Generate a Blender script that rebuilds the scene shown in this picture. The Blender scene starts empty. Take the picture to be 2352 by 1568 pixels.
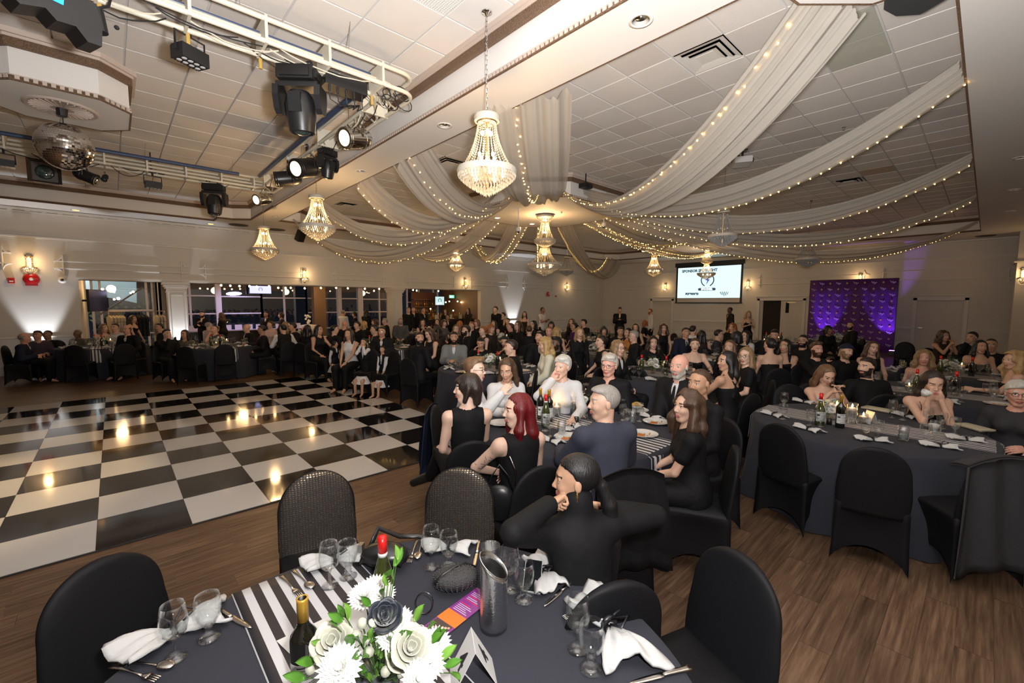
import bpy, bmesh, math, random
import numpy as np
from mathutils import Matrix, Vector, Euler, Quaternion
random.seed(7)
PI = math.pi
SC = bpy.context.scene
COL = SC.collection
# camera
FPX, YAW, PITCH, ROLL, HC = 998.27, .8289, -.0885, .0034, 1.9343
cF = np.array([math.cos(PITCH) * math.cos(YAW), math.cos(PITCH) * math.sin(YAW), math.sin(PITCH)])
cR0 = np.array([math.sin(YAW), -math.cos(YAW), 0.])
cU0 = np.cross(cR0, cF)
cR = cR0 * math.cos(ROLL) + cU0 * math.sin(ROLL)
cU = -cR0 * math.sin(ROLL) + cU0 * math.cos(ROLL)
CC = np.array([0, 0, HC])
camd = bpy.data.cameras.new('camera')
camd.sensor_width = 36
camd.lens = FPX / 2352 * 36
camd.clip_start = .05
camd.clip_end = 100
cam = bpy.data.objects.new('camera', camd)
COL.objects.link(cam)
cam.matrix_world = Matrix(((cR[0], cU[0], -cF[0], 0), (cR[1], cU[1], -cF[1], 0), (cR[2], cU[2], -cF[2], HC), (0, 0, 0, 1)))
SC.camera = cam
def ray(px, py): return cF + (px - 1176) / FPX * cR - (py - 784) / FPX * cU
def Zp(px, py, z=0.):
 d = ray(px, py); return CC + d * ((z - HC) / d[2])
def Xp(px, py, x):
 d = ray(px, py); return CC + d * (x / d[0])
def Yp(px, py, y):
 d = ray(px, py); return CC + d * (y / d[1])
def Dp(px, py, t): return CC + ray(px, py) * t
def proj(p):
 d = np.array(p) - CC; z = d @ cF
 return 1176 + FPX * (d @ cR) / z, 784 - FPX * (d @ cU) / z, z
# view, world, main lights
vs = SC.view_settings
vs.view_transform = 'Standard'; vs.look = 'None'; vs.gamma = 1; vs.use_curve_mapping = False
vs.exposure = 0.7
w = bpy.data.worlds.new('world'); SC.world = w; w.use_nodes = True
w.node_tree.nodes['Background'].inputs[0].default_value = (.02, .025, .04, 1)
w.node_tree.nodes['Background'].inputs[1].default_value = .25
SC.cycles.max_bounces = 7
SC.cycles.diffuse_bounces = 3
SC.cycles.glossy_bounces = 4
SC.cycles.transmission_bounces = 6
SC.cycles.transparent_max_bounces = 14
SC.cycles.caustics_reflective = False
SC.cycles.caustics_refractive = False
SC.cycles.sample_clamp_indirect = 4
def lamp(kind, name, loc, energy, color=(1, 1, 1), size=.1, aim=None, **kw):
 d = bpy.data.lights.new(name, kind); d.energy = energy; d.color = color
 if kind == 'AREA':
  d.shape = 'DISK'; d.size = size
 else:
  d.shadow_soft_size = size
 for k, v in kw.items(): setattr(d, k, v)
 o = bpy.data.objects.new(name, d); COL.objects.link(o); o.location = loc
 if aim is not None:
  o.rotation_euler = (Vector(aim) - Vector(loc)).to_track_quat('-Z', 'Y').to_euler()
 return o
WARM = (1., .62, .28)
NEUT = (1., .93, .86)
lamp('SPOT', 'flash_up', (.35, .15, 2.15), 1080, (1, .97, .95), .08, aim=(1.5, 1.4, 4.4), spot_size=2.75, spot_blend=.75)
lamp('SPOT', 'flash_ahead', (.12, -.06, 2.1), 120, (1, .97, .95), .05, aim=(5.0, 4.6, 1.2), spot_size=2.6, spot_blend=.6)
# materials
MATS = {}
def newmat(name):
 m = bpy.data.materials.new(name); m.use_nodes = True
 nt = m.node_tree
 return m, nt, nt.nodes['Principled BSDF']
def mat(name, col, rough=.6, metal=0., spec=.5, noise=None, bump=None, emit=None, sheen=0., alpha=None, trans=0., coat=0.):
 """noise=(scale, amount) varies the colour; bump=(scale, strength, distance) gives fine relief"""
 if name in MATS: return MATS[name]
 m, nt, b = newmat(name)
 b.inputs['Base Color'].default_value = (*col, 1)
 b.inputs['Roughness'].default_value = rough
 b.inputs['Metallic'].default_value = metal
 b.inputs['Specular IOR Level'].default_value = spec
 if sheen: b.inputs['Sheen Weight'].default_value = sheen; b.inputs['Sheen Roughness'].default_value = .4
 if coat: b.inputs['Coat Weight'].default_value = coat
 if trans: b.inputs['Transmission Weight'].default_value = trans
 if emit:
  b.inputs['Emission Color'].default_value = (*emit[0], 1); b.inputs['Emission Strength'].default_value = emit[1]
 N, L = nt.nodes, nt.links
 if noise or bump:
  g = N.new('ShaderNodeNewGeometry')
 if noise:
  t = N.new('ShaderNodeTexNoise'); t.inputs['Scale'].default_value = noise[0]; t.inputs['Detail'].default_value = 4
  L.new(g.outputs['Position'], t.inputs['Vector'])
  mx = N.new('ShaderNodeMix'); mx.data_type = 'RGBA'
  a = noise[1]
  mx.inputs[6].default_value = (*[c * (1 - a) for c in col], 1); mx.inputs[7].default_value = (*[min(1, c * (1 + a)) for c in col], 1)
  L.new(t.outputs['Fac'], mx.inputs[0]); L.new(mx.outputs[2], b.inputs['Base Color'])
 if bump:
  t2 = N.new('ShaderNodeTexNoise'); t2.inputs['Scale'].default_value = bump[0]; t2.inputs['Detail'].default_value = 3
  L.new(g.outputs['Position'], t2.inputs['Vector'])
  bp = N.new('ShaderNodeBump'); bp.inputs['Strength'].default_value = bump[1]; bp.inputs['Distance'].default_value = bump[2]
  L.new(t2.outputs['Fac'], bp.inputs['Height']); L.new(bp.outputs[0], b.inputs['Normal'])
 MATS[name] = m
 return m
def emis(name, col, s):
 if name in MATS: return MATS[name]
 m, nt, b = newmat(name)
 nt.nodes.remove(b)
 e = nt.nodes.new('ShaderNodeEmission'); e.inputs[0].default_value = (*col, 1); e.inputs[1].default_value = s
 nt.links.new(e.outputs[0], nt.nodes['Material Output'].inputs[0])
 MATS[name] = m
 return m
def thin_glass(name, tint=(1, 1, 1), base=.06, rough=.0):
 if name in MATS: return MATS[name]
 m, nt, b = newmat(name); nt.nodes.remove(b)
 N, L = nt.nodes, nt.links
 t = N.new('ShaderNodeBsdfTransparent'); t.inputs[0].default_value = (*tint, 1)
 g = N.new('ShaderNodeBsdfGlossy'); g.inputs[1].default_value = rough; g.inputs[0].default_value = (1, 1, 1, 1)
 lw = N.new('ShaderNodeLayerWeight'); lw.inputs[0].default_value = .35
 mr = N.new('ShaderNodeMapRange'); mr.inputs[3].default_value = base; mr.inputs[4].default_value = .85
 mx = N.new('ShaderNodeMixShader')
 pw = N.new('ShaderNodeMath'); pw.operation = 'POWER'; pw.inputs[1].default_value = 2.6
 L.new(lw.outputs['Facing'], pw.inputs[0]); L.new(pw.outputs[0], mr.inputs[0])
 L.new(mr.outputs[0], mx.inputs[0]); L.new(t.outputs[0], mx.inputs[1]); L.new(g.outputs[0], mx.inputs[2])
 L.new(mx.outputs[0], N['Material Output'].inputs[0])
 MATS[name] = m
 return m
def sheer(name, col, see=.35):
 m, nt, b = newmat(name); nt.nodes.remove(b)
 N, L = nt.nodes, nt.links
 t = N.new('ShaderNodeBsdfTransparent')
 d = N.new('ShaderNodeBsdfDiffuse'); d.inputs[0].default_value = (*col, 1)
 tr = N.new('ShaderNodeBsdfTranslucent'); tr.inputs[0].default_value = (*col, 1)
 m1 = N.new('ShaderNodeMixShader'); m1.inputs[0].default_value = .42
 m2 = N.new('ShaderNodeMixShader'); m2.inputs[0].default_value = see
 L.new(d.outputs[0], m1.inputs[1]); L.new(tr.outputs[0], m1.inputs[2])
 L.new(m1.outputs[0], m2.inputs[1]); L.new(t.outputs[0], m2.inputs[2])
 L.new(m2.outputs[0], N['Material Output'].inputs[0])
 MATS[name] = m
 return m
# mesh builder
class MB:
 def __init__(s): s.v = []; s.f = []; s.m = []
 def add(s, vs, fs, m=0):
  b = len(s.v); s.v += [tuple(v) for v in vs]
  for f in fs: s.f.append(tuple(b + i for i in f)); s.m.append(m)
  return s
 def box(s, c, d, rz=0., m=0, rot=None):
  x, y, z = d[0] / 2, d[1] / 2, d[2] / 2
  R = rot if rot is not None else Matrix.Rotation(rz, 3, 'Z')
  vs = [Vector(c) + R @ Vector((a * x, b * y, e * z)) for a in (-1, 1) for b in (-1, 1) for e in (-1, 1)]
  return s.add(vs, [(0, 1, 3, 2), (4, 6, 7, 5), (0, 4, 5, 1), (2, 3, 7, 6), (0, 2, 6, 4), (1, 5, 7, 3)], m)
 def cyl(s, a, b, r0, r1=None, n=10, m=0, caps=True):
  a, b = Vector(a), Vector(b); r1 = r0 if r1 is None else r1
  d = (b - a).normalized(); u = d.orthogonal().normalized(); w = d.cross(u)
  vs = []
  for p, r in ((a, r0), (b, r1)):
   for i in range(n):
    t = 2 * PI * i / n; vs.append(p + u * (r * math.cos(t)) + w * (r * math.sin(t)))
  fs = [(i, (i + 1) % n, n + (i + 1) % n, n + i) for i in range(n)]
  if caps: fs += [tuple(reversed(range(n))), tuple(range(n, 2 * n))]
  return s.add(vs, fs, m)
 def tube(s, pts, r, n=6, m=0, closed=False, sq=1.):
  pts = [Vector(p) for p in pts]; k = len(pts); vs = []
  rr = r if isinstance(r, (list, tuple)) else [r] * k
  up = None
  for i, p in enumerate(pts):
   a = pts[(i - 1) % k] if (closed or i > 0) else p
   b = pts[(i + 1) % k] if (closed or i < k - 1) else p
   d = (b - a)
   d = d.normalized() if d.length > 1e-9 else Vector((0, 0, 1))
   if up is None: up = d.orthogonal().normalized()
   u = (up - d * up.dot(d))
   u = u.normalized() if u.length > 1e-6 else d.orthogonal().normalized()
   up = u; w = d.cross(u)
   for j in range(n):
    t = 2 * PI * j / n
    vs.append(p + u * (rr[i] * math.cos(t)) + w * (rr[i] * math.sin(t) * sq))
  fs = []
  for i in range(k if closed else k - 1):
   i2 = (i + 1) % k
   fs += [(i * n + j, i * n + (j + 1) % n, i2 * n + (j + 1) % n, i2 * n + j) for j in range(n)]
  if not closed: fs += [tuple(reversed(range(n))), tuple(range((k - 1) * n, k * n))]
  return s.add(vs, fs, m)
 def lathe(s, prof, c=(0, 0, 0), n=20, m=0, close=False, sx=1., sy=1.):
  """prof: (r, z) from bottom to top"""
  vs = []; k = len(prof); cx, cy, cz = c
  for r, z in prof:
   for i in range(n):
    t = 2 * PI * i / n; vs.append((cx + sx * r * math.cos(t), cy + sy * r * math.sin(t), cz + z))
  fs = []
  for i in range(k if close else k - 1):
   i2 = (i + 1) % k
   fs += [(i * n + j, i * n + (j + 1) % n, i2 * n + (j + 1) % n, i2 * n + j) for j in range(n)]
  if not close:
   if prof[0][0] > 1e-6: fs.append(tuple(reversed(range(n))))
   if prof[-1][0] > 1e-6: fs.append(tuple(range((k - 1) * n, k * n)))
  return s.add(vs, fs, m)
 def shell(s, prof, c=(0, 0, 0), n=20, m=0):
  return s.lathe(prof, c, n, m, close=True)
 def ball(s, c, r, n=8, m=0, sc=(1, 1, 1), rot=None):
  h = max(3, n // 2); vs = []
  R = rot or Matrix.Identity(3)
  for i in range(1, h):
   a = PI * i / h
   for j in range(n):
    t = 2 * PI * j / n
    vs.append(Vector(c) + R @ Vector((r * sc[0] * math.sin(a) * math.cos(t), r * sc[1] * math.sin(a) * math.sin(t), -r * sc[2] * math.cos(a))))
  k = len(vs)
  vs += [Vector(c) + R @ Vector((0, 0, -r * sc[2])), Vector(c) + R @ Vector((0, 0, r * sc[2]))]
  fs = []
  for i in range(h - 2): fs += [(i * n + j, i * n + (j + 1) % n, (i + 1) * n + (j + 1) % n, (i + 1) * n + j) for j in range(n)]
  fs += [(k, (j + 1) % n, j) for j in range(n)] + [(k + 1, (h - 2) * n + j, (h - 2) * n + (j + 1) % n) for j in range(n)]
  return s.add(vs, fs, m)
 def octa(s, c, r, h=None, m=0):
  x, y, z = c; h = h or r
  return s.add([(x + r, y, z), (x, y + r, z), (x - r, y, z), (x, y - r, z), (x, y, z + h), (x, y, z - h)],
                     [(0, 1, 4), (1, 2, 4), (2, 3, 4), (3, 0, 4), (1, 0, 5), (2, 1, 5), (3, 2, 5), (0, 3, 5)], m)
 def prism(s, pts, z0, z1, m=0, M=None):
  k = len(pts)
  vs = [Vector((p[0], p[1], z0)) for p in pts] + [Vector((p[0], p[1], z1)) for p in pts]
  if M is not None: vs = [M @ v for v in vs]
  fs = [tuple(reversed(range(k))), tuple(range(k, 2 * k))] + [(i, (i + 1) % k, k + (i + 1) % k, k + i) for i in range(k)]
  return s.add(vs, fs, m)
 def face(s, pts, m=0): return s.add(pts, [tuple(range(len(pts)))], m)
 def grid(s, fn, nu, nv, m=0, closeu=False):
  vs = [fn(i / (nu if closeu else nu - 1), j / (nv - 1)) for i in range(nu) for j in range(nv)]
  fs = []
  for i in range(nu if closeu else nu - 1):
   i2 = (i + 1) % nu
   fs += [(i * nv + j, i2 * nv + j, i2 * nv + j + 1, i * nv + j + 1) for j in range(nv - 1)]
  return s.add(vs, fs, m)
 def slab(s, fn, nu, nv, th, m=0):
  """a sheet given by fn(u,v) with real thickness th below it"""
  b = len(s.v)
  top = [Vector(fn(i / (nu - 1), j / (nv - 1))) for i in range(nu) for j in range(nv)]
  nn = []
  for i in range(nu):
   for j in range(nv):
    a = top[min(i + 1, nu - 1) * nv + j] - top[max(i - 1, 0) * nv + j]
    c = top[i * nv + min(j + 1, nv - 1)] - top[i * nv + max(j - 1, 0)]
    q = a.cross(c); nn.append(q.normalized() if q.length > 1e-12 else Vector((0, 0, 1)))
  bot = [p - q * th for p, q in zip(top, nn)]
  K = nu * nv; fs = []
  for i in range(nu - 1):
   for j in range(nv - 1):
    q = (i * nv + j, (i + 1) * nv + j, (i + 1) * nv + j + 1, i * nv + j + 1)
    fs.append(q); fs.append(tuple(K + x for x in reversed(q)))
  for i in range(nu - 1):
   for j in (0, nv - 1): fs.append((i * nv + j, (i + 1) * nv + j, K + (i + 1) * nv + j, K + i * nv + j))
  for j in range(nv - 1):
   for i in (0, nu - 1): fs.append((i * nv + j, i * nv + j + 1, K + i * nv + j + 1, K + i * nv + j))
  return s.add(top + bot, fs, m)
 def mesh(s, name, mats, smooth=False, fix=True):
  me = bpy.data.meshes.new(name)
  me.from_pydata([tuple(v) for v in s.v], [], s.f)
  for q in (mats if isinstance(mats, (list, tuple)) else [mats]): me.materials.append(q)
  me.polygons.foreach_set('material_index', s.m)
  if fix:
   b = bmesh.new(); b.from_mesh(me); bmesh.ops.recalc_face_normals(b, faces=b.faces); b.to_mesh(me); b.free()
  if smooth: me.polygons.foreach_set('use_smooth', [True] * len(me.polygons))
  me.update()
  return me
 def build(s, name, mats, parent=None, smooth=False, loc=None, rz=None, fix=True):
  return link(name, s.mesh(name, mats, smooth, fix), parent, loc, rz)
def link(name, me, parent=None, loc=None, rz=None):
 o = bpy.data.objects.new(name, me); COL.objects.link(o)
 if parent is not None: o.parent = parent
 if loc is not None: o.location = loc
 if rz is not None: o.rotation_euler = (0, 0, rz)
 return o
def autosmooth(o, deg=40):
 me = o.data; b = bmesh.new(); b.from_mesh(me)
 for f in b.faces: f.smooth = True
 for e in b.edges:
  if len(e.link_faces) == 2 and e.calc_face_angle(0) > math.radians(deg): e.smooth = False
 b.to_mesh(me); b.free()
 return o
def empty(name, loc=(0, 0, 0), rz=0., parent=None):
 o = bpy.data.objects.new(name, None); COL.objects.link(o); o.location = loc; o.rotation_euler = (0, 0, rz)
 o.empty_display_size = .1
 if parent is not None: o.parent = parent
 return o
def tag(o, label=None, cat=None, group=None, kind=None):
 if label: o['label'] = label
 if cat: o['category'] = cat
 if group: o['group'] = group
 if kind: o['kind'] = kind
 return o
def struct(o, label=None): return tag(o, label=label, kind='structure')
def kids(o): return KID.get(o.name, [c for c in bpy.data.objects if c.parent == o])
KID = {}
def remember(root):
 """note the children once so that copying needs no search"""
 for o in [root] + list(root.children_recursive):
  KID[o.name] = list(o.children)
 return root
def dup(o, parent=None, loc=None, rz=None, label=None, group=None, scale=None):
 c = o.copy(); COL.objects.link(c)
 if parent is not None: c.parent = parent
 if loc is not None: c.location = loc
 if rz is not None: c.rotation_euler = (0, 0, rz)
 if scale is not None: c.scale = (scale,) * 3
 if label: c['label'] = label
 if group: c['group'] = group
 for k in KID.get(o.name, []): dup(k, c)
 return c
# THE ROOM
YW, XW, YN, XL = 17.1, 23.8, -1.55, -9.0      # wall planes
ZS, ZT = 4.37, 4.90                            # soffit and tray heights
G = .61
wall_m = mat('wall_paint', (.60, .575, .535), .62, noise=(1.2, .03), bump=(60, .12, .002))
soff_m = mat('soffit_paint', (.70, .675, .645), .7, noise=(.8, .02))
tile_m = mat('acoustic_tile', (.70, .665, .63), .85, noise=(2.5, .05), bump=(220, .5, .003))
grid_m = mat('grid_white', (.74, .71, .68), .5)
brown_m = mat('ornate_bronze', (.16, .095, .055), .45, bump=(85, 1., .02), noise=(70, .6))
crown_m = mat('crown_pink', (.52, .43, .37), .6)
trimw_m = mat('trim_white', (.66, .64, .60), .5)
# floor
def wood(name, c1, c2, c3, brick=False):
 m, nt, b = newmat(name); N, L = nt.nodes, nt.links
 g = N.new('ShaderNodeNewGeometry'); oi = N.new('ShaderNodeObjectInfo')
 mp = N.new('ShaderNodeVectorMath'); mp.operation = 'MULTIPLY'; mp.inputs[1].default_value = (1.3, 22, 1)
 ad = N.new('ShaderNodeVectorMath'); ad.operation = 'ADD'
 L.new(g.outputs['Position'], mp.inputs[0]); L.new(mp.outputs[0], ad.inputs[0])
 sc = N.new('ShaderNodeVectorMath'); sc.operation = 'SCALE'; sc.inputs['Scale'].default_value = 30; sc.inputs[0].default_value = (1, 1.7, 0)
 rnd = oi.outputs['Random']
 if brick:
  bk = N.new('ShaderNodeTexBrick'); bk.inputs['Scale'].default_value = 1; bk.inputs['Brick Width'].default_value = 1.22; bk.inputs['Row Height'].default_value = .152
  bk.inputs['Mortar Size'].default_value = .0015; bk.inputs['Color1'].default_value = (0, 0, 0, 1); bk.inputs['Color2'].default_value = (1, 1, 1, 1)
  L.new(g.outputs['Position'], bk.inputs['Vector']); rnd = bk.outputs['Color']
 s2 = N.new('ShaderNodeMath'); s2.operation = 'MULTIPLY'; s2.inputs[1].default_value = 37
 L.new(rnd, s2.inputs[0]); L.new(s2.outputs[0], sc.inputs['Scale']); L.new(sc.outputs[0], ad.inputs[1])
 t = N.new('ShaderNodeTexNoise'); t.inputs['Scale'].default_value = 1.6; t.inputs['Detail'].default_value = 8; t.inputs['Roughness'].default_value = .65
 L.new(ad.outputs[0], t.inputs['Vector'])
 r = N.new('ShaderNodeValToRGB'); e = r.color_ramp.elements
 e[0].position = .3; e[0].color = (*c1, 1); e[1].position = .7; e[1].color = (*c3, 1)
 q = e.new(.5); q.color = (*c2, 1)
 L.new(t.outputs['Fac'], r.inputs[0])
 hv = N.new('ShaderNodeHueSaturation'); mr = N.new('ShaderNodeMapRange'); mr.inputs[3].default_value = .8; mr.inputs[4].default_value = 1.2
 L.new(rnd, mr.inputs[0]); L.new(mr.outputs[0], hv.inputs['Value']); L.new(r.outputs[0], hv.inputs['Color'])
 L.new(hv.outputs[0], b.inputs['Base Color'])
 b.inputs['Roughness'].default_value = .42; b.inputs['Specular IOR Level'].default_value = .35
 bp = N.new('ShaderNodeBump'); bp.inputs['Strength'].default_value = .25; bp.inputs['Distance'].default_value = .002
 L.new(t.outputs['Fac'], bp.inputs['Height']); L.new(bp.outputs[0], b.inputs['Normal'])
 MATS[name] = m
 return m
W1, W2, W3 = (.045, .025, .015), (.115, .067, .040), (.20, .125, .078)
wood_far = wood('vinyl_floor', W1, W2, W3, True); wood_pl = wood('vinyl_plank', W1, W2, W3)
floor = struct(MB().box(((XL + XW) / 2, (YN - 1 + 23) / 2, -.053), (XW - XL + 2, 23 - YN + 1, .1)).build('floor', wood_far))
pm = MB(); pm.prism([(.001, .001), (1.219, .001), (1.219, .151), (.001, .151)], 0, .0028); plank_me = pm.mesh('plank', wood_pl)
cand = []
for j in range(-8, 40):
 y = j * .152; off = (j * 3 % 8) * .1525
 for i in range(-2, 9):
  x = i * 1.22 + off - 1
  if (y > 3.85 and x < 4.6) or math.hypot(x, y) < .3: continue
  q = [proj((x + a, y + b, 0)) for a in (0, 1.22) for b in (0, .152)]
  if min(p[2] for p in q) < .5: continue
  xs = [p[0] for p in q]; ys = [p[1] for p in q]
  if max(xs) < 0 or min(xs) > 2352 or min(ys) > 1568: continue
  if any(math.hypot(x + .6 - tx, y + .07 - ty) < .35 for tx, ty in ((.52, 1.08), (3.2, 2.55), (5.3, .75))): continue
  cand.append((-(max(xs) - min(xs)) * (max(ys) - min(ys)), x, y))
cand.sort()
for _, x, y in cand[:290]: link('plank', plank_me, floor, (x, y, -.0026))
# chequered dance floor
OX, OY = -1.338 * G, 7.5235 * G
gloss_w = mat('gloss_white', (.62, .60, .58), .10, spec=.55, noise=(1.5, .04), bump=(3, .04, .004))
gloss_b = mat('gloss_black', (.012, .010, .009), .07, spec=.6, bump=(4, .05, .004))
edge_m = mat('floor_edge', (.03, .03, .03), .4)
df = empty('dance_floor', (OX, OY, 0)); tag(df, 'glossy black and white chequered dance floor of square panels', 'dance floor')
def dtile(w_, d_, m):
 b = MB(); g = .0012
 b.prism([(g, g), (w_ - g, g), (w_ - g, d_ - g), (g, d_ - g)], .001, .011); return b.mesh('tile', m)
DT = {}
for i in range(-8, 8):
 for j in range(12):
  w_ = G * .74 if i == 7 else G
  d0 = G + .035 if j == 0 else G
  x, y = i * G, j * G - (.035 if j == 0 else 0)
  p = proj((OX + x + w_, OY + y + d0, 0))
  if p[0] < -5 and proj((OX + x + w_, OY + y, 0))[0] < -5: continue
  k = (round(w_, 3), round(d0, 3), (i + j) % 2 == 0)
  if k not in DT: DT[k] = dtile(w_, d0, gloss_w if k[2] else gloss_b)
  link('tile', DT[k], df, (x, y, 0))
e = MB()
e.box((-.5 * G, -.043, .004), (15.4 * G, .014, .008)); e.box((7.74 * G + .006, 6 * G - .02, .004), (.012, 12 * G + .05, .008)); e.box((-.5 * G, 12 * G + .006, .004), (15.4 * G, .012, .008))
e.build('edge_strip', edge_m, df)
# walls
T_ = .25
XA, XB = -.66, 13.55                    # opening to the annex
ZO = 2.54
wl = MB()
wl.box(((XL + XA) / 2, YW + T_ / 2, ZS / 2 + .3), (XA - XL, T_, ZS + .6))
wl.box(((XB + XW) / 2, YW + T_ / 2, ZS / 2 + .3), (XW - XB, T_, ZS + .6))
wl.box(((XA + XB) / 2, YW + T_ / 2, (ZO + ZS + .6) / 2), (XB - XA, T_, ZS + .6 - ZO))
wall_left = struct(wl.build('wall_left', wall_m))
doors = [(.62, 1.92, 2.09), (5.86, 7.68, 2.09), (12.35, 13.55, 2.09)]
wr = MB(); y0 = YN - .5
for a, b_, h in doors:
 wr.box((XW + T_ / 2, (y0 + a) / 2, ZS / 2 + .3), (T_, a - y0, ZS + .6)); wr.box((XW + T_ / 2, (a + b_) / 2, (h + ZS + .6) / 2), (T_, b_ - a, ZS + .6 - h)); y0 = b_
wr.box((XW + T_ / 2, (y0 + YW + T_) / 2, ZS / 2 + .3), (T_, YW + T_ - y0, ZS + .6))
wall_right = struct(wr.build('wall_right', wall_m))
struct(MB().box(((XL + XW) / 2, YN - T_ / 2, ZS / 2 + .3), (XW - XL, T_, ZS + .6)).build('wall_near', wall_m))
struct(MB().box((XL - T_ / 2, 8, ZS / 2 + .3), (T_, 20, ZS + .6)).build('wall_side', wall_m))
pier = MB(); pier.box((22.9, -1.05, ZS / 2), (1.2, .98, ZS)); pier.box((22.9, -1.0, 3.35), (1.3, 1.02, .05)); pier.box((22.9, -1.0, .1), (1.28, 1.02, .2))
struct(pier.build('trim_1', wall_m))
# ceiling: soffit, two trays, octagon drops
TA = [(XL, 16.02), (2.42, 16.02), (2.42, 15.45), (2.8, 15.45), (3.21, 15.1), (3.21, .6), (XL, .6)]
TB = [(3.84, 1.28), (4.27, 1.2), (4.7, .8), (4.74, .32), (21.5, .32), (21.5, 14.4), (20.9, 15.0), (4.9, 15.12), (4.5, 14.75), (3.84, 14.7)]
soffit = MB()
b = bmesh.new()
def soff():
 me = bpy.data.meshes.new('ceiling'); b = bmesh.new()
 outer = [(XL, YN), (XW, YN), (XW, YW), (XL, YW)]
 return me
cb = MB(); zc = ZS + .3
def cbox(x0, x1, y0, y1): cb.box(((x0 + x1) / 2, (y0 + y1) / 2, zc), (x1 - x0, y1 - y0, .6))
cbox(XL, XW, YN - .1, .32); cbox(XL, 3.84, .32, .6); cbox(3.21, 3.84, .6, 16.02); cbox(XL, XW, 16.02, YW + .05); cbox(21.5, XW, .32, 16.02); cbox(3.84, 21.5, 15.12, 16.02)
cb.prism([(2.42, 16.02), (2.42, 15.45), (2.8, 15.45), (3.21, 15.1), (3.21, 16.02)][::-1], ZS, ZS + .6)
cb.prism([(3.84, .32), (4.74, .32), (4.7, .8), (4.27, 1.2), (3.84, 1.28)], ZS, ZS + .6)
cb.prism([(21.5, 14.4), (21.5, 15.12), (20.9, 15.12), (20.9, 15.0)], ZS, ZS + .6)
cb.prism([(3.84, 14.7), (4.5, 14.75), (4.9, 15.12), (3.84, 15.12)], ZS, ZS + .6)
ceiling = struct(cb.build('ceiling', soff_m))
MB().box((-2.9, 8.3, ZT + .04), (12.2, 15.5, .05)).build('tile_grid', grid_m, ceiling)
MB().box((12.7, 7.75, ZT + .04), (17.7, 14.9, .05)).build('tile_grid', grid_m, ceiling)
def poly_in(p, P):
 c = False; k = len(P)
 for i in range(k):
  a, b_ = P[i], P[(i + 1) % k]
  if (a[1] > p[1]) != (b_[1] > p[1]) and p[0] < (b_[0] - a[0]) * (p[1] - a[1]) / (b_[1] - a[1]) + a[0]: c = not c
 return c
OCA = (-.33, 8.09, .64, .28); OCB = (8.97, 8.45, 1.78, .74); OCC = (19.3, 8.45, 1.5, .6)
def octo(c, grow=0):
 x, y, r, ch = c; r += grow; ch += grow * .59
 return [(x - r, y - r + ch), (x - r, y + r - ch), (x - r + ch, y + r), (x + r - ch, y + r), (x + r, y + r - ch), (x + r, y - r + ch), (x + r - ch, y - r), (x - r + ch, y - r)]
tm = MB(); g = .007
tm.add([(g, g, 0), (G - g, g, 0), (G - g, G - g, 0), (g, G - g, 0), (g + .006, g + .006, -.006), (G - g - .006, g + .006, -.006), (G - g - .006, G - g - .006, -.006), (g + .006, G - g - .006, -.006)],
       [(4, 5, 6, 7)[::-1], (0, 1, 5, 4), (1, 2, 6, 5), (2, 3, 7, 6), (3, 0, 4, 7)])
tile_me = tm.mesh('ceiling_tile', tile_m)
stain = mat('stained_tile', (.52, .40, .30), .85, bump=(220, .5, .003)); tile_me2 = tm.mesh('ceiling_tile', mat('acoustic_tile_b', (.62, .58, .545), .85, bump=(220, .5, .003)))
tile_me3 = tm.mesh('ceiling_tile', stain)
tc = []
def cell(x, y): return (int(math.floor((x - .28) / G)), int(math.floor((y - 4.62) / G)))
special = {cell(*Zp(1625, 122, ZT)[:2]): 'diff', cell(*Zp(2010, 120, ZT)[:2]): 'pan', cell(*Zp(1960, 45, ZT)[:2]): 'pan', cell(*Zp(800, 473, ZT)[:2]): 'diff', cell(*Zp(1032, 376, ZT)[:2]): 'diff',
           cell(*Zp(1957, 415, ZT)[:2]): 'diff', cell(*Zp(1000, 8, ZT)[:2]): 'grille'}
for T in (TA, TB):
 for i in range(-9, 36):
  for j in range(-8, 20):
   x, y = .28 + i * G, 4.62 + j * G
   cx, cy = x + G / 2, y + G / 2
   if not (poly_in((cx, cy), T)): continue
   if (i, j) in special: continue
   if any(abs(cx - o[0]) < o[2] - .25 and abs(cy - o[1]) < o[2] - .25 for o in (OCA, OCB, OCC)): continue
   q = [proj((x + a, y + b_, ZT)) for a in (0, G) for b_ in (0, G)]
   if min(p[2] for p in q) < .3: continue
   xs = [p[0] for p in q]; ys = [p[1] for p in q]
   if max(xs) < -20 or min(xs) > 2370 or max(ys) < -20: continue
   tc.append((-(max(xs) - min(xs)) * (max(ys) - min(ys)), x, y))
tc.sort()
rr = random.Random(3)
for k, (_, x, y) in enumerate(tc[:296]):
 q = rr.random()
 link('ceiling_tile', tile_me3 if q < .01 else tile_me2 if q < .1 else tile_me, ceiling, (x, y, ZT + (0.003 if q < .9 else .0)))
st = MB()
for _, x, y in tc[296:]:
 st.add([(x + vx, y + vy, ZT + vz) for vx, vy, vz in tm.v], tm.f)
tag(st.build('ceiling_tiles', tile_m, ceiling, fix=False), kind='stuff')
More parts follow.
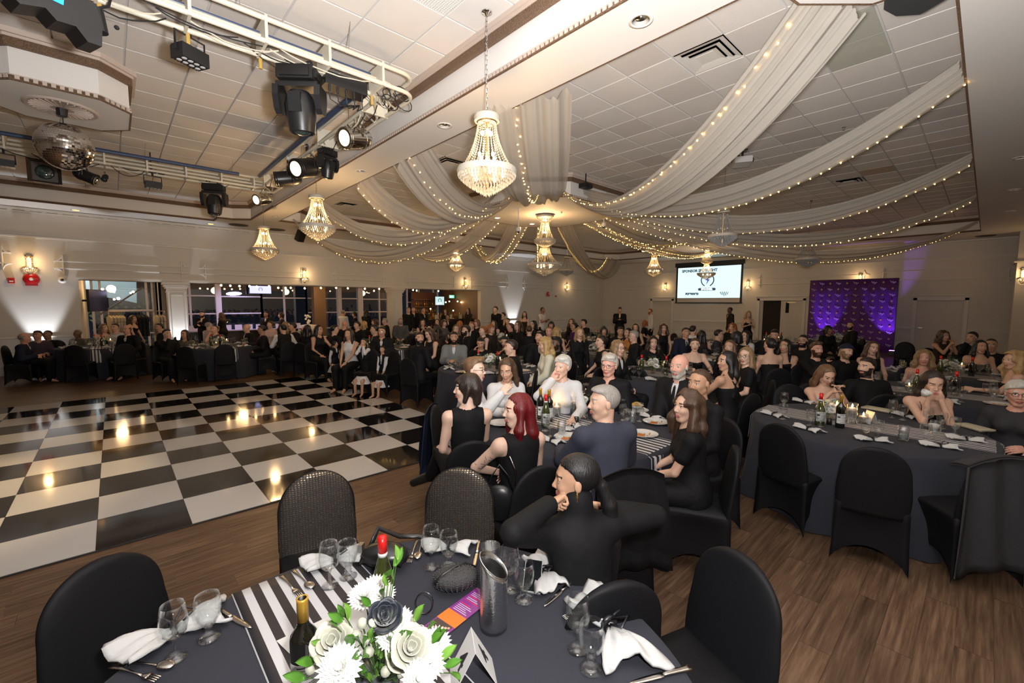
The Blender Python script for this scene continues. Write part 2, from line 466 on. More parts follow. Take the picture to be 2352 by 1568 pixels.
def strip(mbx, path, z0, z1, out, closed, m=0, side=1):
 """a moulding of height z0..z1 standing `out` off the fascia, following the plan path"""
 k = len(path); offs = []
 for i in range(k):
  p = Vector(path[i]); a = Vector(path[(i - 1) % k]) if (closed or i) else None; c = Vector(path[(i + 1) % k]) if (closed or i < k - 1) else None
  ns = []
  for s_, e_ in ((a, p), (p, c)):
   if s_ is None or e_ is None: continue
   d = (e_ - s_).normalized(); ns.append(Vector((-d.y, d.x)) * side)
  nn = sum(ns, Vector((0, 0))); nn = nn.normalized(); nn = nn / max(.35, nn.dot(ns[0]))
  offs.append(p + nn * out)
 rng = range(k if closed else k - 1)
 for i in rng:
  j = (i + 1) % k
  a, b_, c, d = path[i], path[j], offs[j], offs[i]
  mbx.add([(*a, z0), (*b_, z0), (*c, z0), (*d, z0), (*a, z1), (*b_, z1), (*c, z1), (*d, z1)],
    [(0, 1, 2, 3), (4, 7, 6, 5), (0, 4, 5, 1), (1, 5, 6, 2), (2, 6, 7, 3), (3, 7, 4, 0)], m)
 return offs
def teeth(mbx, path, z0, z1, out, closed, side, step=.05, m=0, maxd=30):
 k = len(path)
 for i in range(k if closed else k - 1):
  a, b_ = Vector(path[i]), Vector(path[(i + 1) % k]); d = b_ - a; n = int(d.length / step)
  if n < 1: continue
  d.normalize(); nn = Vector((-d.y, d.x)) * side
  for q in range(n):
   c = a + d * (q + .5) * step + nn * out / 2
   if math.hypot(c.x, c.y) > maxd: continue
   mbx.box((c.x, c.y, (z0 + z1) / 2), (step * .55, out, z1 - z0), rz=math.atan2(d.y, d.x), m=m)
def tray_trim(name, P, side, closed=True, tooth=True):
 b = MB()
 o = strip(b, P, ZT - .055, ZT, .085, closed, 1, side); strip(b, P, ZT - .085, ZT - .055, .06, closed, 1, side)
 strip(b, P, ZT - .185, ZT - .085, .050, closed, 0, side)
 strip(b, P, ZS - .002, ZS + .012, .022, closed, 0, side); strip(b, P, ZS + .05, ZS + .062, .018, closed, 1, side)
 strip(b, P, ZS + .012, ZS + .05, .004, closed, 0, side)
 if tooth: teeth(b, P, ZS + .014, ZS + .048, .02, closed, side, .06, 1, 13)
 return struct(b.build(name, [brown_m, crown_m]))
tray_trim('trim_2', TA, side=-1); tray_trim('trim_3', TB, side=1)
for k, oc in enumerate((OCA, OCB, OCC)):
 b = MB(); P = octo(oc); b.prism(P[::-1], ZS, ZT + .02)
 o = b.build('ceiling_octagon', soff_m, ceiling)
 tb = MB()
 strip(tb, P, ZT - .06, ZT, .09, True, 1, 1); strip(tb, P, ZT - .09, ZT - .06, .06, True, 1, 1); strip(tb, P, ZT - .18, ZT - .09, .045, True, 0, 1)
 strip(tb, P, ZS - .004, ZS + .012, .022, True, 0, 1); strip(tb, P, ZS + .012, ZS + .05, .004, True, 0, 1); strip(tb, P, ZS + .05, ZS + .062, .018, True, 1, 1)
 teeth(tb, P, ZS + .012, ZS + .05, .02, True, 1, .07, 1)
 tb.build('octagon_moulding', [brown_m, crown_m], ceiling)
# wall mouldings
def notched(u0, u1, v0, v1, r=.17, k=5):
 """panel outline with concave corners"""
 out = []
 for cx, cy, a0 in ((u0, v0, PI / 2), (u0, v1, 0), (u1, v1, -PI / 2), (u1, v0, PI)):
  for i in range(k + 1):
   a = a0 - PI / 2 * i / k
   out.append((cx + r * math.cos(a), cy + r * math.sin(a)))
 return out
def on_left(pts, off=.012): return [(u, YW - off, v) for u, v in pts]
def on_right(pts, off=.012): return [(XW - off, u, v) for u, v in pts]
ml = MB()
yl = lambda px, py: Yp(px, py, YW)
pans = [(-3.6, -1.85, 2.74, 3.35), (-1.1, 1.83, 2.66, 3.19), (2.1, 5.35, 2.66, 3.17), (6.25, 8.55, 2.66, 3.17), (9.4, 12.1, 2.66, 3.17), (12.75, 15.4, 2.62, 3.17), (16.4, 19.0, 2.62, 3.17), (19.9, 23.3, 2.62, 3.17)]
for a, b_, c, d in pans: ml.tube(on_left(notched(a, b_, c, d)), .024, 5, closed=True)
for z, r_ in ((3.62, .03), (3.67, .018), (ZS - .05, .045), (ZS - .12, .02)): ml.box(((XL + XW) / 2, YW - r_ / 2, z), (XW - XL, r_ * 1.4, r_ * 1.3))
for a, b_ in ((XL, XA - .02), (XB + .1, XW)):
 for z, r_ in ((.98, .035), (.93, .02), (.55, .02), (.50, .015)): ml.box(((a + b_) / 2, YW - r_ / 2, z), (b_ - a, r_, r_ * 1.2))
ml.box(((XA + XB) / 2, YW - .012, ZO + .05), (XB - XA + .1, .03, .04))
for k in range(110): ml.box((XL + .3 * k * 1.0, YW - .04, ZS - .09), (.09, .03, .03))
struct(ml.build('trim_4', trimw_m))
mr_ = MB()
pr_ = [(-.6, 3.2, 2.72, 3.42), (3.5, 7.9, 2.72, 3.35), (8.6, 12.2, 2.62, 3.17), (12.8, 16.6, 2.62, 3.17)]
for a, b_, c, d in pr_: mr_.tube(on_right(notched(a, b_, c, d)), .024, 5, closed=True)
for z, r_ in ((3.68, .03), (3.73, .018), (ZS - .05, .045), (ZS - .12, .02)): mr_.box((XW - r_ / 2, (YN + YW) / 2, z), (r_ * 1.4, YW - YN, r_ * 1.3))
segs = [(YN, .5), (2.05, 5.7), (7.84, 12.2), (13.7, YW)]
for a, b_ in segs:
 for z, r_ in ((.98, .035), (.93, .02), (.55, .02), (.50, .015)): mr_.box((XW - r_ / 2, (a + b_) / 2, z), (r_, b_ - a, r_ * 1.2))
for a, b_, h in doors:
 for y in (a - .07, b_ + .07): mr_.box((XW - .015, y, h / 2 + .05), (.03, .11, h + .1))
 mr_.box((XW - .015, (a + b_) / 2, h + .07), (.03, b_ - a + .25, .13)); mr_.box((XW - .03, (a + b_) / 2, h + .2), (.06, b_ - a + .45, .04)); mr_.box((XW - .02, (a + b_) / 2, h + .15), (.04, b_ - a + .36, .03))
struct(mr_.build('trim_5', trimw_m))
bb = MB()
for a, b_ in ((XL, XA), (XB, XW)): bb.box(((a + b_) / 2, YW - .02, .09), (b_ - a, .03, .18)); bb.box(((a + b_) / 2, YW - .02, .32), (b_ - a - .3, .012, .2))
struct(bb.build('baseboard_left', trimw_m))
bb = MB()
for a, b_ in segs: bb.box((XW - .02, (a + b_) / 2, .09), (.03, b_ - a, .18)); bb.box((XW - .012, (a + b_) / 2, .32), (.012, b_ - a - .3, .2))
struct(bb.build('baseboard_right', trimw_m))
door_m = mat('door_paint', (.58, .55, .50), .5); steel = mat('brushed_steel', (.55, .54, .52), .28, 1.); black_p = mat('black_plastic', (.012, .012, .013), .4); chrome = mat('chrome', (.8, .8, .8), .08, 1.)
def door(n, y0, y1, h, leaves=1, openleaf=False):
 o = struct(MB().box((XW + .1, (y0 + y1) / 2, h / 2), (.04, y1 - y0, h)).build('door_%d' % n, door_m if not openleaf else mat('dark_void', (.02, .017, .014), .9)))
 if openleaf:
  ym = (y0 + y1) / 2
  l1 = MB().box((XW + .06, ym - (ym - y0) / 2, h / 2), (.045, ym - y0 - .01, h - .01)).build('door_leaf', door_m, o)
  q = MB(); q.box((XW + .03, ym - .28, 1.75), (.006, .14, .5)); q.build('vision_pane', mat('dark_glass', (.01, .012, .014), .05), l1)
  MB().box((XW + .03, ym - .45, 2.0), (.05, .35, .05)).build('door_closer', steel, l1)
  l2 = MB(); a = math.radians(28); l2.box((XW + .06 + .38 * math.sin(a), y1 - .42 * math.cos(a), h / 2), (.045, .86, h - .01), rz=a)
  l2 = l2.build('door_leaf', door_m, o); q = MB(); q.box((XW + .02 + .38 * math.sin(a), y1 - .42 * math.cos(a), 1.75), (.006, .12, .4), rz=a); q.build('vision_pane', steel, l2)
 else:
  hb = MB(); hb.cyl((XW + .08, y1 - .09, 1.0), (XW + .0, y1 - .09, 1.0), .012); hb.box((XW, y1 - .14, 1.0), (.02, .12, .025)); hb.build('door_handle', steel, o)
 return o
door(1, *doors[0]); door(2, *doors[1], openleaf=True); door(3, *doors[2])
# columns of the opening
def column(n, x0, x1, y=YW + .0):
 cx = (x0 + x1) / 2; w_ = x1 - x0; b = MB()
 b.box((cx, y + .1, ZO / 2), (w_, w_, ZO))
 for z, e_, h in ((ZO - .04, .1, .08), (ZO - .12, .07, .06), (ZO - .18, .04, .05), (ZO - .3, .02, .03), (.1, .04, .2)): b.box((cx, y + .1, z), (w_ + 2 * e_, w_ + 2 * e_, h))
 f = y + .1 - w_ / 2
 for sx, sz, dx, dz in ((-w_ * .32, 1.25, .03, 1.8), (w_ * .32, 1.25, .03, 1.8), (0, 2.15, w_ * .64, .03), (0, .35, w_ * .64, .03)): b.box((cx + sx, f - .008, sz), (dx, .016, dz))
 return struct(b.build('trim_%d' % n, wall_m))
column(6, 1.26, 1.72); column(7, 8.72, 9.17)
# ANNEX behind the opening
YA = 21.6
beige = mat('annex_ceiling', (.42, .33, .24), .7)
ax = MB(); ax.box((6.4, 19.5, 2.95), (16.5, 4.7, .3)); ax.box((6.4, YW + .35, 2.68), (16.5, .2, .3))
struct(ax.build('ceiling_annex', beige))
struct(MB().box((-.76, 19.4, 1.5), (.2, 4.5, 3)).build('wall_annex_left', wall_m))
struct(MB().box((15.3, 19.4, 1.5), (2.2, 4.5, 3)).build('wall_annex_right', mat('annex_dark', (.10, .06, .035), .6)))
frame_m = mat('window_frame', (.55, .53, .62), .4); frame_d = mat('window_frame_dark', (.13, .12, .12), .5)
glass_w = thin_glass('window_glass', (.75, .8, .8), .14)
def wx(px): return Yp(px, 700, YA)[0]
def wz(px, py): return Yp(px, py, YA)[2]
ztop = 2.8
def window(n, pxs, zs, m, low=0.):
 x0, x1 = wx(pxs[0]), wx(pxs[-1])
 b = MB()
 for p in pxs: b.box((wx(p), YA, (ztop + low) / 2), (.07, .09, ztop - low))
 for z in zs: b.box(((x0 + x1) / 2, YA, z), (x1 - x0, .07, .05))
 o = struct(b.build('window_%d' % n, m))
 xs = sorted(wx(p) for p in pxs); zz = sorted([low] + list(zs) + [ztop])
 for i in range(len(xs) - 1):
  for j in range(len(zz) - 1):
   MB().box(((xs[i] + xs[i + 1]) / 2, YA + .01, (zz[j] + zz[j + 1]) / 2), (xs[i + 1] - xs[i] - .07, .006, zz[j + 1] - zz[j] - .05)).build('pane', glass_w, o)
 return o
window(1, (213, 232, 338, 352), (1.62, .75), frame_m)
b = MB(); a0, a1 = Yp(225, 725, YA - .05), Yp(328, 660, YA - .05); b.tube([tuple(a0), tuple(a1)], .035, 4); struct(b.build('trim_8', frame_d))
for p, w_, m in ((358, .12, frame_d), (365, .16, wall_m), (374, .22, frame_d)):
 struct(MB().box((wx(p), YA - .05, 1.4), (w_, .12, 2.8)).build('trim_9', m))
window(2, (429, 437, 499), (2.18, 1.45, .72), frame_m); window(3, (505, 601), (2.16, 1.45, .75), frame_m)
window(4, (601, 653, 704), (2.12, .35), frame_m); window(5, (704, 726), (2.12, 1.45, .7), frame_m); window(6, (740, 775), (2.12, 1.45, .7), frame_m); window(7, (783, 823), (2.12, 1.45, .7), frame_m); window(8, (832, 871, 889), (2.1, 1.45, .7), frame_m)
for p, w_ in ((502, .2), (779, .17), (827, .26)): struct(MB().box((wx(p), YA - .02, 1.4), (w_, .14, 2.8)).build('trim_10', frame_m))
q = Yp(732, 700, 20.3)[0]
struct(MB().box((q, 20.3, 1.4), (.5, .35, 2.8)).build('trim_11', mat('bronze_paint', (.16, .095, .05), .5)))
window(9, (935, 962, 995, 1005), (1.95, 1.0), frame_m)
window(10, (1020, 1045, 1078, 1100), (2.2,), frame_d)
night = mat('night_ground', (.02, .022, .02), .9)
struct(MB().box((8, 27, -.6), (34, 10, .1)).build('ground_outside', night))
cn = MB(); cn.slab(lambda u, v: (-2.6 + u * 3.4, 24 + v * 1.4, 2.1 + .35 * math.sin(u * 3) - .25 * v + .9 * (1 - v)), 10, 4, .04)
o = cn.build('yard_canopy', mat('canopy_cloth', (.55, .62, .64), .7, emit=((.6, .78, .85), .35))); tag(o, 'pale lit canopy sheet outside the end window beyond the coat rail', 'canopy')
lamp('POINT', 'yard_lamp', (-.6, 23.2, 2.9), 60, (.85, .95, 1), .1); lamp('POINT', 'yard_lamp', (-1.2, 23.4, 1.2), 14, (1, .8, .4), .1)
hb = MB(); rr = random.Random(5)
for k in range(260):
 x, y, z = rr.uniform(-3.5, 2.6), rr.uniform(25.2, 25.9), rr.uniform(-.4, 2.4); a = rr.random() * 6; d = .12
 hb.add([(x - d * math.cos(a), y, z), (x, y - .06, z - d * .5), (x + d * math.cos(a), y, z + d * .4), (x, y + .06, z + d * .5)], [(0, 1, 2, 3)])
tag(hb.build('hedge', mat('hedge_leaf', (.10, .14, .03), .6), fix=False), 'dim green hedge outside behind the pale canopy', 'hedge', kind='stuff')
bulb_m = emis('bulb_glow', (1, .62, .25), 38); cord_m = mat('black_cord', (.01, .01, .01), .6)
bulb_me = MB().ball((0, 0, 0), .035, 8).mesh('festoon_bulb', bulb_m, True)
fb = [(235, 664, 19.6), (263, 666, 19.6), (306, 670, 20.2), (639, 661, 19), (656, 661, 19), (618, 657, 19), (590, 658, 19.2), (668, 661, 19), (700, 662, 19), (737, 661, 18.8), (772, 661, 18.6), (799, 662, 18.8), (838, 663, 18.6), (859, 668, 19.5), (871, 663, 18.6),
      (949, 666, 18.8), (957, 667, 18.8), (1007, 668, 18.8), (550, 657, 19.0), (573, 657, 19.1), (508, 655, 19.0), (529, 656, 19)]
fest = empty('festoon_lights', (5, 19, 2.6)); tag(fest, 'string of small round amber bulbs under the annex ceiling edge', 'string lights')
for i, (px, py, y) in enumerate(fb):
 c = Yp(px, py, y); o = link('festoon_bulb', bulb_me, fest, (c[0] - 5, c[1] - 19, c[2] - 2.6))
cb_ = MB(); pts = sorted([tuple(Yp(px, py - 4, y)) for px, py, y in fb]); cb_.tube([(a - 5, b - 19, c - 2.6) for a, b, c in pts], .004, 4); cb_.build('cord', cord_m, fest)
for x in (0, 3.5, 6.5, 10.5, 13): lamp('POINT', 'annex_glow', (x, 19.2, 2.45), 14, WARM, .15)
gl = empty('bar_pendants', tuple(Yp(1030, 690, 19.6))); tag(gl, 'cluster of bare amber globe bulbs hanging over the bar', 'pendant lights'); g0 = gl.location
for px, py in ((1024, 694), (1032, 692), (1051, 692), (1059, 694), (1070, 694), (989, 709), (1041, 713), (1084, 698), (1089, 692), (1006, 698), (1012, 696)):
 c = Yp(px, py, 19.6); link('globe_bulb', bulb_me, gl, (c[0] - g0.x, c[1] - g0.y, c[2] - g0.z))
def text(name, body, size, mt, M, parent=None, bold=.0, ext=.002, align='CENTER'):
 cu = bpy.data.curves.new(name, 'FONT'); cu.body = body; cu.size = size; cu.extrude = ext; cu.offset = bold; cu.align_x = align; cu.align_y = 'CENTER'; cu.resolution_u = 2
 t = bpy.data.objects.new(name, cu); COL.objects.link(t)
 dg = bpy.context.evaluated_depsgraph_get(); me = bpy.data.meshes.new_from_object(t.evaluated_get(dg))
 bpy.data.objects.remove(t); bpy.data.curves.remove(cu)
 me.name = name; me.transform(M); me.materials.clear(); me.materials.append(mt)
 return link(name, me, parent)
def facingM(loc, xdir, ydir):
 x = Vector(xdir).normalized(); y = Vector(ydir).normalized(); z = x.cross(y)
 return Matrix(((x.x, y.x, z.x, loc[0]), (x.y, y.y, z.y, loc[1]), (x.z, y.z, z.z, loc[2]), (0, 0, 0, 1)))
scr_m = emis('screen_glow', (.62, .86, .86), .62); scr_v = emis('reflected_screen', (.55, .55, 1.), 1.0); ink = mat('print_black', (.01, .01, .012), .6); ink_e = emis('screen_ink', (.02, .025, .05), .2)
def small_screen(px0, py0, px1, py1, y, m, label):
 a = Yp(px0, py0, y); c = Yp(px1, py1, y); t = empty('screen_or_reflection', ((a[0] + c[0]) / 2, y, (a[2] + c[2]) / 2)); tag(t, label, 'screen')
 w_, h = abs(c[0] - a[0]), abs(a[2] - c[2])
 MB().box((0, .03, 0), (w_ + .05, .05, h + .05)).build('bezel', black_p, t); MB().box((0, 0, 0), (w_, .012, h)).build('display', m, t)
 b = MB(); R = h * .22
 b.tube([(R * math.cos(a_), -.012, R * .2 + R * math.sin(a_)) for a_ in np.linspace(-.3 * PI, 1.3 * PI, 16)], R * .16, 4); b.prism([(0, 0), (.25, .25), (.05, .2), (.3, .9), (-.1, .35), (.1, .4)], 0, .004, M=Matrix.Translation((0, -.01, -R * .2)) @ Matrix.Rotation(PI / 2, 4, 'X') @ Matrix.Scale(R * 1.1, 4)); b.build('emblem', ink_e, t)
 return t
small_screen(573, 656, 623, 674, 21.3, scr_v, 'glowing panel imitating the projection screen reflected in the dark annex windows')  # added glowing panel stands in for the projection screen's window reflection
small_screen(1000, 681, 1020, 700, 20.5, scr_m, 'pale teal screen glowing above the bar')
ex = empty('exit_sign', tuple(Yp(1037, 681, 20.2))); tag(ex, 'small green running man exit sign over the bar', 'exit sign')
MB().cyl((0, 0, .09), (0, 0, 2.8 - ex.location.z), .012).build('stem', black_p, ex); MB().box((0, 0, 0), (.34, .05, .18)).build('housing', mat('exit_case', (.1, .3, .15), .5), ex); MB().box((0, -.03, 0), (.3, .01, .14)).build('sign_face', emis('exit_green', (.05, .9, .35), 3), ex)
b = MB(); b.ball((.03, -.04, .045), .014, 8); b.tube([(.02, -.04, .03), (.0, -.04, -.005), (-.03, -.04, -.035)], .009, 5); b.tube([(.0, -.04, -.005), (.03, -.04, -.02), (.03, -.04, -.05)], .008, 5); b.tube([(-.03, -.04, .015), (.02, -.04, .028), (.05, -.04, .005)], .006, 5); b.box((-.1, -.04, 0), (.05, .004, .1)); b.build('running_man', emis('exit_white', (.9, 1, .95), 4), ex)
bx = Yp(1032, 745, 18.9)
bar = empty('bar_counter', (bx[0], 18.9, 0)); tag(bar, 'long dark bar counter at the back of the annex', 'bar counter')
dkw = mat('dark_bar', (.015, .011, .010), .35)
MB().box((0, 0, .53), (3.6, .6, 1.06)).build('body', dkw, bar); MB().box((0, 0, 1.08), (3.75, .72, .05)).build('worktop', mat('bar_top', (.05, .035, .028), .2), bar)
for k in range(8): MB().box((-1.6 + k * .46, -.31, .55), (.40, .02, .86)).build('front_panel', dkw, bar)
rr = random.Random(11)
bot_c = [mat('amber_bottle', (.25, .09, .01), .1, spec=.8), mat('green_bottle_f', (.03, .08, .02), .1, spec=.8), thin_glass('clear_glass'), mat('gold_bottle', (.5, .3, .05), .15, .6)]
bot_me = [MB().lathe([(.035, 0), (.036, .18), (.014, .24), (.013, .31)], n=8).mesh('bottle', m, True) for m in bot_c]
for k in range(34):
 x = bx[0] - 1.75 + k * .105 + rr.uniform(-.02, .02)
 o = link('bottle', bot_me[k % 4], None, (x, 18.9 + rr.uniform(-.1, .2), 1.105)); tag(o, 'small bottle in the row standing on the annex bar', 'bottle', 'bottles on the bar')
for k, (px, col) in enumerate(((1002, (.7, .62, .5)), (1036, (.7, .62, .5)), (1058, (.6, .5, .4)), (1074, (.75, .68, .55)))):
 c = Yp(px, 725, 18.65); o = tag(MB().box((0, 0, .11), (.16, .012, .22)).build('menu_card', mat('card_cream%d' % k, col, .7), loc=(c[0], 18.66, 1.105)), ['menu card at the left end of the annex bar', 'menu card just right of the hanging centre bulb on the bar', 'menu card beside the dark haired bartender on the bar', 'menu card at the right end of the annex bar'][k], 'menu card')
sh = Yp(975, 700, 21.2); t = empty('bar_shelf', (sh[0], 21.2, 0)); tag(t, 'dark red brown bottle shelving behind the bar', 'shelf')
MB().box((0, .15, 1.25), (1.5, .04, 2.5)).build('back_panel', mat('shelf_red', (.09, .03, .02), .6), t)
for z in (.9, 1.3, 1.7, 2.1): MB().box((0, 0, z), (1.5, .3, .03)).build('shelf_board', mat('shelf_wood', (.14, .07, .04), .5), t)
for k in range(33):
 z = (.915, 1.315, 1.715)[k % 3]; o = link('bottle', bot_me[(k * 7) % 4], None, (sh[0] - .65 + (k // 3) * .13, 21.18, z)); tag(o, 'bottle on the dark shelving behind the bar', 'bottle', 'bottles on the bar shelving')
c = Yp(205, 690, 18.1) + np.array([.18, 0, 0]); tv = empty('television', tuple(c), math.radians(68)); tag(tv, 'black flat television on a bracket at the left edge of the opening', 'television')
MB().box((0, 0, 0), (1.0, .05, .62)).build('screen_panel', mat('tv_black', (.008, .008, .01), .15), tv); MB().box((0, .012, 0), (1.03, .04, .65)).build('bezel', black_p, tv)
b = MB(); b.cyl((0, .04, 0), (-.05, .38, 0), .03); b.box((0, .06, 0), (.2, .03, .2)); b.build('bracket', black_p, tv)
cl, cr_ = Yp(250, 717, 19.0), Yp(377, 717, 19.0)
x0, x1, zr = cl[0], cr_[0], 1.62
rk = empty('coat_rail', ((x0 + x1) / 2, 19, 0)); tag(rk, 'chrome clothes rail hung with cream garments in the annex', 'clothes rail'); hw = (x1 - x0) / 2
MB().cyl((-hw, 0, zr), (hw, 0, zr), .016).build('rail', chrome, rk)
for s_ in (-hw, hw): MB().cyl((s_, 0, 0), (s_, 0, zr), .016).build('post', chrome, rk); MB().box((s_, 0, .03), (.04, .5, .04)).build('foot', chrome, rk)
cream = mat('cream_cloth', (.62, .54, .40), .8); blk_cl = mat('black_cloth', (.012, .012, .014), .85)
def shirt_mesh(m):
 b = MB()
 prof = [(.02, 0), (.10, -.03), (.21, -.07), (.235, -.2), (.20, -.22), (.20, -.7), (-.20, -.7), (-.20, -.22), (-.235, -.2), (-.21, -.07), (-.10, -.03), (-.02, 0)]
 b.add([(-.03, y, z) for y, z in prof] + [(.03, y * .98, z) for y, z in prof], [tuple(range(12)), tuple(reversed(range(12, 24)))] + [(i, (i + 1) % 12, 12 + (i + 1) % 12, 12 + i) for i in range(12)])
 return b.mesh('garment', m)
hg = MB(); hg.tube([(0, 0, .12), (0, .03, .10), (0, 0, .06), (0, 0, .02), (0, .18, -.03), (0, -.18, -.03), (0, 0, .02)], .004, 4); hang_me = hg.mesh('hanger', black_p)
sm, smb = shirt_mesh(cream), shirt_mesh(blk_cl)
for k, xx in enumerate([-.75, -.68, -.6, -.52, -.45, -.38, -.1, .0, .1, .2, .48, .56, .64, .72, .8]):
 if abs(xx) > hw: continue
 dk = -.2 < xx < .3
 o = link('hanging_garment', smb if dk else sm, None, ((x0 + x1) / 2 + xx, 19, zr - .13), .25); tag(o, 'black garment in the middle of the annex clothes rail' if dk else ('cream garment at the left part of the clothes rail' if xx < 0 else 'cream garment at the right part of the clothes rail'), 'garment', 'black garments on the rail' if dk else ('cream garments left on the rail' if xx < 0 else 'cream garments right on the rail'))
 link('hanger', hang_me, o)
sc0 = Yp(560, 735, 20.9); t = empty('card_display', (sc0[0], 20.9, 0)); tag(t, 'low lit shelf of small white cards below the annex windows', 'display shelf')
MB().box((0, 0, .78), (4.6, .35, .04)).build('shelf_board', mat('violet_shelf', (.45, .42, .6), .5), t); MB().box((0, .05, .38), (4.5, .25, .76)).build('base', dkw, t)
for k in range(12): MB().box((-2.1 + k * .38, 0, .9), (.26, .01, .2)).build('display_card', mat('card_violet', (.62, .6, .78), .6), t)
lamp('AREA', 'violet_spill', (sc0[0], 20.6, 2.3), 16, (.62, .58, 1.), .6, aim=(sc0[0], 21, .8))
c = Yp(708, 745, 19.6); t = tag(MB().lathe([(.46, 0), (.44, .4), (.40, .75), (.36, .96), (.0, 1.0)], n=20).build('cake_table', mat('white_cloth', (.6, .6, .66), .8), loc=(c[0], 19.6, .0), smooth=True), 'small round table under a white cloth by the annex windows', 'table')
fl = MB(); rr = random.Random(2)
for k in range(10): fl.ball((rr.uniform(-.1, .1), rr.uniform(-.08, .08), .1 + rr.random() * .35), .05, 6)
fl.lathe([(.05, 0), (.07, .1)], n=8); tag(fl.build('white_orchids', mat('petal_white', (.8, .8, .76), .7), loc=(c[0], 19.6, 1.01)), 'white flowers on the white cloth table in the annex', 'flowers')
c = Yp(823, 740, 18.6); t = empty('cream_sofa', (c[0], 18.6, 0)); tag(t, 'low cream upholstered bench in the annex', 'bench')
MB().box((0, 0, .3), (1.1, .5, .3)).build('seat', cream, t); MB().box((0, .25, .55), (1.1, .12, .5)).build('backrest', cream, t)
for s_ in (-.5, .5): MB().box((s_, 0, .07), (.06, .4, .14)).build('leg', dkw, t)
# CEILING FITTINGS
def VZ(x, y, px, py):
 d = ray(px, py); t = (x * d[0] + y * d[1]) / (d[0] ** 2 + d[1] ** 2); return HC + t * d[2]
def aimrot(v):  # local -Z looks along v
 return Vector(v).to_track_quat('-Z', 'Y')
def diffuser(x, y, lab):
 t = empty('ceiling_vent', (x, y, ZT)); tag(t, lab, 'vent')
 MB().box((0, 0, .02), (G - .02, G - .02, .01)).build('backing', mat('vent_dark', (.12, .12, .12), .6), t)
 for k, (r, z) in enumerate(((.29, 0), (.225, -.012), (.16, -.022))):
  b = MB()
  b.add([(-r, -r, z), (r, -r, z), (r, r, z), (-r, r, z), (-r + .058, -r + .058, z + .012), (r - .058, -r + .058, z + .012), (r - .058, r - .058, z + .012), (-r + .058, r - .058, z + .012)],
              [(0, 1, 5, 4), (1, 2, 6, 5), (2, 3, 7, 6), (3, 0, 4, 7)])
  b.build('louvre_ring', trimw_m, t)
 MB().box((0, 0, -.01), (.21, .21, .012)).build('centre_plate', trimw_m, t)
 return t
def cellc(x, y):
 i, j = cell(x, y); return .28 + i * G + G / 2, 4.62 + j * G + G / 2
for (px, py), lab in (((1625, 122), 'square white ceiling vent beside the largest draped swag'), ((800, 473), 'square ceiling vent near the beam above the second chandelier'), ((1032, 376), 'square ceiling vent behind the nearest chandelier'), ((1957, 415), 'square ceiling vent between the two long swags at right')):
 p = Zp(px, py, ZT); diffuser(*cellc(p[0], p[1]), lab)
p = Zp(1000, 8, ZT); c = cellc(p[0], p[1]); t = empty('ceiling_grille', (*c, ZT)); tag(t, 'square egg crate grille at the very top by the beam', 'grille')
MB().box((0, 0, .02), (G - .02, G - .02, .01)).build('backing', mat('vent_grey', (.10, .10, .10), .6), t)
b = MB()
for k in range(24): b.box((-.29 + k * .0252, 0, 0), (.004, .58, .02)); b.box((0, -.29 + k * .0252, 0), (.58, .004, .02))
tag(b.build('grille_lattice', trimw_m, t), kind='stuff')
for (px, py), lab in (((2010, 120), 'ribbed acrylic ceiling light panel lower of the two at top right'), ((1960, 45), 'ribbed acrylic ceiling light panel half hidden above the drape')):
 p = Zp(px, py, ZT); c = cellc(p[0], p[1]); t = empty('light_panel', (*c, ZT)); tag(t, lab, 'light panel', 'unlit acrylic panels')
 MB().box((0, 0, .03), (G - .02, G - .02, .01)).build('backing', mat('panel_back', (.25, .25, .20), .5), t)
 b = MB()
 for k in range(34): b.cyl((-.29 + k * .0176, -.29, 0), (-.29 + k * .0176, .29, 0), .0085, n=6)
 b.build('acrylic_ribs', mat('acrylic', (.30, .30, .25), .12, spec=.8), t)
dl = MB(); dl.shell([(.105, 0), (.105, -.008), (.075, -.008), (.075, .0)], n=20); dl_me = dl.mesh('trim_ring', trimw_m, True)
cone_me = MB().lathe([(.075, 0), (.05, .04), (.0, .042)], n=16).mesh('reflector', chrome, True)
for px, py, z, lab in ((1472, 47, ZS, 'round recessed downlight nearest on the beam underside'), (1021, 288, ZS, 'round recessed downlight midway along the beam underside'), (830, 393, ZS, 'round recessed downlight over the second chandelier on the beam'),
                       (634, 497, ZS, 'round recessed downlight at the far end of the beam'), (2345, 362, ZS, 'small downlight nearest on the right soffit'), (2330, 435, ZS, 'small downlight further along the right soffit'), (2322, 484, ZS, 'small downlight third along the right soffit'),
                       (1142, 500, ZS, 'lit downlight at the left of the central octagon'), (1222, 514, ZS, 'lit downlight at the front middle of the central octagon'), (1458, 557, ZS, 'lit downlight at the left of the far octagon'), (1478, 577, ZS, 'lit downlight front of the far octagon'), (1538, 549, ZS, 'lit downlight at the right of the far octagon')):
 p = Zp(px, py, z); t = empty('downlight', (p[0], p[1], z + .0)); tag(t, lab, 'downlight')
 link('trim_ring', dl_me, t); link('reflector', cone_me, t, (0, 0, -.004))
 if 'lit' in lab: MB().lathe([(.0, -.012), (.06, -.011), (.06, -.006)], n=12).build('lamp_face', emis('downlight_glow', (1, .78, .5), 6), t)
for px, py, lab in ((174, 482, 'small amber soffit lamp above the fire bell end of the wall'), (484, 514, 'small amber soffit lamp above the white column')):
 p = Zp(px, py, ZS); t = empty('downlight', (p[0], p[1], ZS)); tag(t, lab, 'downlight'); link('trim_ring', dl_me, t); MB().lathe([(.0, -.01), (.07, -.01), (.07, -.004)], n=12).build('lamp_face', emis('amber_glow', (1, .45, .08), 3), t)
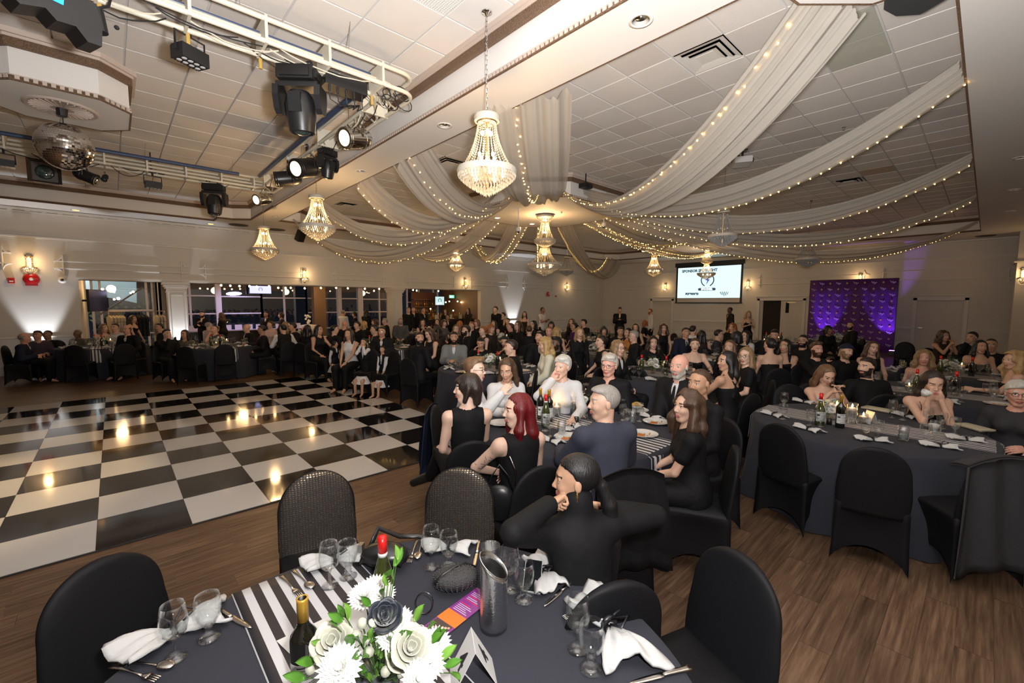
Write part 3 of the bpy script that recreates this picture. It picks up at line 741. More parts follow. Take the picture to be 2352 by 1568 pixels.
for px, py, lab in ((548, 516, 'dark round ceiling speaker left of the third chandelier'), (635, 527, 'dark round ceiling speaker right of the third chandelier'), (2264, 541, 'dark round ceiling speaker at the far right soffit corner')):
 p = Zp(px, py, ZS); t = empty('ceiling_speaker', (p[0], p[1], ZS)); tag(t, lab, 'speaker'); q = MB(); q.lathe([(.0, -.012), (.25, -.012), (.26, 0)], n=24); q.build('grille', mat('speaker_grille', (.05, .04, .035), .7), t); MB().shell([(.27, 0), (.27, -.014), (.25, -.014), (.25, 0)], n=24).build('rim', brown_m, t)
up_m = mat('uplight_body', (.015, .015, .016), .4)
for (x, y), e, lab in (((-1.45, 16.75), 190, 'small black floor uplighter against the end wall'), ((1.5, 16.7), 120, 'small black floor uplighter in front of the white column'), ((15.7, 16.8), 230, 'small black floor uplighter by the wall past the opening')):
 t = empty('floor_uplighter', (x, y, 0)); tag(t, lab, 'uplighter')
 MB().box((0, 0, .09), (.22, .14, .16)).build('body', up_m, t); MB().box((0, .01, .175), (.18, .10, .01)).build('lens', emis('uplight_lens', (.9, .92, 1), 12), t); MB().box((0, 0, .01), (.26, .1, .02)).build('base_plate', up_m, t)
 lamp('SPOT', 'uplight', (x, y + .03, .22), e, (.90, .93, 1.), .05, aim=(x, y + .32, 3.5), spot_size=.8, spot_blend=.5)
# truss
tr_m = mat('truss_cream', (.58, .54, .44), .45, noise=(5, .12)); blue_m = mat('blue_pipe', (.035, .06, .13), .35)
X0, X1, Y0, Y1 = -5., 2.78, 4.72, 10.98; dW = .30; ZB, ZU = 4.36, 4.56
ts = empty('lighting_truss', (0, 0, 0)); tag(ts, 'cream painted square lighting truss hung below the ceiling over the dance floor', 'truss')
ts.location = (0, 0, ZB)
def rail(b, x0, x1, y0, y1, z, r=.024):
 c = .18; pts = []
 def arc(cx, cy, a0):
  for i in range(5):
   a = a0 + PI / 2 * i / 4; pts.append((cx + c * math.cos(a), cy + c * math.sin(a), z))
 pts.append((x0, y0, z)); arc(x1 - c, y0 + c, -PI / 2); arc(x1 - c, y1 - c, 0); pts.append((x0, y1, z))
 b.tube(pts, r, 8)
for nm, a in (('outer_top_pipe', (X0, X1, Y0, Y1, ZU - ZB)), ('inner_top_pipe', (X0, X1 - dW, Y0 + dW, Y1 - dW, ZU - ZB)), ('outer_bottom_pipe', (X0, X1, Y0, Y1, 0)), ('inner_bottom_pipe', (X0, X1 - dW, Y0 + dW, Y1 - dW, 0)), ('centre_pipe', (X0, X1 - dW / 2, Y0 + dW / 2, Y1 - dW / 2, (ZU - ZB) / 2))):
 b = MB(); rail(b, *a); b.build(nm, tr_m, ts, smooth=True)
pl = MB()
pl.box((0, 0, (ZU - ZB) / 2), (.025, dW + .05, ZU - ZB + .05)); plate_me = pl.mesh('spacer_plate', tr_m)
for k in range(13):
 x = -4.6 + k * .58
 link('spacer_plate', plate_me, ts, (x, Y0 + dW / 2, 0)); link('spacer_plate', plate_me, ts, (x, Y1 - dW / 2, 0))
for k in range(4): link('spacer_plate', plate_me, ts, (X1 - dW / 2, 5.5 + k * 1.6, 0), PI / 2)
dg = MB()
for k in range(10):
 y = 5.2 + k * .58; dg.cyl((X1 - dW, y, 0), (X1, y + .55, 0), .012, n=6); dg.cyl((X1 - .02, y, 0), (X1 - .02, y + .29, ZU - ZB), .012, n=6); dg.cyl((X1 - .02, y + .29, ZU - ZB), (X1 - .02, y + .55, 0), .012, n=6)
dg.build('diagonal_braces', tr_m, ts)
b = MB(); b.cyl((-5, Y0 + .18, .14), (2.3, Y0 + .18, .14), .02, n=8); b.cyl((X1 - dW - .06, Y0 + .6, .2), (X1 - dW - .06, Y1 - .5, .2), .035, n=8); b.cyl((-5, Y1 - dW - .05, .2), (X1 - .7, Y1 - dW - .05, .2), .035, n=8); b.build('blue_pipe', blue_m, ts)
b = MB()
for x, y in ((.75, Y0 + .05), (1.0, Y0 + .05), (2.0, Y0 + .05), (.6, Y1 - .1), (2.0, Y1 - .1), (X1 - .05, 6.6), (X1 - .05, 8.8), (-2, Y0 + .05)): b.cyl((x, y, ZU - ZB), (x + .03, y, ZT - ZB), .004, n=5)
b.build('hanging_wires', steel, ts)
gl_ = mat('amber_sleeve', (.45, .30, .08), .2)
b = MB()
for k in range(13):
 b.cyl((-4.6 + k * .58 + .02, Y0 + dW + .02, -.02), (-4.6 + k * .58 + .02, Y0 + dW + .02, -.12), .018, n=8)
b.build('amber_sleeves', gl_, ts)
rr = random.Random(21)
for m, n_, nm in ((cord_m, 26, 'black_cables'), (tr_m, 12, 'cream_cables')):
 b = MB()
 for k in range(n_):
  q = rr.random()
  if q < .5: p0 = (rr.uniform(-1.5, 2.2), Y0 + rr.uniform(.05, .3)); d = Vector((1, 0, 0))
  elif q < .8: p0 = (X1 - rr.uniform(.02, .35), rr.uniform(4.9, 9.8)); d = Vector((0, 1, 0))
  else: p0 = (rr.uniform(-1.5, 1.8), Y1 - rr.uniform(.0, .3)); d = Vector((1, 0, 0))
  L_ = rr.uniform(.3, 1.); sg = rr.uniform(.03, .16); pts = []
  for i in range(9):
   u = i / 8; pts.append(Vector((*p0, .0)) + d * L_ * u + Vector((0, 0, -sg * 4 * u * (1 - u) + .02)) + Vector((rr.uniform(-.01, .01), rr.uniform(-.01, .01), 0)))
  b.tube(pts, .006, 5)
 for k in range(6 if m is cord_m else 3):
  c = Vector((rr.uniform(2.3, 2.75), rr.uniform(4.8, 5.3), rr.uniform(-.08, .1))); r_ = rr.uniform(.05, .11); b.tube([c + Vector((r_ * math.cos(a), r_ * .4 * math.sin(a), r_ * math.sin(a))) for a in np.linspace(0, 2 * PI, 12)], .006, 5)
 tag(b.build(nm, m, ts), kind='stuff')
blk = mat('fixture_black', (.012, .012, .013), .35, bump=(40, .1, .002)); lensm = mat('lens_glass', (.02, .04, .04), .05, spec=.9, coat=1)
lit = emis('stage_lamp_glow', (1, .70, .34), 4.5)
def moving_head(loc, yaw, tilt, s, lab):
 t = empty('moving_head_light', loc, yaw); tag(t, lab, 'stage light'); t.scale = (s, s, s)
 b = MB(); b.box((0, 0, -.09), (.34, .24, .13)); b.box((0, -.125, -.09), (.28, .02, .09)); b.box((-.18, 0, -.09), (.03, .16, .08)); b.box((.18, 0, -.09), (.03, .16, .08)); b.build('base', blk, t)
 b = MB()
 for x in (-.1, .1): b.tube([(x + .03 * math.cos(a), 0, .02 + .035 * math.sin(a)) for a in np.linspace(0, 1.7 * PI, 9)], .012, 6); b.box((x, 0, -.02), (.04, .05, .03))
 b.build('clamp', black_p, t)
 b = MB(); b.box((0, 0, -.19), (.40, .16, .05))
 for sx in (-1, 1):
  b.prism([(-.09, -.2), (.09, -.2), (.10, -.30), (.07, -.42), (.03, -.46), (-.03, -.46), (-.07, -.42), (-.10, -.30)], sx * .20 - .028, sx * .20 + .028, M=Matrix.Rotation(PI / 2, 4, 'Z') @ Matrix.Rotation(PI / 2, 4, 'X'))
 b.build('yoke', blk, t)
 h = empty('head', (0, 0, -.37), 0, t); h.rotation_euler = (tilt, 0, 0)
 b = MB(); b.lathe([(.0, .13), (.09, .13), (.125, .08), (.145, .0), (.14, -.1), (.125, -.2), (.118, -.25), (.10, -.26), (.098, -.235), (.0, -.235)][::-1], n=16); b.box((0, .12, 0), (.12, .05, .18)); b.box((0, -.12, 0), (.12, .05, .18)); autosmooth(b.build('head_shell', blk, h), 35)
 MB().lathe([(0, -.275), (.04, -.27), (.08, -.25), (.085, -.235)], n=14).build('lens', lensm, h, smooth=True)
 return t
def par(loc, aim, s, m, islit, lab, yoke_m=None):
 t = empty('stage_lamp', loc); t.rotation_mode = 'QUATERNION'; t.rotation_quaternion = aimrot(aim); t.scale = (s, s, s); tag(t, lab, 'stage light')
 b = MB(); b.shell([(.125, -.2), (.125, .1), (.10, .17), (.06, .21), (.0, .215), (.0, .205), (.05, .2), (.09, .16), (.115, .1), (.115, -.2)], n=24)
 for z in (-.2, -.17, .06): b.lathe([(.126, z - .008), (.131, z), (.126, z + .008)], n=24)
 autosmooth(b.build('barrel', m, t), 40)
 MB().lathe([(0, -.222), (.06, -.216), (.116, -.203)], n=20).build('lamp_face', lit if islit else lensm, t, smooth=True)
 up = aimrot(aim).inverted() @ Vector((0, 0, 1))
 side = Vector((0, 0, -1)).cross(up).normalized()
 b = MB()
 for sx in (-1, 1): b.tube([side * sx * .13, side * sx * .14 + up * .12, side * sx * .03 + up * .2], .013, 4, sq=.4)
 b.cyl(up * .2, up * .28, .016); b.tube([up * .28 + side * (.03 * math.cos(a)) + up * .03 * math.sin(a) for a in np.linspace(0, 5, 8)], .01, 5)
 b.build('yoke', yoke_m or blk, t)
 if islit: pass
 return t
moving_head((1.56, Y0 + dW - .05, ZB - .01), math.radians(-40), math.radians(6), 1.04, 'large black moving head lamp hanging from the nearest truss side')
q = Zp(487, 425, ZB); moving_head((q[0], Y1 - .05, ZB), math.radians(-30), math.radians(-5), 1.0, 'black moving head lamp on the far truss side near its corner')
q = Xp(752, 345, X1 - .12); moving_head((X1 - .12, q[1], ZB), math.radians(20), math.radians(8), .72, 'small black moving head lamp on the right truss side by the silver lamp')
chr_ = mat('polished_aluminium', (.72, .70, .66), .14, 1.)
def ontruss(px, py, z): return Zp(px, py, z)
q = Zp(820, 318, 4.16); par(tuple(q), (-1, -.30, -.30), 1.05, chr_, True, 'polished silver stage lamp at the near right truss corner', chr_)
q = Zp(706, 385, 4.16); par(tuple(q), (-1, -.45, -.38), 1.2, blk, True, 'large black stage lamp glowing toward the room on the right truss side')
q = Zp(662, 410, 4.16); par(tuple(q), (-1, .35, -.2), 1.05, blk, False, 'black unlit stage lamp tucked behind the glowing one')
q = Zp(606, 457, 4.12); par(tuple(q), (-1, -.45, -.35), .92, chr_, True, 'small silver stage lamp glowing at the far truss corner', chr_)
lamp('SPOT', 'stage_beam', tuple(Zp(690, 392, 4.05) - np.array([.25, .05, .05])), 260, (1, .72, .38), .1, aim=(-1.6, 6.4, 0), spot_size=.7, spot_blend=.5)
lamp('SPOT', 'stage_beam', tuple(Zp(592, 462, 4.0) - np.array([.25, .05, .05])), 160, (1, .72, .38), .1, aim=(-2.2, 8.0, 0), spot_size=.7, spot_blend=.5)
lamp('SPOT', 'stage_beam', tuple(Zp(780, 322, 4.05) - np.array([.25, .0, .05])), 160, (1, .72, .38), .1, aim=(-2.4, 6.4, 0), spot_size=.7, spot_blend=.5)
def led_flood(loc, yaw, lab, s=1.):
 t = empty('led_flood', loc, yaw); t.scale = (s, s, s); tag(t, lab, 'stage light')
 b = MB(); b.box((0, 0, -.2), (.22, .13, .11));
 for k in range(9): b.box((-.1 + k * .025, .07, -.2), (.008, .03, .1))
 h = b.build('housing', blk, t)
 b = MB(); b.tube([(-.12, 0, -.2), (-.12, 0, -.05), (.12, 0, -.05), (.12, 0, -.2)], .01, 4); b.cyl((0, 0, -.05), (0, 0, .03), .015); b.build('bracket', black_p, t)
 b = MB()
 for i in range(4):
  for j in range(2): b.lathe([(0, -.003), (.018, -.002), (.02, 0)], c=(-.075 + i * .05, -.03 + j * .06, -.256), n=8)
 b.build('diodes', mat('diode', (.6, .6, .6), .15), h)
 return t
q = Zp(435, 85, ZB - .1); led_flood((q[0] + .02, Y0 + .34, ZB + .02), .5, 'small black LED flood with eight diodes under the near truss', 1.1)
q = Yp(350, 400, Y1 - .1); led_flood((q[0], Y1 - .1, ZB), .1, 'small black LED flood under the middle of the far truss', 1.1)
t = empty('dimmer_box', (2.02, Y0 + dW - .05, ZB + .02)); tag(t, 'black dimmer box with dangling plugs under the near truss corner', 'dimmer')
MB().box((0, 0, -.07), (.46, .2, .13)).build('case', blk, t); b = MB()
for k in range(5): b.cyl((-.18 + k * .09, -.06, -.13), (-.18 + k * .09, -.06, -.2), .012, n=8); b.tube([(-.18 + k * .09, -.06, -.2), (-.17 + k * .09, -.05, -.27), (-.05 + k * .05, 0, -.29), (.2, .05, -.2)], .006, 5)
b.build('plugs', black_p, t)
q = Yp(103, 388, Y1 - .05)
t = empty('scoop_flood', (q[0], Y1 - .05, ZB)); tag(t, 'square brown scoop floodlight on the far truss below the mirror ball', 'stage light')
sm_ = mat('scoop_brown', (.05, .035, .028), .4)
b = MB(); b.box((0, .05, -.26), (.3, .22, .3)); b.add([(-.15, -.06, -.11), (.15, -.06, -.11), (.15, -.06, -.41), (-.15, -.06, -.41), (-.2, -.14, -.08), (.2, -.14, -.08), (.2, -.14, -.45), (-.2, -.14, -.45)], [(0, 1, 5, 4), (1, 2, 6, 5), (2, 3, 7, 6), (3, 0, 4, 7)]); b.build('housing', sm_, t)
MB().ball((0, -.06, -.26), .12, 12, sc=(1, .35, 1)).build('lens', lensm, t, smooth=True); MB().cyl((0, 0, -.1), (0, 0, .03), .02).build('clamp', black_p, t)
q = Yp(195, 385, Y1 - .05); par((q[0], Y1 - .05, ZB - .22), (.8, -.3, -.35), .8, blk, False, 'short black stage lamp half hidden behind the mirror ball')
q = Yp(240, 393, Y1 - .05); par((q[0], Y1 - .05, ZB - .2), (-.2, -.6, -.6), .35, blk, False, 'tiny black spot lamp just right of the mirror ball')
q = Yp(8, 350, Y1 - .05); led_flood((q[0], Y1 - .05, ZB), .1, 'black LED flood at the left end of the far truss', 1.0)
q = Yp(350, 435, Y1 + .5); t = empty('ceiling_bracket', (q[0], Y1 + .5, ZT)); tag(t, 'black bracket with two small bars hanging beyond the far truss', 'bracket')
b = MB(); b.cyl((0, 0, 0), (0, 0, -.3), .012); b.box((-.12, 0, -.22), (.22, .05, .05)); b.box((.06, 0, -.42), (.3, .08, .06)); b.cyl((0, 0, -.3), (.02, 0, -.4), .02); b.build('bars', black_p, t);
q = Dp(105, 20, 4.4); t = empty('effect_projector', (-1.32, 5.0, 4.36)); t.location = tuple(Yp(108, 12, 4.85)); t.rotation_euler = (.15, .1, .25); tag(t, 'black notched effect projector with a blue display at top left', 'stage light')
b = MB(); b.prism([(-.27, -.1), (-.22, .06), (-.2, .12), (.22, .12), (.27, .0), (.28, -.16), (.2, -.17), (.13, -.10), (.03, -.12), (-.03, -.07), (-.15, -.12), (-.2, -.08)], -.16, .16, M=Matrix.Rotation(PI / 2, 4, 'X')); b.build('housing', blk, t)
MB().box((0, -.165, .02), (.11, .008, .035)).build('display', emis('blue_display', (.05, .45, .9), 1.4), t)
t = empty('small_spot', tuple(Yp(220, 42, 4.85))); tag(t, 'small black cylinder spot hanging left of the near truss', 'stage light')
b = MB(); b.cyl((0, 0, .07), (.02, .0, -.1), .05, n=14); b.build('barrel', blk, t); b = MB(); b.tube([(0, 0, .07), (.08, 0, .12), (.1, 0, .2), (.05, 0, .35)], .01, 5); b.ball((.12, 0, -.02), .018, 8); b.build('arm', black_p, t)
# mirror ball
mb_ = empty('mirror_ball', (-.33, 8.09, ZS)); tag(mb_, 'large mirror ball hanging under the left octagon by a short chain', 'mirror ball')
b = MB(); R_ = .285; cz = VZ(-.33, 8.09, 152, 338) - ZS
nr = 34
for i in range(nr):
 a0, a1 = PI * i / nr, PI * (i + 1) / nr; n_ = max(4, int(2 * PI * math.sin((a0 + a1) / 2) / (PI / nr)))
 for j in range(n_):
  t0, t1 = 2 * PI * j / n_, 2 * PI * (j + .93) / n_
  P_ = lambda a, t: (R_ * math.sin(a) * math.cos(t), R_ * math.sin(a) * math.sin(t), cz + R_ * math.cos(a))
  b.face([P_(a0 + .004, t0), P_(a1 - .004, t0), P_(a1 - .004, t1), P_(a0 + .004, t1)])
mirror = mat('mirror_facet', (.82, .78, .74), .06, 1.)
tag(b.build('mirror_facets', mirror, mb_, fix=False), kind='stuff')
MB().ball((0, 0, cz), R_ * .985, 24).build('core', mat('grout_grey', (.15, .13, .12), .6), mb_, smooth=True)
b = MB(); b.cyl((0, 0, 0), (0, 0, -.1), .06, .045, n=14); b.cyl((0, 0, -.1), (0, 0, cz + R_ - .01), .006); b.build('motor', black_p, mb_)
b = MB(); b.lathe([(.0, -.012), (.3, -.012), (.33, -.02), (.35, -.006), (.35, .0)], n=32)
for k in range(28): a = 2 * PI * k / 28; b.box((.2 * math.cos(a), .2 * math.sin(a), -.018), (.18, .012, .012), rz=a)
autosmooth(b.build('ceiling_medallion', crown_m, mb_), 30)
# chandeliers
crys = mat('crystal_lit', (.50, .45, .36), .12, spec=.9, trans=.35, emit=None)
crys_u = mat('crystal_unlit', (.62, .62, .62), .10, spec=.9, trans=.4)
gold_f = mat('chandelier_gold', (.75, .55, .28), .25, 1.)
flame = emis('candle_bulb', (1, .66, .30), 38)
def tiers(bs, bb, br, zt, rt, zr, rr_, zb, n, per):
 """strands from a small ring flaring to a wide one, basket of crystals below"""
 for k in range(n):
  a = 2 * PI * k / n
  for i in range(per):
   u = i / (per - 1); r = rt + (rr_ * .93 - rt) * (u ** 2.1 * .8 + u * .2); z = zt + (zr - zt) * u
   bs.octa((r * math.cos(a), r * math.sin(a), z), .0085 * (rr_ / .31) ** .5, .012)
 br.lathe([(rr_ * .96, zr - .025), (rr_, zr - .03), (rr_ + .008, zr), (rr_, zr + .03), (rr_ * .96, zr + .025)], n=28)
 nt_ = 9
 for i in range(nt_):
  u = (i + .5) / nt_; r = rr_ * (1 - u ** 1.35) * .95 + .01; z = zr - .03 + (zb - zr + .03) * u
  n_ = max(5, int(2 * PI * r / .035))
  for k in range(n_):
   a = 2 * PI * (k + .5 * (i % 2)) / n_; bb.octa((r * math.cos(a), r * math.sin(a), z), .015, .026)
def make_chand(double, m):
 t = empty('chandelier', (0, 0, 0))
 bs, bb, br = MB(), MB(), MB()
 if not double:
  H = .80
  br.lathe([(.10, -.055), (.13, -.05), (.14, -.02), (.13, .01), (.09, .015), (.085, -.05)], n=24)
  tiers(bs, bb, br, -.06, .095, -.56, .31, -.80, 26, 22)
  bl = [(.05 * math.cos(a), .05 * math.sin(a), -.16) for a in (0, 2.1, 4.2)] + [(.10 * math.cos(a), .10 * math.sin(a), -.40) for a in (0, 1.57, 3.14, 4.7)] + [(.17 * math.cos(a), .17 * math.sin(a), -.60) for a in (.4, 1.65, 2.9, 4.2, 5.4)]
 else:
  br.lathe([(.20, -.05), (.235, -.05), (.24, -.01), (.2, .02), (.1, .03), (.1, .0)], n=24)
  for i in range(4):
   r = .2 - i * .03
   for k in range(22): a = 2 * PI * (k + .5 * i) / 22; bb.octa((r * math.cos(a), r * math.sin(a), -.07 - i * .035), .014, .024)
  tiers(bs, bb, br, -.2, .11, -.68, .30, -.86, 24, 16); tiers(bs, bb, br, -.88, .13, -1.34, .47, -1.66, 30, 18)
  bl = [(.05 * math.cos(a), .05 * math.sin(a), z) for z in (-.12, -.45, -1.05) for a in (0, 2.1, 4.2)] + [(.2 * math.cos(a), .2 * math.sin(a), -1.4) for a in (0, 1.25, 2.5, 3.8, 5)]
 tag(bs.build('crystal_strands', m, t, fix=False), kind='stuff'); tag(bb.build('crystal_basket', m, t, fix=False), kind='stuff'); autosmooth(br.build('crystal_rings', mat('beaded_ring', (.5, .45, .38), .25, bump=(180, 1., .004), spec=.8), t), 50)
 fr = MB(); zb = -.74 if not double else -1.6
 fr.cyl((0, 0, 0), (0, 0, zb), .012, n=8)
 for z, r in ((-.06, .1), (-.55, .29)) if not double else ((-.2, .11), (-.67, .29), (-.88, .13), (-1.33, .45)):
  fr.tube([(r * math.cos(a), r * math.sin(a), z) for a in np.linspace(0, 2 * PI, 20)[:-1]], .006, 5, closed=True)
  for a in (0, PI / 2, PI, 1.5 * PI): fr.cyl((0, 0, z), (r * math.cos(a), r * math.sin(a), z), .005, n=5)
 fr.build('frame', gold_f, t)
 for c in bl: MB().ball(c, .018, 8, sc=(1, 1, 1.5)).build('bulb', flame if m is crys else mat('bulb_off', (.6, .58, .5), .2), t, smooth=True)
 return t
def chain_mesh(L_):
 b = MB(); n = max(1, int(L_ / .045))
 for k in range(n):
  z = -(k + .5) * L_ / n; a = k % 2 * PI / 2; h = L_ / n * .62
  b.tube([(.011 * math.cos(q) * math.cos(a), .011 * math.cos(q) * math.sin(a), z + h * math.sin(q)) for q in np.linspace(0, 2 * PI, 9)[:-1]], .0028, 4, closed=True)
 return b.mesh('chain', chrome)
can_me = MB().lathe([(.0, -.04), (.02, -.04), (.03, -.02), (.055, -.016), (.06, 0)], n=20).mesh('canopy', chrome, True)
protoL = make_chand(False, crys); protoU = make_chand(False, crys_u); protoD = make_chand(True, crys)
for q in (protoL, protoU, protoD): remember(q)
used = {}
def place_chand(proto, x, y, ztop, zc, lab, group, e, s=1.):
 if proto.name in used: o = dup(proto)
 else: o = proto; used[proto.name] = 1
 o.location = (x, y, ztop); o.scale = (s, s, s); tag(o, lab, 'chandelier', group)
 L_ = (zc - ztop) / s
 c = link('chain', chain_mesh(L_), o, (0, 0, L_)); link('canopy', can_me, o, (0, 0, L_))
 if e: lamp('POINT', 'chandelier_glow', (x, y, ztop - .35 * s), e, WARM, .12); lamp('POINT', 'chandelier_glow', (x, y, ztop - 1.0 * s), e * .5, WARM, .1)
 return o
p = Zp(1118, 27, ZT); cx_, cy_ = p[0], p[1]
place_chand(protoL, cx_, cy_, VZ(cx_, cy_, 1117, 268), ZT, 'nearest lit crystal chandelier hanging by a long chain beside the beam', 'lit crystal chandeliers', 24, 1.0)
p = Xp(727, 450, cx_); place_chand(protoL, cx_, p[1], p[2], ZT, 'second lit crystal chandelier along the beam', 'lit crystal chandeliers', 30, 1.04)
p = Xp(606, 521, cx_); place_chand(protoL, cx_, p[1], p[2], ZT, 'third lit crystal chandelier along the beam, near the white column', 'lit crystal chandeliers', 30, 1.04)
p = Dp(1047, 571, 15.9); place_chand(protoL, p[0], p[1], p[2], ZT, 'lit crystal chandelier in front of the left wall beneath the gathered swags', 'lit crystal chandeliers', 26, 1.02)
p = Dp(1503, 584, 16.8); place_chand(protoL, p[0], p[1], p[2], ZT, 'gold lit crystal chandelier left of the projection screen', 'lit crystal chandeliers', 12, 1.05)
p = Zp(1668, 353, ZT); z_ = VZ(p[0], p[1], 1664, 484); place_chand(protoU, p[0], p[1], z_, ZT, 'unlit grey crystal chandelier hanging between the swags', 'unlit crystal chandeliers', 0, (z_ - VZ(p[0], p[1], 1664, 566)) / .8)
p = Dp(1857, 550, 12.6); place_chand(protoU, p[0], p[1], p[2], ZT, 'unlit grey crystal chandelier above the purple backdrop', 'unlit crystal chandeliers', 0, 1.0)
p = Dp(1302, 590, 18.5); place_chand(protoU, p[0], p[1], p[2], ZT, 'faint unlit crystal chandelier near the room corner', 'unlit crystal chandeliers', 0, 1.)
z0 = ZS; z1 = VZ(OCB[0], OCB[1], 1253, 634); place_chand(protoD, OCB[0], OCB[1], ZS - .03, ZS, 'large double tier lit chandelier under the central octagon', 'double tier chandeliers', 50, (ZS - .03 - z1) / 1.66)
z1 = VZ(OCC[0], OCC[1], 1612, 642); place_chand(protoD, OCC[0], OCC[1], ZS - .03, ZS, 'double tier lit chandelier in front of the projection screen', 'double tier chandeliers', 50, (ZS - .03 - z1) / 1.66)
def sconce_proto():
 t = empty('wall_sconce', (0, 0, 0)); b = MB()
 for k in range(9):
  a = PI + PI * k / 8
  for i in range(6): r = .05 + .012 * (i / 5); b.octa((r * math.cos(a), r * math.sin(a), .12 - i * .045), .010, .018)
 for i in range(5):
  r = .125 - i * .024
  for k in range(9): a = PI + PI * k / 8; b.octa((r * math.cos(a), r * math.sin(a), -.15 - i * .035), .014, .024)
 tag(b.build('crystals', crys, t, fix=False), kind='stuff')
 b = MB(); b.lathe([(.06, .13), (.075, .15), (.06, .17)], n=16); b.lathe([(.12, -.14), (.14, -.12), (.12, -.10)], n=16); b.box((0, .0, .02), (.08, .02, .36)); b.build('frame', gold_f, t)
 MB().ball((0, -.04, .10), .022, 8).build('bulb', flame, t, smooth=True); MB().ball((-.05, -.05, -.14), .022, 8).build('bulb', flame, t, smooth=True); MB().ball((.05, -.05, -.14), .022, 8).build('bulb', flame, t, smooth=True)
 return remember(t)
sp_ = sconce_proto(); first = True
for kind, px, py, lab in (('L', 67, 603, 'crystal wall sconce above the red fire bell'), ('L', 699, 631, 'crystal wall sconce above the opening between two panel mouldings'), ('L', 1069, 649, 'crystal wall sconce above the bar end of the opening'), ('L', 1303, 658, 'crystal wall sconce near the room corner above the second bell'),
                          ('R', 1528, 659, 'crystal wall sconce left of the projection screen'), ('R', 1718, 653, 'crystal wall sconce right of the projection screen'), ('R', 1976, 639, 'crystal wall sconce just over the purple backdrop'), ('P', 2350, 630, 'crystal wall sconce on the pier at the right edge')):
 o = sp_ if first else dup(sp_); first = False
 if kind == 'L': p = Yp(px, py, YW - .04); o.location = tuple(p); o.rotation_euler = (0, 0, 0); g_ = (p[0], p[1] - .2, p[2])
 elif kind == 'R': p = Xp(px, py, XW - .04); o.location = tuple(p); o.rotation_euler = (0, 0, -PI / 2); g_ = (p[0] - .2, p[1], p[2])
 else: p = Xp(px, py, 22.25); o.location = tuple(p); o.rotation_euler = (0, 0, -PI / 2); g_ = (p[0] - .2, p[1], p[2])
 tag(o, lab, 'wall light', 'crystal wall sconces'); lamp('POINT', 'sconce_glow', g_, 6, WARM, .08)
# swagged drapes with fairy lights
voile = sheer('voile', (.66, .62, .56), .33); fairy = emis('fairy_bulb', (1, .58, .14), 26)
def drape(P0, P1, sag, w0, w1, lab, tilt=.5, tilt1=None, lights=(.5,), step=.135, seed=0, wm=None, bend=0.):
 P0, P1 = Vector(P0), Vector(P1); d = P1 - P0; hd = Vector((d.x, d.y, 0)).normalized(); pp = Vector((-hd.y, hd.x, 0))
 tilt1 = tilt if tilt1 is None else tilt1; wm = wm or (w0 + w1) / 2
 r0 = random.Random(seed); ph = [r0.uniform(0, 6.28) for _ in range(6)]
 def fn(u, v):
  c = P0 + d * u; c.z -= sag * 4 * u * (1 - u) * (1 - .25 * (u - .5)); c += pp * (bend * 4 * u * (1 - u))
  a = tilt + (tilt1 - tilt) * u; wv = w0 * (1 - u) ** 2 + 2 * u * (1 - u) * wm + w1 * u ** 2; s_ = v - .5
  fold = (.030 * math.sin(s_ * 21 + ph[0] + .8 * math.sin(u * 3 + ph[1])) + .018 * math.sin(s_ * 47 + ph[2] + u * 2) + .01 * math.sin(s_ * 83 + ph[3])) * (.5 + wv)
  lat = pp * math.cos(a) - Vector((0, 0, 1)) * math.sin(a); nor = pp * math.sin(a) + Vector((0, 0, 1)) * math.cos(a)
  sagx = .10 * wv * (4 * s_ * s_ - .4) * (4 * u * (1 - u))
  return c + lat * (s_ * wv) + nor * (fold + sagx)
 t = empty('voile_swag', tuple(P0)); tag(t, lab, 'drape', 'swags of sheer voile')
 off = lambda q: q - P0
 b = MB(); b.grid(lambda u, v: off(fn(u, v)), 44, 40); o = b.build('voile_cloth', voile, t, smooth=True, fix=False)
 for v_ in lights:
  L_ = d.length * (1 + 1.5 * (sag / d.length) ** 2); n = int(L_ / step); b = MB(); pts = []
  for k in range(n + 1):
   u = (k + r0.uniform(-.25, .25)) / n; u = min(1, max(0, u)); q = off(fn(u, .5 + v_ * .97 + r0.uniform(-.03, .03))) + Vector((0, 0, -.01))
   b.ball(q, .0085, 6); pts.append(q)
  tag(b.build('fairy_bulbs', fairy, t, fix=False), kind='stuff'); MB().tube(pts, .0022, 3).build('wire', mat('clear_wire', (.5, .42, .25), .4), t)
 return t
O_ = Vector((OCB[0], OCB[1], ZS + .12))
def inner(P, r=1.85, a=0.):
 d = Vector((P[0] - O_.x, P[1] - O_.y)); d.normalize(); d = Matrix.Rotation(a, 2) @ d; return (O_.x + d.x * r, O_.y + d.y * r, O_.z)
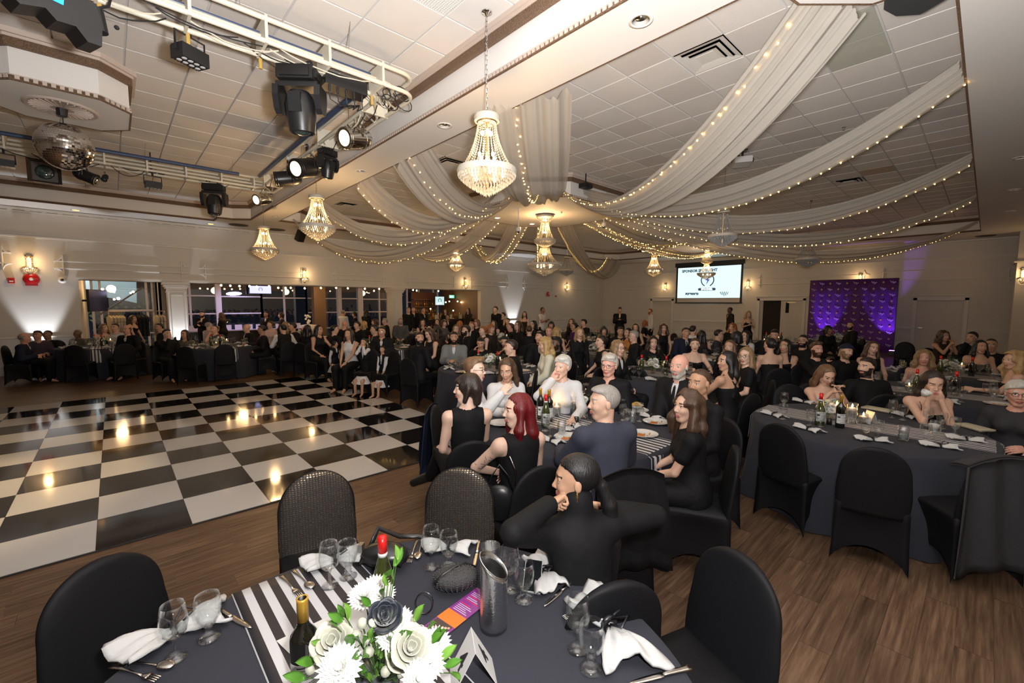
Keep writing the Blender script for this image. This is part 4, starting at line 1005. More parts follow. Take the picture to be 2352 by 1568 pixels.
swags = [((3.86, 3.98, 4.42), .62, 1.12, .75, 0.05, 'wide voile swag falling from the beam behind the nearest chandelier', (.12,), .0),
         ((4.5, 1.0, 4.42), .95, .62, .5, -.35, 'largest voile swag running from the top right corner notch', (.35,), .0),
         ((6.95, .36, 4.44), .78, .34, .6, -.55, 'voile swag second from the top right', (-.45,), .0),
         ((11.1, .36, 4.44), .85, .34, .62, -.55, 'voile swag third down from the top right', (-.45,), .0),
         ((15.1, .36, 4.44), .95, .34, .5, -.5, 'voile swag fourth down from the top right', (-.45,), .0),
         ((20.2, .5, 4.44), 1.15, .35, .6, -.55, 'lowest and longest voile swag reaching the far right corner', (-.45,), .0),
         ((21.3, 14.6, 4.44), 1.25, .9, .7, .3, 'voile swag running away toward the far room corner', (-.5,), .0),
         ((3.86, 6.75, 4.42), .72, .85, .6, .35, 'voile swag left of the nearest chandelier off the beam', (.05,), .0),
         ((3.86, 8.75, 4.42), .78, .62, .5, .4, 'voile swag third along the beam', (.45,), .0),
         ((3.86, 11.4, 4.42), .86, .6, .5, .45, 'voile swag fourth along the beam behind the second chandelier', (.45,), .0),
         ((4.4, 14.9, 4.42), 1.15, .5, .5, .5, 'low voile swag from the far end of the beam', (.45,), .0),
         ((7.9, 15.05, 4.42), .95, .5, .5, .45, 'voile swag sweeping above the lit chandelier by the left wall', (.45,), .0),
         ((11.6, 15.05, 4.42), .9, .6, .6, .2, 'short looped voile swag beyond the central octagon', (.1, .45), .0),
         ((15.8, 15.0, 4.42), .9, .6, .5, -.1, 'narrow voile swag behind the central double chandelier', (-.4,), .0),
         ((21.3, 8.6, 4.44), .6, .5, .5, -.2, 'amber glowing voile swag toward the far wall', (.2, -.4), .0),
         ((16.9, 8.0, 4.44), .45, .6, .6, -.2, 'short amber voile swag to the far octagon', (.0, -.45), .0)]
for k, (P, sg, w0, w1, tl, lab, lt, bd) in enumerate(swags):
 drape(P, inner(P), sg, w0, w1, lab, tl, tl * 1.2, lt, seed=k, wm=(w0 + w1) * .62)
q = Zp(1706, 345, ZT); t = empty('ceiling_projector', (q[0], q[1], ZT), .5); tag(t, 'white projector on a black ceiling bracket among the tiles', 'projector')
b = MB(); b.cyl((0, 0, 0), (0, 0, -.16), .02); b.box((0, .0, -.01), (.16, .16, .02)); b.box((.14, .1, -.12), (.36, .1, .05)); b.build('bracket', black_p, t)
h = MB().box((0, 0, -.22), (.38, .3, .11)).build('body', mat('projector_white', (.5, .5, .48), .4), t); b = MB(); b.cyl((-.1, -.15, -.22), (-.1, -.18, -.22), .04, n=14); b.build('lens', lensm, t); MB().box((.05, -.152, -.22), (.16, .005, .06)).build('vent_slot', black_p, h)
q = Zp(1358, 440, ZS + .0); t = empty('small_projector', (OCB[0] + .9, OCB[1] - 1.35, ZT)); t.location = (8.2, 6.45, 4.62); tag(t, 'small black projector fixed beside the central octagon', 'projector')
b = MB(); b.box((0, 0, 0), (.26, .2, .1)); b.cyl((-.05, -.1, 0), (-.05, -.14, 0), .03); b.cyl((0, 0, .05), (0, 0, .28), .015); b.build('body', black_p, t)
for px, py, lab, L_ in ((1191, 527, 'white dome camera on a white stem under the central octagon', .42), (1387, 516, 'grey dome camera under the large swag', .1)):
 p = Zp(px, 478 if L_ > .2 else 503, ZS); z_ = VZ(p[0], p[1], px, py); t = empty('dome_camera', (p[0], p[1], ZS)); tag(t, lab, 'camera')
 b = MB(); b.cyl((0, 0, 0), (0, 0, z_ - ZS + .05), .014); b.lathe([(.0, 0), (.05, 0), (.05, -.01)][::-1], n=12); b.lathe([(.05, -.05), (.065, -.02), (.06, .04), (.03, .06), (.0, .06)], c=(0, 0, z_ - ZS), n=16); b.build('housing', mat('camera_white', (.7, .7, .7), .35), t); MB().ball((0, 0, z_ - ZS - .05), .048, 12).build('dome', lensm, t, smooth=True)
q = Zp(2175, 5, ZS + .2); t = empty('loudspeaker', (5.02, .55, 4.62), -.3); tag(t, 'black loudspeaker fixed by the top right tray corner', 'speaker')
b = MB(); b.prism([(-.2, -.12), (.2, -.12), (.26, .1), (.1, .2), (-.1, .2), (-.26, .1)], -.19, .17); b.build('cabinet', mat('speaker_black', (.035, .038, .040), .6, bump=(300, .4, .002)), t); MB().box((0, -.125, -.01), (.36, .01, .32)).build('grille', mat('speaker_grille', (.05, .04, .035), .7), t)
q = Yp(690, 533, 15.7) - np.array([0, 0, .12]); t = empty('loudspeaker', tuple(q), .4); t.rotation_euler = (.5, 0, .4); tag(t, 'small black loudspeaker tilted under the soffit behind the second chandelier', 'speaker'); MB().box((0, 0, 0), (.22, .2, .36)).build('cabinet', black_p, t); MB().cyl((0, 0, .15), (0, .05, .32), .015).build('bracket', black_p, t)
for px, py, lab in ((1938, 292, 'small dark sprinkler head in a tile between the right swags'), (691, 318, 'small clear sprinkler head under the large moving lamp'), (1290, 485, 'small sprinkler head on the central octagon')):
 z = ZS if px == 1290 else ZT; p = Zp(px, py, z); t = tag(MB().lathe([(.02, -.05), (.02, -.03), (.008, -.028), (.008, -.01), (.03, -.006), (.03, 0)], n=10).build('sprinkler_head', steel, loc=(p[0], p[1], z)), lab, 'sprinkler')
def bell(p, n_, lab, s=1.):
 t = empty('fire_bell', tuple(p)); t.scale = (s,) * 3; tag(t, lab, 'fire bell')
 red = mat('fire_red', (.50, .012, .015), .25, coat=.5)
 b = MB(); b.lathe([(.0, .07), (.03, .072), (.10, .06), (.15, .03), (.17, 0)][::-1], n=28); o = b.build('gong', red, t, smooth=True); o.rotation_euler = (PI / 2, 0, 0)
 b = MB(); b.box((0, -.02, -.13), (.24, .05, .1)); b.build('back_box', red, t)
 b = MB(); b.lathe([(.0, .078), (.035, .076), (.04, .07)][::-1], n=14); o = b.build('hub', mat('hub_white', (.8, .8, .8), .3), t, smooth=True); o.rotation_euler = (PI / 2, 0, 0)
 return t
bell(Yp(72, 641, YW - .03), 1, 'large red fire bell on the left wall under the sconce', .95)
bell(Yp(1259, 675, YW - .03), 2, 'small dark red fire bell on the wall near the corner', .8)
t = empty('call_point', tuple(Yp(26, 644, YW - .02))); tag(t, 'small red fire call point left of the fire bell', 'call point'); MB().box((0, 0, 0), (.12, .04, .14)).build('box', mat('fire_red', (.5, .01, .01)), t); MB().box((0, -.022, -.02), (.07, .006, .03)).build('handle', mat('hub_white', (.8, .8, .8)), t)
t = empty('wall_speaker', tuple(Yp(143, 643, YW - .01))); tag(t, 'small round white wall camera right of the fire bell', 'camera'); o = MB().lathe([(.0, .05), (.05, .045), (.08, .02), (.085, 0)][::-1], n=20).build('housing', trimw_m, t, smooth=True); o.rotation_euler = (PI / 2, 0, 0); MB().ball((0, -.045, 0), .035, 10).build('lens', black_p, t, smooth=True)
for k, (px, py) in enumerate(((1277, 680),)): t = tag(MB().ball((0, 0, 0), .05, 8).build('strobe_light', mat('fire_red', (.5, .01, .01)), loc=tuple(Yp(px, py, YW - .04))), 'tiny red strobe just right of the small bell', 'strobe')
# projection screen on the far wall
def SR(px, py): return Xp(px, py, XW - .12)
a, b_ = SR(1557.7, 616), SR(1699, 683.4)
yc, zc2 = (a[1] + b_[1]) / 2, (a[2] + b_[2]) / 2; w_, h_ = abs(a[1] - b_[1]), abs(a[2] - b_[2])
sc_ = empty('projection_screen', (XW - .1, yc, zc2)); tag(sc_, 'large projection screen on the far wall showing a lightning bolt emblem', 'projection screen')
MB().box((0, 0, h_ / 2 + .16), (.14, w_ + .3, .22)).build('casing', black_p, sc_)
b = MB(); b.box((0, w_ / 2 + .05, -.05), (.02, .1, h_ + .45)); b.box((0, -w_ / 2 - .05, -.05), (.02, .1, h_ + .45)); b.box((0, 0, h_ / 2 + .03), (.02, w_ + .2, .06)); b.box((0, 0, -h_ / 2 - .27), (.03, w_ + .25, .06)); b.build('border', black_p, sc_)
MB().box((0, 0, -h_ / 2 - .12), (.01, w_, .24)).build('lower_margin', mat('screen_cloth', (.55, .5, .47), .8), sc_)
MB().box((0, 0, 0), (.012, w_, h_)).build('picture', emis('projected', (.56, .78, .80), .95), sc_)
xd, yd = (0, -1, 0), (0, 0, 1)
dark = emis('proj_dark', (.03, .045, .07), 1); nav = emis('proj_blue', (.05, .06, .35), 1); lite = emis('proj_light', (.7, .8, .85), 1)
def sp(px, py): q = SR(px, py); return (-.012, q[1] - yc, q[2] - zc2)
sz = w_ / (1699 - 1557.7)
text('slide_heading', 'SPONSOR SPOTLIGHT', sz * 8.2, dark, facingM(sp(1606, 621.5), xd, yd), sc_, bold=.01)
c = sp(1625, 643); R_ = sz * 14.0
b = MB(); b.tube([(c[0], c[1] + R_ * math.cos(q), c[2] + R_ * math.sin(q)) for q in np.linspace(-.36 * PI, 1.36 * PI, 34)], R_ * .10, 4); b.build('ring_emblem', dark, sc_)
b = MB(); b.prism([(.12, .62), (-.42, -.05), (-.02, -.05), (-.3, -1.0), (.42, .16), (.06, .16), (.38, .62)], -.002, .002, M=facingM(c, xd, yd) @ Matrix.Scale(R_ * .82, 4)); b.build('lightning_bolt', nav, sc_)
b = MB(); q = sp(1623, 664); b.box((q[0] + .003, q[1], q[2]), (.004, sz * 34, sz * 6)); b.cyl((q[0] + .001, q[1] - sz * 17, q[2]), (q[0] + .005, q[1] - sz * 17, q[2]), sz * 3, n=12); b.cyl((q[0] + .001, q[1] + sz * 17, q[2]), (q[0] + .005, q[1] + sz * 17, q[2]), sz * 3, n=12); b.build('name_bar', dark, sc_)
text('slide_name', 'SPOONER', sz * 5.6, lite, facingM((q[0] - .004, q[1], q[2]), xd, yd), sc_, bold=.012)
text('slide_footer', 'FORWARD', sz * 6.2, dark, facingM(sp(1589, 675), xd, yd), sc_, bold=.015)
q = sp(1663, 673); b = MB(); b.tube([(q[0], q[1] - sz * (-9 + k), q[2] + sz * 3.0 * math.sin(k * 1.5)) for k in np.linspace(0, 18, 30)], sz * .5, 4); b.tube([(q[0], q[1] - sz * (-4 + k), q[2] - sz * 4 + sz * 2 * math.sin(k * 1.2)) for k in np.linspace(0, 9, 16)], sz * .45, 4); b.build('script_logo', dark, sc_)
lamp('AREA', 'screen_spill', (XW - .4, yc, zc2), 12, (.75, .95, 1), 2.2, aim=(XW - 5, yc, 1.5))
# purple backdrop
XBd = 22.3
a, b_ = Xp(1862, 645, XBd), Xp(2064, 638.5, XBd); yc = (a[1] + b_[1]) / 2; w_ = abs(a[1] - b_[1]); ht = (a[2] + b_[2]) / 2
bd = empty('purple_backdrop', (XBd, yc, 0)); tag(bd, 'tall purple step and repeat backdrop printed with small logos by the far wall', 'backdrop')
pur = mat('purple_cloth', (.10, .022, .19), .75, noise=(1.5, .35));
b = MB(); b.slab(lambda u, v: (.02 * math.sin(u * 26) + .015 * math.sin(u * 57 + v * 3), (u - .5) * w_, .02 + v * (ht - .02)), 60, 6, .008); b.build('cloth', pur, bd, smooth=True)
MB().box((.05, 0, ht), (.04, w_ + .04, .04)).build('top_bar', black_p, bd)
for s_ in (-1, 1): MB().box((.05, s_ * w_ / 2, ht / 2), (.04, .04, ht)).build('pole', black_p, bd)
lg = MB(); ld = MB(); rr = random.Random(4)
for r in range(11):
 for c_ in range(10):
  y = -w_ / 2 + (c_ + .5) * w_ / 10; z = ht - .14 - r * .245
  if (r + c_) % 2 == 0:
   pts = [(-.052, y - .085 + k * .0155, z + .028 * math.sin(k * 1.35) + .012 * k / 3 - .02) for k in range(12)]; lg.tube(pts, .010, 4); lg.tube([(-.052, y - .05 + k * .014, z - .045 + .012 * math.sin(k * 1.7)) for k in range(6)], .007, 4)
  else: ld.cyl((-.05, y, z), (-.046, y, z), .036, n=10)
tag(lg.build('script_logos', mat('logo_white', (.62, .58, .68), .7), bd, fix=False), kind='stuff'); tag(ld.build('round_logos', mat('logo_gold', (.45, .30, .08), .6), bd, fix=False), kind='stuff')
for (px, py), az, lab in (((1880, 800), .22, 'small floor spot throwing violet light on the left of the backdrop'), ((2052, 815), -.1, 'small floor spot throwing violet light on the right of the backdrop')):
 q = Xp(px, 760, XBd - .7); t = empty('floor_uplighter', (XBd - .75, q[1], 0)); tag(t, lab, 'uplighter'); MB().box((0, 0, .1), (.16, .2, .18)).build('body', up_m, t); MB().box((.03, 0, .195), (.12, .14, .01)).build('lens', emis('violet_lens', (.35, .1, 1), 12), t)
 lamp('SPOT', 'violet_uplight', (XBd - .7, q[1], .25), 110, (.32, .10, 1.), .04, aim=(XBd + .02, q[1] + (-.12 if az > 0 else .30), 1.5), spot_size=.75, spot_blend=.4)
# TABLES, CHAIRS, TABLEWARE
ZTAB = .765; RT = .92
cloth_m = mat('black_linen', (.034, .0355, .046), .85, spec=.12, sheen=.04, noise=(600, .25), bump=(900, .3, .0008))
stretch_m = mat('stretch_cover', (.006, .0062, .0078), .6, spec=.22, bump=(500, .15, .0006))
leg_m = mat('table_leg', (.05, .05, .05), .4)
def stripes(name, per, ox=0.):
 m, nt, b = newmat(name); N, L = nt.nodes, nt.links
 tc_ = N.new('ShaderNodeTexCoord'); sx = N.new('ShaderNodeSeparateXYZ'); L.new(tc_.outputs['Object'], sx.inputs[0])
 a = N.new('ShaderNodeMath'); a.operation = 'MULTIPLY_ADD'; a.inputs[1].default_value = 1 / per; a.inputs[2].default_value = 50.25 + ox; L.new(sx.outputs[0], a.inputs[0])
 f = N.new('ShaderNodeMath'); f.operation = 'FRACT'; L.new(a.outputs[0], f.inputs[0])
 g = N.new('ShaderNodeMath'); g.operation = 'GREATER_THAN'; g.inputs[1].default_value = .5; L.new(f.outputs[0], g.inputs[0])
 mx = N.new('ShaderNodeMix'); mx.data_type = 'RGBA'; mx.inputs[6].default_value = (.50, .50, .52, 1); mx.inputs[7].default_value = (.018, .016, .020, 1)
 L.new(g.outputs[0], mx.inputs[0]); L.new(mx.outputs[2], b.inputs['Base Color']); b.inputs['Roughness'].default_value = .5
 return m
stripe_m = stripes('striped_satin', .0615)
def cloth_mesh(seed):
 r0 = random.Random(seed); ph = [r0.uniform(0, 6.28) for _ in range(4)]; b = MB(); n = 120; rows = [(0, 0), (.5, 0), (RT - .02, 0), (RT - .004, -.004), (RT + .004, -.02), (RT + .012, -.08), (RT + .03, -.25), (RT + .055, -.45), (RT + .085, -.755)]
 vs = []
 for r, z in rows:
  d = -z; am = .055 * min(1, d / .7) ** 1.1
  for i in range(n):
   t = 2 * PI * i / n; w_ = math.sin(9 * t + ph[0] + .6 * math.sin(2 * t + ph[1])) + .5 * math.sin(17 * t + ph[2])
   rr_ = r + am * w_; vs.append((rr_ * math.cos(t), rr_ * math.sin(t), z))
 fs = []
 for k in range(1, len(rows) - 1): fs += [(k * n + i, k * n + (i + 1) % n, (k + 1) * n + (i + 1) % n, (k + 1) * n + i)[::-1] for i in range(n)]
 vs = vs[n:]; fs = [tuple(q - n for q in f) for f in fs]; c = len(vs); vs.append((0, 0, 0)); fs += [(i, (i + 1) % n, c) for i in range(n)]
 b.add(vs, fs); return b.mesh('tablecloth', cloth_m, True, fix=False)
cloths = [cloth_mesh(k) for k in range(3)]
top_me = MB().cyl((0, 0, -.03), (0, 0, -.004), RT - .015, n=48).mesh('tabletop', mat('plywood', (.25, .17, .1), .6))
leg_me = MB().cyl((0, 0, -ZTAB), (0, 0, -.03), .016, n=8).mesh('leg', leg_m)
def runner_mesh(L_, w_, h0, h1):
 """strip over the table along y with ends hanging h0 (near) and h1 (far)"""
 tot = L_ + h0 + h1
 def fn(u, v):
  s_ = v * tot; x = (u - .5) * w_
  e_ = math.sqrt(max(0, RT * RT - x * x)) if False else L_ / 2
  if s_ < h0: return (x + .01 * math.sin(x * 30) * (h0 - s_) / max(h0, .01), -L_ / 2 - .012 - .02 * (h0 - s_) / max(h0, .01) + .006 * math.sin(x * 22 + 1), -(h0 - s_) + .003)
  if s_ > h0 + L_: return (x, L_ / 2 + .012 + .02 * (s_ - h0 - L_) / max(h1, .01) + .006 * math.sin(x * 22), -(s_ - h0 - L_) + .003)
  return (x, -L_ / 2 + (s_ - h0), .003 + .0008 * math.sin(x * 40 + s_ * 9))
 b = MB(); b.slab(fn, 16, 40, .0012); return b.mesh('table_runner', stripe_m, True, fix=False)
def chord(w_): return 2 * math.sqrt(RT * RT - (w_ / 2) ** 2)
run_w = .47; run_me = runner_mesh(chord(run_w) + .03, run_w, .34, .30)
TABLES = {}
TN = {}
def table(key, x, y, lab, runner=True, k=0, rx=0., rz=0.):
 t = empty('banquet_table', (x, y, ZTAB - .001)); tag(t, 'round banquet table ' + lab, 'table', 'round banquet tables'); link('tabletop', top_me, t)
 for sx in (-.45, .45):
  for sy in (-.3, .3): link('leg', leg_me, t, (sx, sy, 0))
 c = link('tablecloth', cloths[k % 3], None, (x, y, ZTAB), k * .7); tag(c, 'black floor length cloth, table ' + lab, 'tablecloth', 'black tablecloths')
 if runner:
  o = link('table_runner', run_me, None, (x + rx, y, ZTAB + .0005), rz); tag(o, 'black and white striped runner, table ' + lab, 'table runner', 'striped table runners')
 TABLES[key] = (x, y); TN[key] = lab
def tz(px, py, z=.76): p = Zp(px, py, z); return p[0], p[1]
table('T1', .52, 1.08, 'nearest the camera', k=0)
table('T2', 3.22, 2.58, 'crowded by the red haired woman', k=1)
table('T3', 5.30, .75, 'with the coffee drinker at right', k=2, rx=.02)
T_more = [('T4', (2145, 908), 'behind the coffee drinker'), ('T5', (1500, 858), 'with the steel wine cooler'), ('T6', (1125, 845), 'of the grey jacket'), ('T7', (868, 798), 'beside the little girls'), ('T8', (238, 795), 'at the far left'),
          ('T9', (505, 795), 'before the white column'), ('T10', (1368, 812), 'of the cream blazer'), ('T11', (2180, 868), 'far right under the easel'), ('T12', (1925, 783), 'before the purple backdrop'), ('T13', (1615, 783), 'before the gilded chairs'),
          ('T14', (1150, 783), 'of the smiling women midway'), ('T15', (690, 775), 'between column and girls'), ('T16', (1690, 826), 'of the crossed back straps'), ('T17', (1535, 780), 'in front of the screen'), ('T18', (1300, 768), 'near the vase in the corner'), ('T19', (985, 765), 'in front of the bar'), ('T20', (1790, 790), 'before the open door')]
FIXT = dict(T13=(12.5, 5.9), T17=(11.6, 8.3), T20=(14.7, 4.35), T18=(13.6, 11.), T11=(10.3, .35), T4=(7.95, .45))
for k, (key, (px, py), lab) in enumerate(T_more):
 x, y = FIXT.get(key) or tz(px, py); table(key, x, y, lab, k=k)
# chairs
def chair_proto():
 b = MB(); n = 12; per = []
 cs = [(-.23, -.215), (.20, -.20), (.20, .20), (-.23, .215)]
 for i in range(4):
  a, c = cs[i], cs[(i + 1) % 4]
  for j in range(n): per.append((i, -1 + 2 * j / n, a, c))
 rows = 8; vs = []
 for r in range(rows + 1):
  v = r / rows
  for i, s_, a, c in per:
   q = 1 - s_ * s_; x = a[0] + (c[0] - a[0]) * (s_ + 1) / 2; y = a[1] + (c[1] - a[1]) * (s_ + 1) / 2
   zb = .012 + .135 * q ** .8; z = zb + (.455 - zb) * v
   fl = 1.0 + .06 * (1 - v) ** 2; pin = .055 * q * (1 - v) ** .7 * (1 if v < 1 else 0) + .012 * q * math.sin(v * PI)
   nx, ny = (0, 1), (-1, 0)
   dx, dy = ((0, 1), (-1, 0), (0, -1), (1, 0))[i]
   if r == 0: pin += .004
   vs.append((x * fl + dx * pin, y * fl + dy * pin, z))
 m = 4 * n; fs = []
 for r in range(rows): fs += [(r * m + i, r * m + (i + 1) % m, (r + 1) * m + (i + 1) % m, (r + 1) * m + i) for i in range(m)]
 c0 = len(vs)
 for k, (sc_, z) in enumerate(((.95, .475), (.6, .492))): vs += [(x * sc_, y * sc_, z) for x, y, _ in vs[rows * m:(rows + 1) * m]]
 fs += [(rows * m + i, rows * m + (i + 1) % m, c0 + (i + 1) % m, c0 + i) for i in range(m)] + [(c0 + i, c0 + (i + 1) % m, c0 + m + (i + 1) % m, c0 + m + i) for i in range(m)]
 vs.append((0, 0, .497)); fs += [(c0 + m + i, c0 + m + (i + 1) % m, len(vs) - 1) for i in range(m)]
 b.add(vs, fs)
 skirt = b.mesh('seat', stretch_m, True)
 b = MB(); nz, na = 22, 28; vs = []
 for r in range(nz):
  v = r / (nz - 1); z = .40 + .52 * (1 - (1 - v) ** 1.25)
  if z < .70: hw = .205 + .012 * math.sin((z - .4) / .3 * PI)
  else: hw = .205 * math.sqrt(max(0, 1 - ((z - .70) / .2215) ** 2.3))
  ht = .036 * (1 - .4 * v) if v < .97 else .012
  xc = -.20 - (z - .40) * .13
  for i in range(na):
   a = 2 * PI * i / na; ca, sa = math.cos(a), math.sin(a)
   vs.append((xc + ht * abs(sa) ** .8 * (1 if sa > 0 else -1), hw * abs(ca) ** .75 * (1 if ca > 0 else -1), z))
 fs = []
 for r in range(nz - 1): fs += [(r * na + i, r * na + (i + 1) % na, (r + 1) * na + (i + 1) % na, (r + 1) * na + i) for i in range(na)]
 fs += [tuple(reversed(range(na))), tuple(range((nz - 1) * na, nz * na))]
 b.add(vs, fs)
 back = b.mesh('backrest', stretch_m, True)
 return skirt, back
skirt_me, back_me = chair_proto()
m, nt, bs_ = newmat('gold_dot_cover'); N, L = nt.nodes, nt.links  # gold dots paint the upholstery pattern shining through the cover
bs_.inputs['Base Color'].default_value = (.016, .015, .016, 1); bs_.inputs['Roughness'].default_value = .5
tc_ = N.new('ShaderNodeTexCoord'); mp = N.new('ShaderNodeMapping'); mp.inputs['Scale'].default_value = (1, 62, 88); L.new(tc_.outputs['Object'], mp.inputs[0])
vo = N.new('ShaderNodeTexVoronoi'); vo.voronoi_dimensions = '2D'; vo.inputs['Scale'].default_value = 1; vo.inputs['Randomness'].default_value = .15
sx = N.new('ShaderNodeSeparateXYZ'); L.new(mp.outputs[0], sx.inputs[0]); cx2 = N.new('ShaderNodeCombineXYZ'); L.new(sx.outputs[1], cx2.inputs[0]); L.new(sx.outputs[2], cx2.inputs[1]); L.new(cx2.outputs[0], vo.inputs['Vector'])
lt = N.new('ShaderNodeMath'); lt.operation = 'LESS_THAN'; lt.inputs[1].default_value = .30; L.new(vo.outputs['Distance'], lt.inputs[0])
mx = N.new('ShaderNodeMix'); mx.data_type = 'RGBA'; mx.inputs[6].default_value = (.016, .015, .016, 1); mx.inputs[7].default_value = (.28, .20, .12, 1); L.new(lt.outputs[0], mx.inputs[0]); L.new(mx.outputs[2], bs_.inputs['Base Color'])
mr = N.new('ShaderNodeMapRange'); mr.inputs[3].default_value = .55; mr.inputs[4].default_value = .22; L.new(lt.outputs[0], mr.inputs[0]); L.new(mr.outputs[0], bs_.inputs['Roughness'])
mtl = N.new('ShaderNodeMath'); mtl.operation = 'MULTIPLY'; mtl.inputs[1].default_value = .8; L.new(lt.outputs[0], mtl.inputs[0]); L.new(mtl.outputs[0], bs_.inputs['Metallic'])
bp = N.new('ShaderNodeBump'); bp.inputs['Strength'].default_value = .5; bp.inputs['Distance'].default_value = .002; L.new(vo.outputs['Distance'], bp.inputs['Height']); L.new(bp.outputs[0], bs_.inputs['Normal'])
dotted = m
dotback = None
def chair(x, y, az, lab, group='covered chairs', stud=False, s=1.):
 t = empty('banquet_chair', (x, y, 0), az); tag(t, lab, 'chair', group); t.scale = (s, s, s)
 link('seat', skirt_me, t); o = link('backrest', back_me, t)
 if stud:
  o.material_slots[0].link = 'OBJECT'; o.material_slots[0].material = dotted
  q = MB(); pts = []
  for i in range(25):
   a = PI * i / 24; z = .70 + .215 * math.sin(a); pts.append((-.20 - (z - .4) * .13, .205 * math.cos(a), z))
  q.tube([(-.2 - .1 * .13, .207, .5)] + pts + [(-.2 - .1 * .13, -.207, .5)], .010, 6); q.build('edge_seam', stretch_m, t, smooth=True)
 return t
def chair_at(px, py, z, az, lab, key=None, **kw):
 """empty chair whose back top shows at a pixel"""
 p = Zp(px, py, z); xb, yb = p[0], p[1]
 if key: T = TABLES[key]; az = math.atan2(T[1] - yb, T[0] - xb) + az
 return chair(xb + .25 * math.cos(az), yb + .25 * math.sin(az), az, lab, **kw)
chair_at(726, 1084, .92, 0, 'empty chair with shine painted on its gold studded back left of the open bottle', 'T1', stud=True)
chair_at(1056, 1076, .92, 0, 'empty chair with shine painted on its gold studded back behind the black clutch', 'T1', stud=True)
c = chair_at(232, 1287, .92, 0, 'empty plain black chair at the lower left of the nearest table', 'T1')
chair_at(1694, 1272, .92, 0, 'empty plain black chair at the lower right of the nearest table', 'T1')
chair_at(1797, 972, .92, 0, 'empty chair seen from behind at the left of the striped runner table', 'T3')
chair_at(2014, 1026, .92, 0, 'empty chair seen from behind nearest the camera at the runner table', 'T3')
chair_at(2300, 1050, .92, 0, 'chair at the right edge draped with a dark coat', 'T3')
chair_at(1815, 882, .92, 0, 'round backed empty chair left of the girl with the phone', 'T3')
chair_at(1984, 885, .92, 0, 'empty chair behind the candles on the runner table', 'T3')
chair_at(1465, 842, .92, 0, 'empty chair beyond the grey haired woman', 'T5')
for k, (px, py, key, lab) in enumerate(((170, 792, 'T8', 'empty chair before the far left table, left one'), (285, 789, 'T8', 'empty chair before the far left table, right one'), (515, 790, 'T9', 'empty chair before the white flowers table'), (895, 798, 'T7', 'empty chair beside the smallest girl'), (1705, 775, 'T13', 'empty chair behind the redhead before the door'),
          (1548, 765, 'T17', 'empty chair in front of the screen'), (2080, 785, 'T11', 'empty chair at right end of the backdrop'), (2215, 790, 'T11', 'empty chair under the gold easel'), (1750, 782, 'T20', 'empty chair before the open door'), (425, 795, 'T9', 'empty chair at left of the white flowers table'), (1440, 818, 'T10', 'empty chair behind the white haired woman'))):
 chair_at(px, py, .92, 0, lab, key)
# tableware
glass = thin_glass('drinking_glass', (.97, .98, .98), .05); glass_th = thin_glass('glass_thick', (.95, .96, .97), .12, .02)
silver = mat('cutlery_silver', (.62, .58, .54), .22, 1., bump=(260, .2, .001)); nap_m = mat('white_napkin', (.50, .50, .50), .75, bump=(14, .35, .01)); rib_m = mat('black_ribbon', (.012, .012, .016), .3)
china = mat('white_china', (.62, .62, .61), .15, coat=.4)
water_m = thin_glass('water', (.80, .85, .86), .12)
def wine_proto():
 t = empty('wine_glass'); b = MB()
 b.shell([(.034, .185), (.038, .15), (.041, .12), (.036, .092), (.020, .074), (.006, .070), (.006, .0725), (.019, .0765), (.0345, .093), (.0394, .12), (.0364, .15), (.0325, .185)], n=28); b.build('bowl', glass, t, smooth=True)
 b = MB(); b.lathe([(.0, .0), (.034, .0), (.034, .002), (.012, .006), (.0055, .014), (.0045, .035), (.006, .055), (.007, .071), (.0, .072)], n=24); b.build('stem', glass_th, t, smooth=True); return remember(t)
def goblet_proto():
 t = empty('water_goblet'); b = MB()
 b.shell([(.037, .155), (.0405, .13), (.0405, .105), (.035, .075), (.022, .052), (.010, .046), (.010, .050), (.020, .056), (.0325, .078), (.038, .105), (.038, .13), (.0352, .155)], n=28); b.build('bowl', glass, t, smooth=True)
 b = MB(); b.lathe([(.0, .0), (.036, .0), (.0365, .003), (.02, .008), (.013, .014), (.016, .020), (.011, .026), (.0145, .032), (.010, .038), (.013, .046), (.0, .047)], n=24); b.build('stem', glass_th, t, smooth=True); return remember(t)
def tumbler_proto():
 t = empty('tumbler'); b = MB(); b.shell([(.030, 0), (.036, .11), (.034, .11), (.028, .008), (.0, .008), (.0, 0)], n=24); b.build('glass_wall', glass_th, t, smooth=True); MB().lathe([(0, .009), (.028, .009), (.031, .06), (0, .06)], n=20).build('ice_water', water_m, t, smooth=True); return remember(t)
def napkin_mesh(seed, fan=1.):
 r0 = random.Random(seed); b = MB()
 for s_ in (-1, 1):
  ph = r0.uniform(0, 6)
  def fn(u, v, s_=s_, ph=ph):
   x = s_ * (.008 + u * .115 * fan); w_ = .012 + .062 * (1 - (1 - u) ** 2); y = (v - .5) * 2 * w_
   z = .016 + .016 * math.sin(u * 2.6) + .012 * math.sin(v * 9 + ph) * u - .012 * abs(2 * v - 1) ** 2 + .006 * math.sin(v * 23 + u * 5 + ph)
   return (x + .02 * math.sin(v * 5 + ph) * u, y, max(.008, z))
  b.slab(fn, 12, 14, .007 * s_)
 return b.mesh('cloth', nap_m, True)
def napkin_proto(seed):
 t = empty('folded_napkin'); link('cloth', napkin_mesh(seed), t)
 b = MB(); b.tube([(.0, .016 * math.cos(a), .017 + .015 * math.sin(a)) for a in np.linspace(0, 2 * PI, 12)[:-1]], .004, 5, closed=True, sq=2); b.tube([(0, .0, .03), (.03, .03, .05), (.05, .0, .045), (.02, -.01, .033)], .0035, 4); b.tube([(0, 0, .03), (-.02, .045, .035), (-.035, .06, .012)], .0035, 4); b.build('ribbon', rib_m, t, smooth=True); return remember(t)
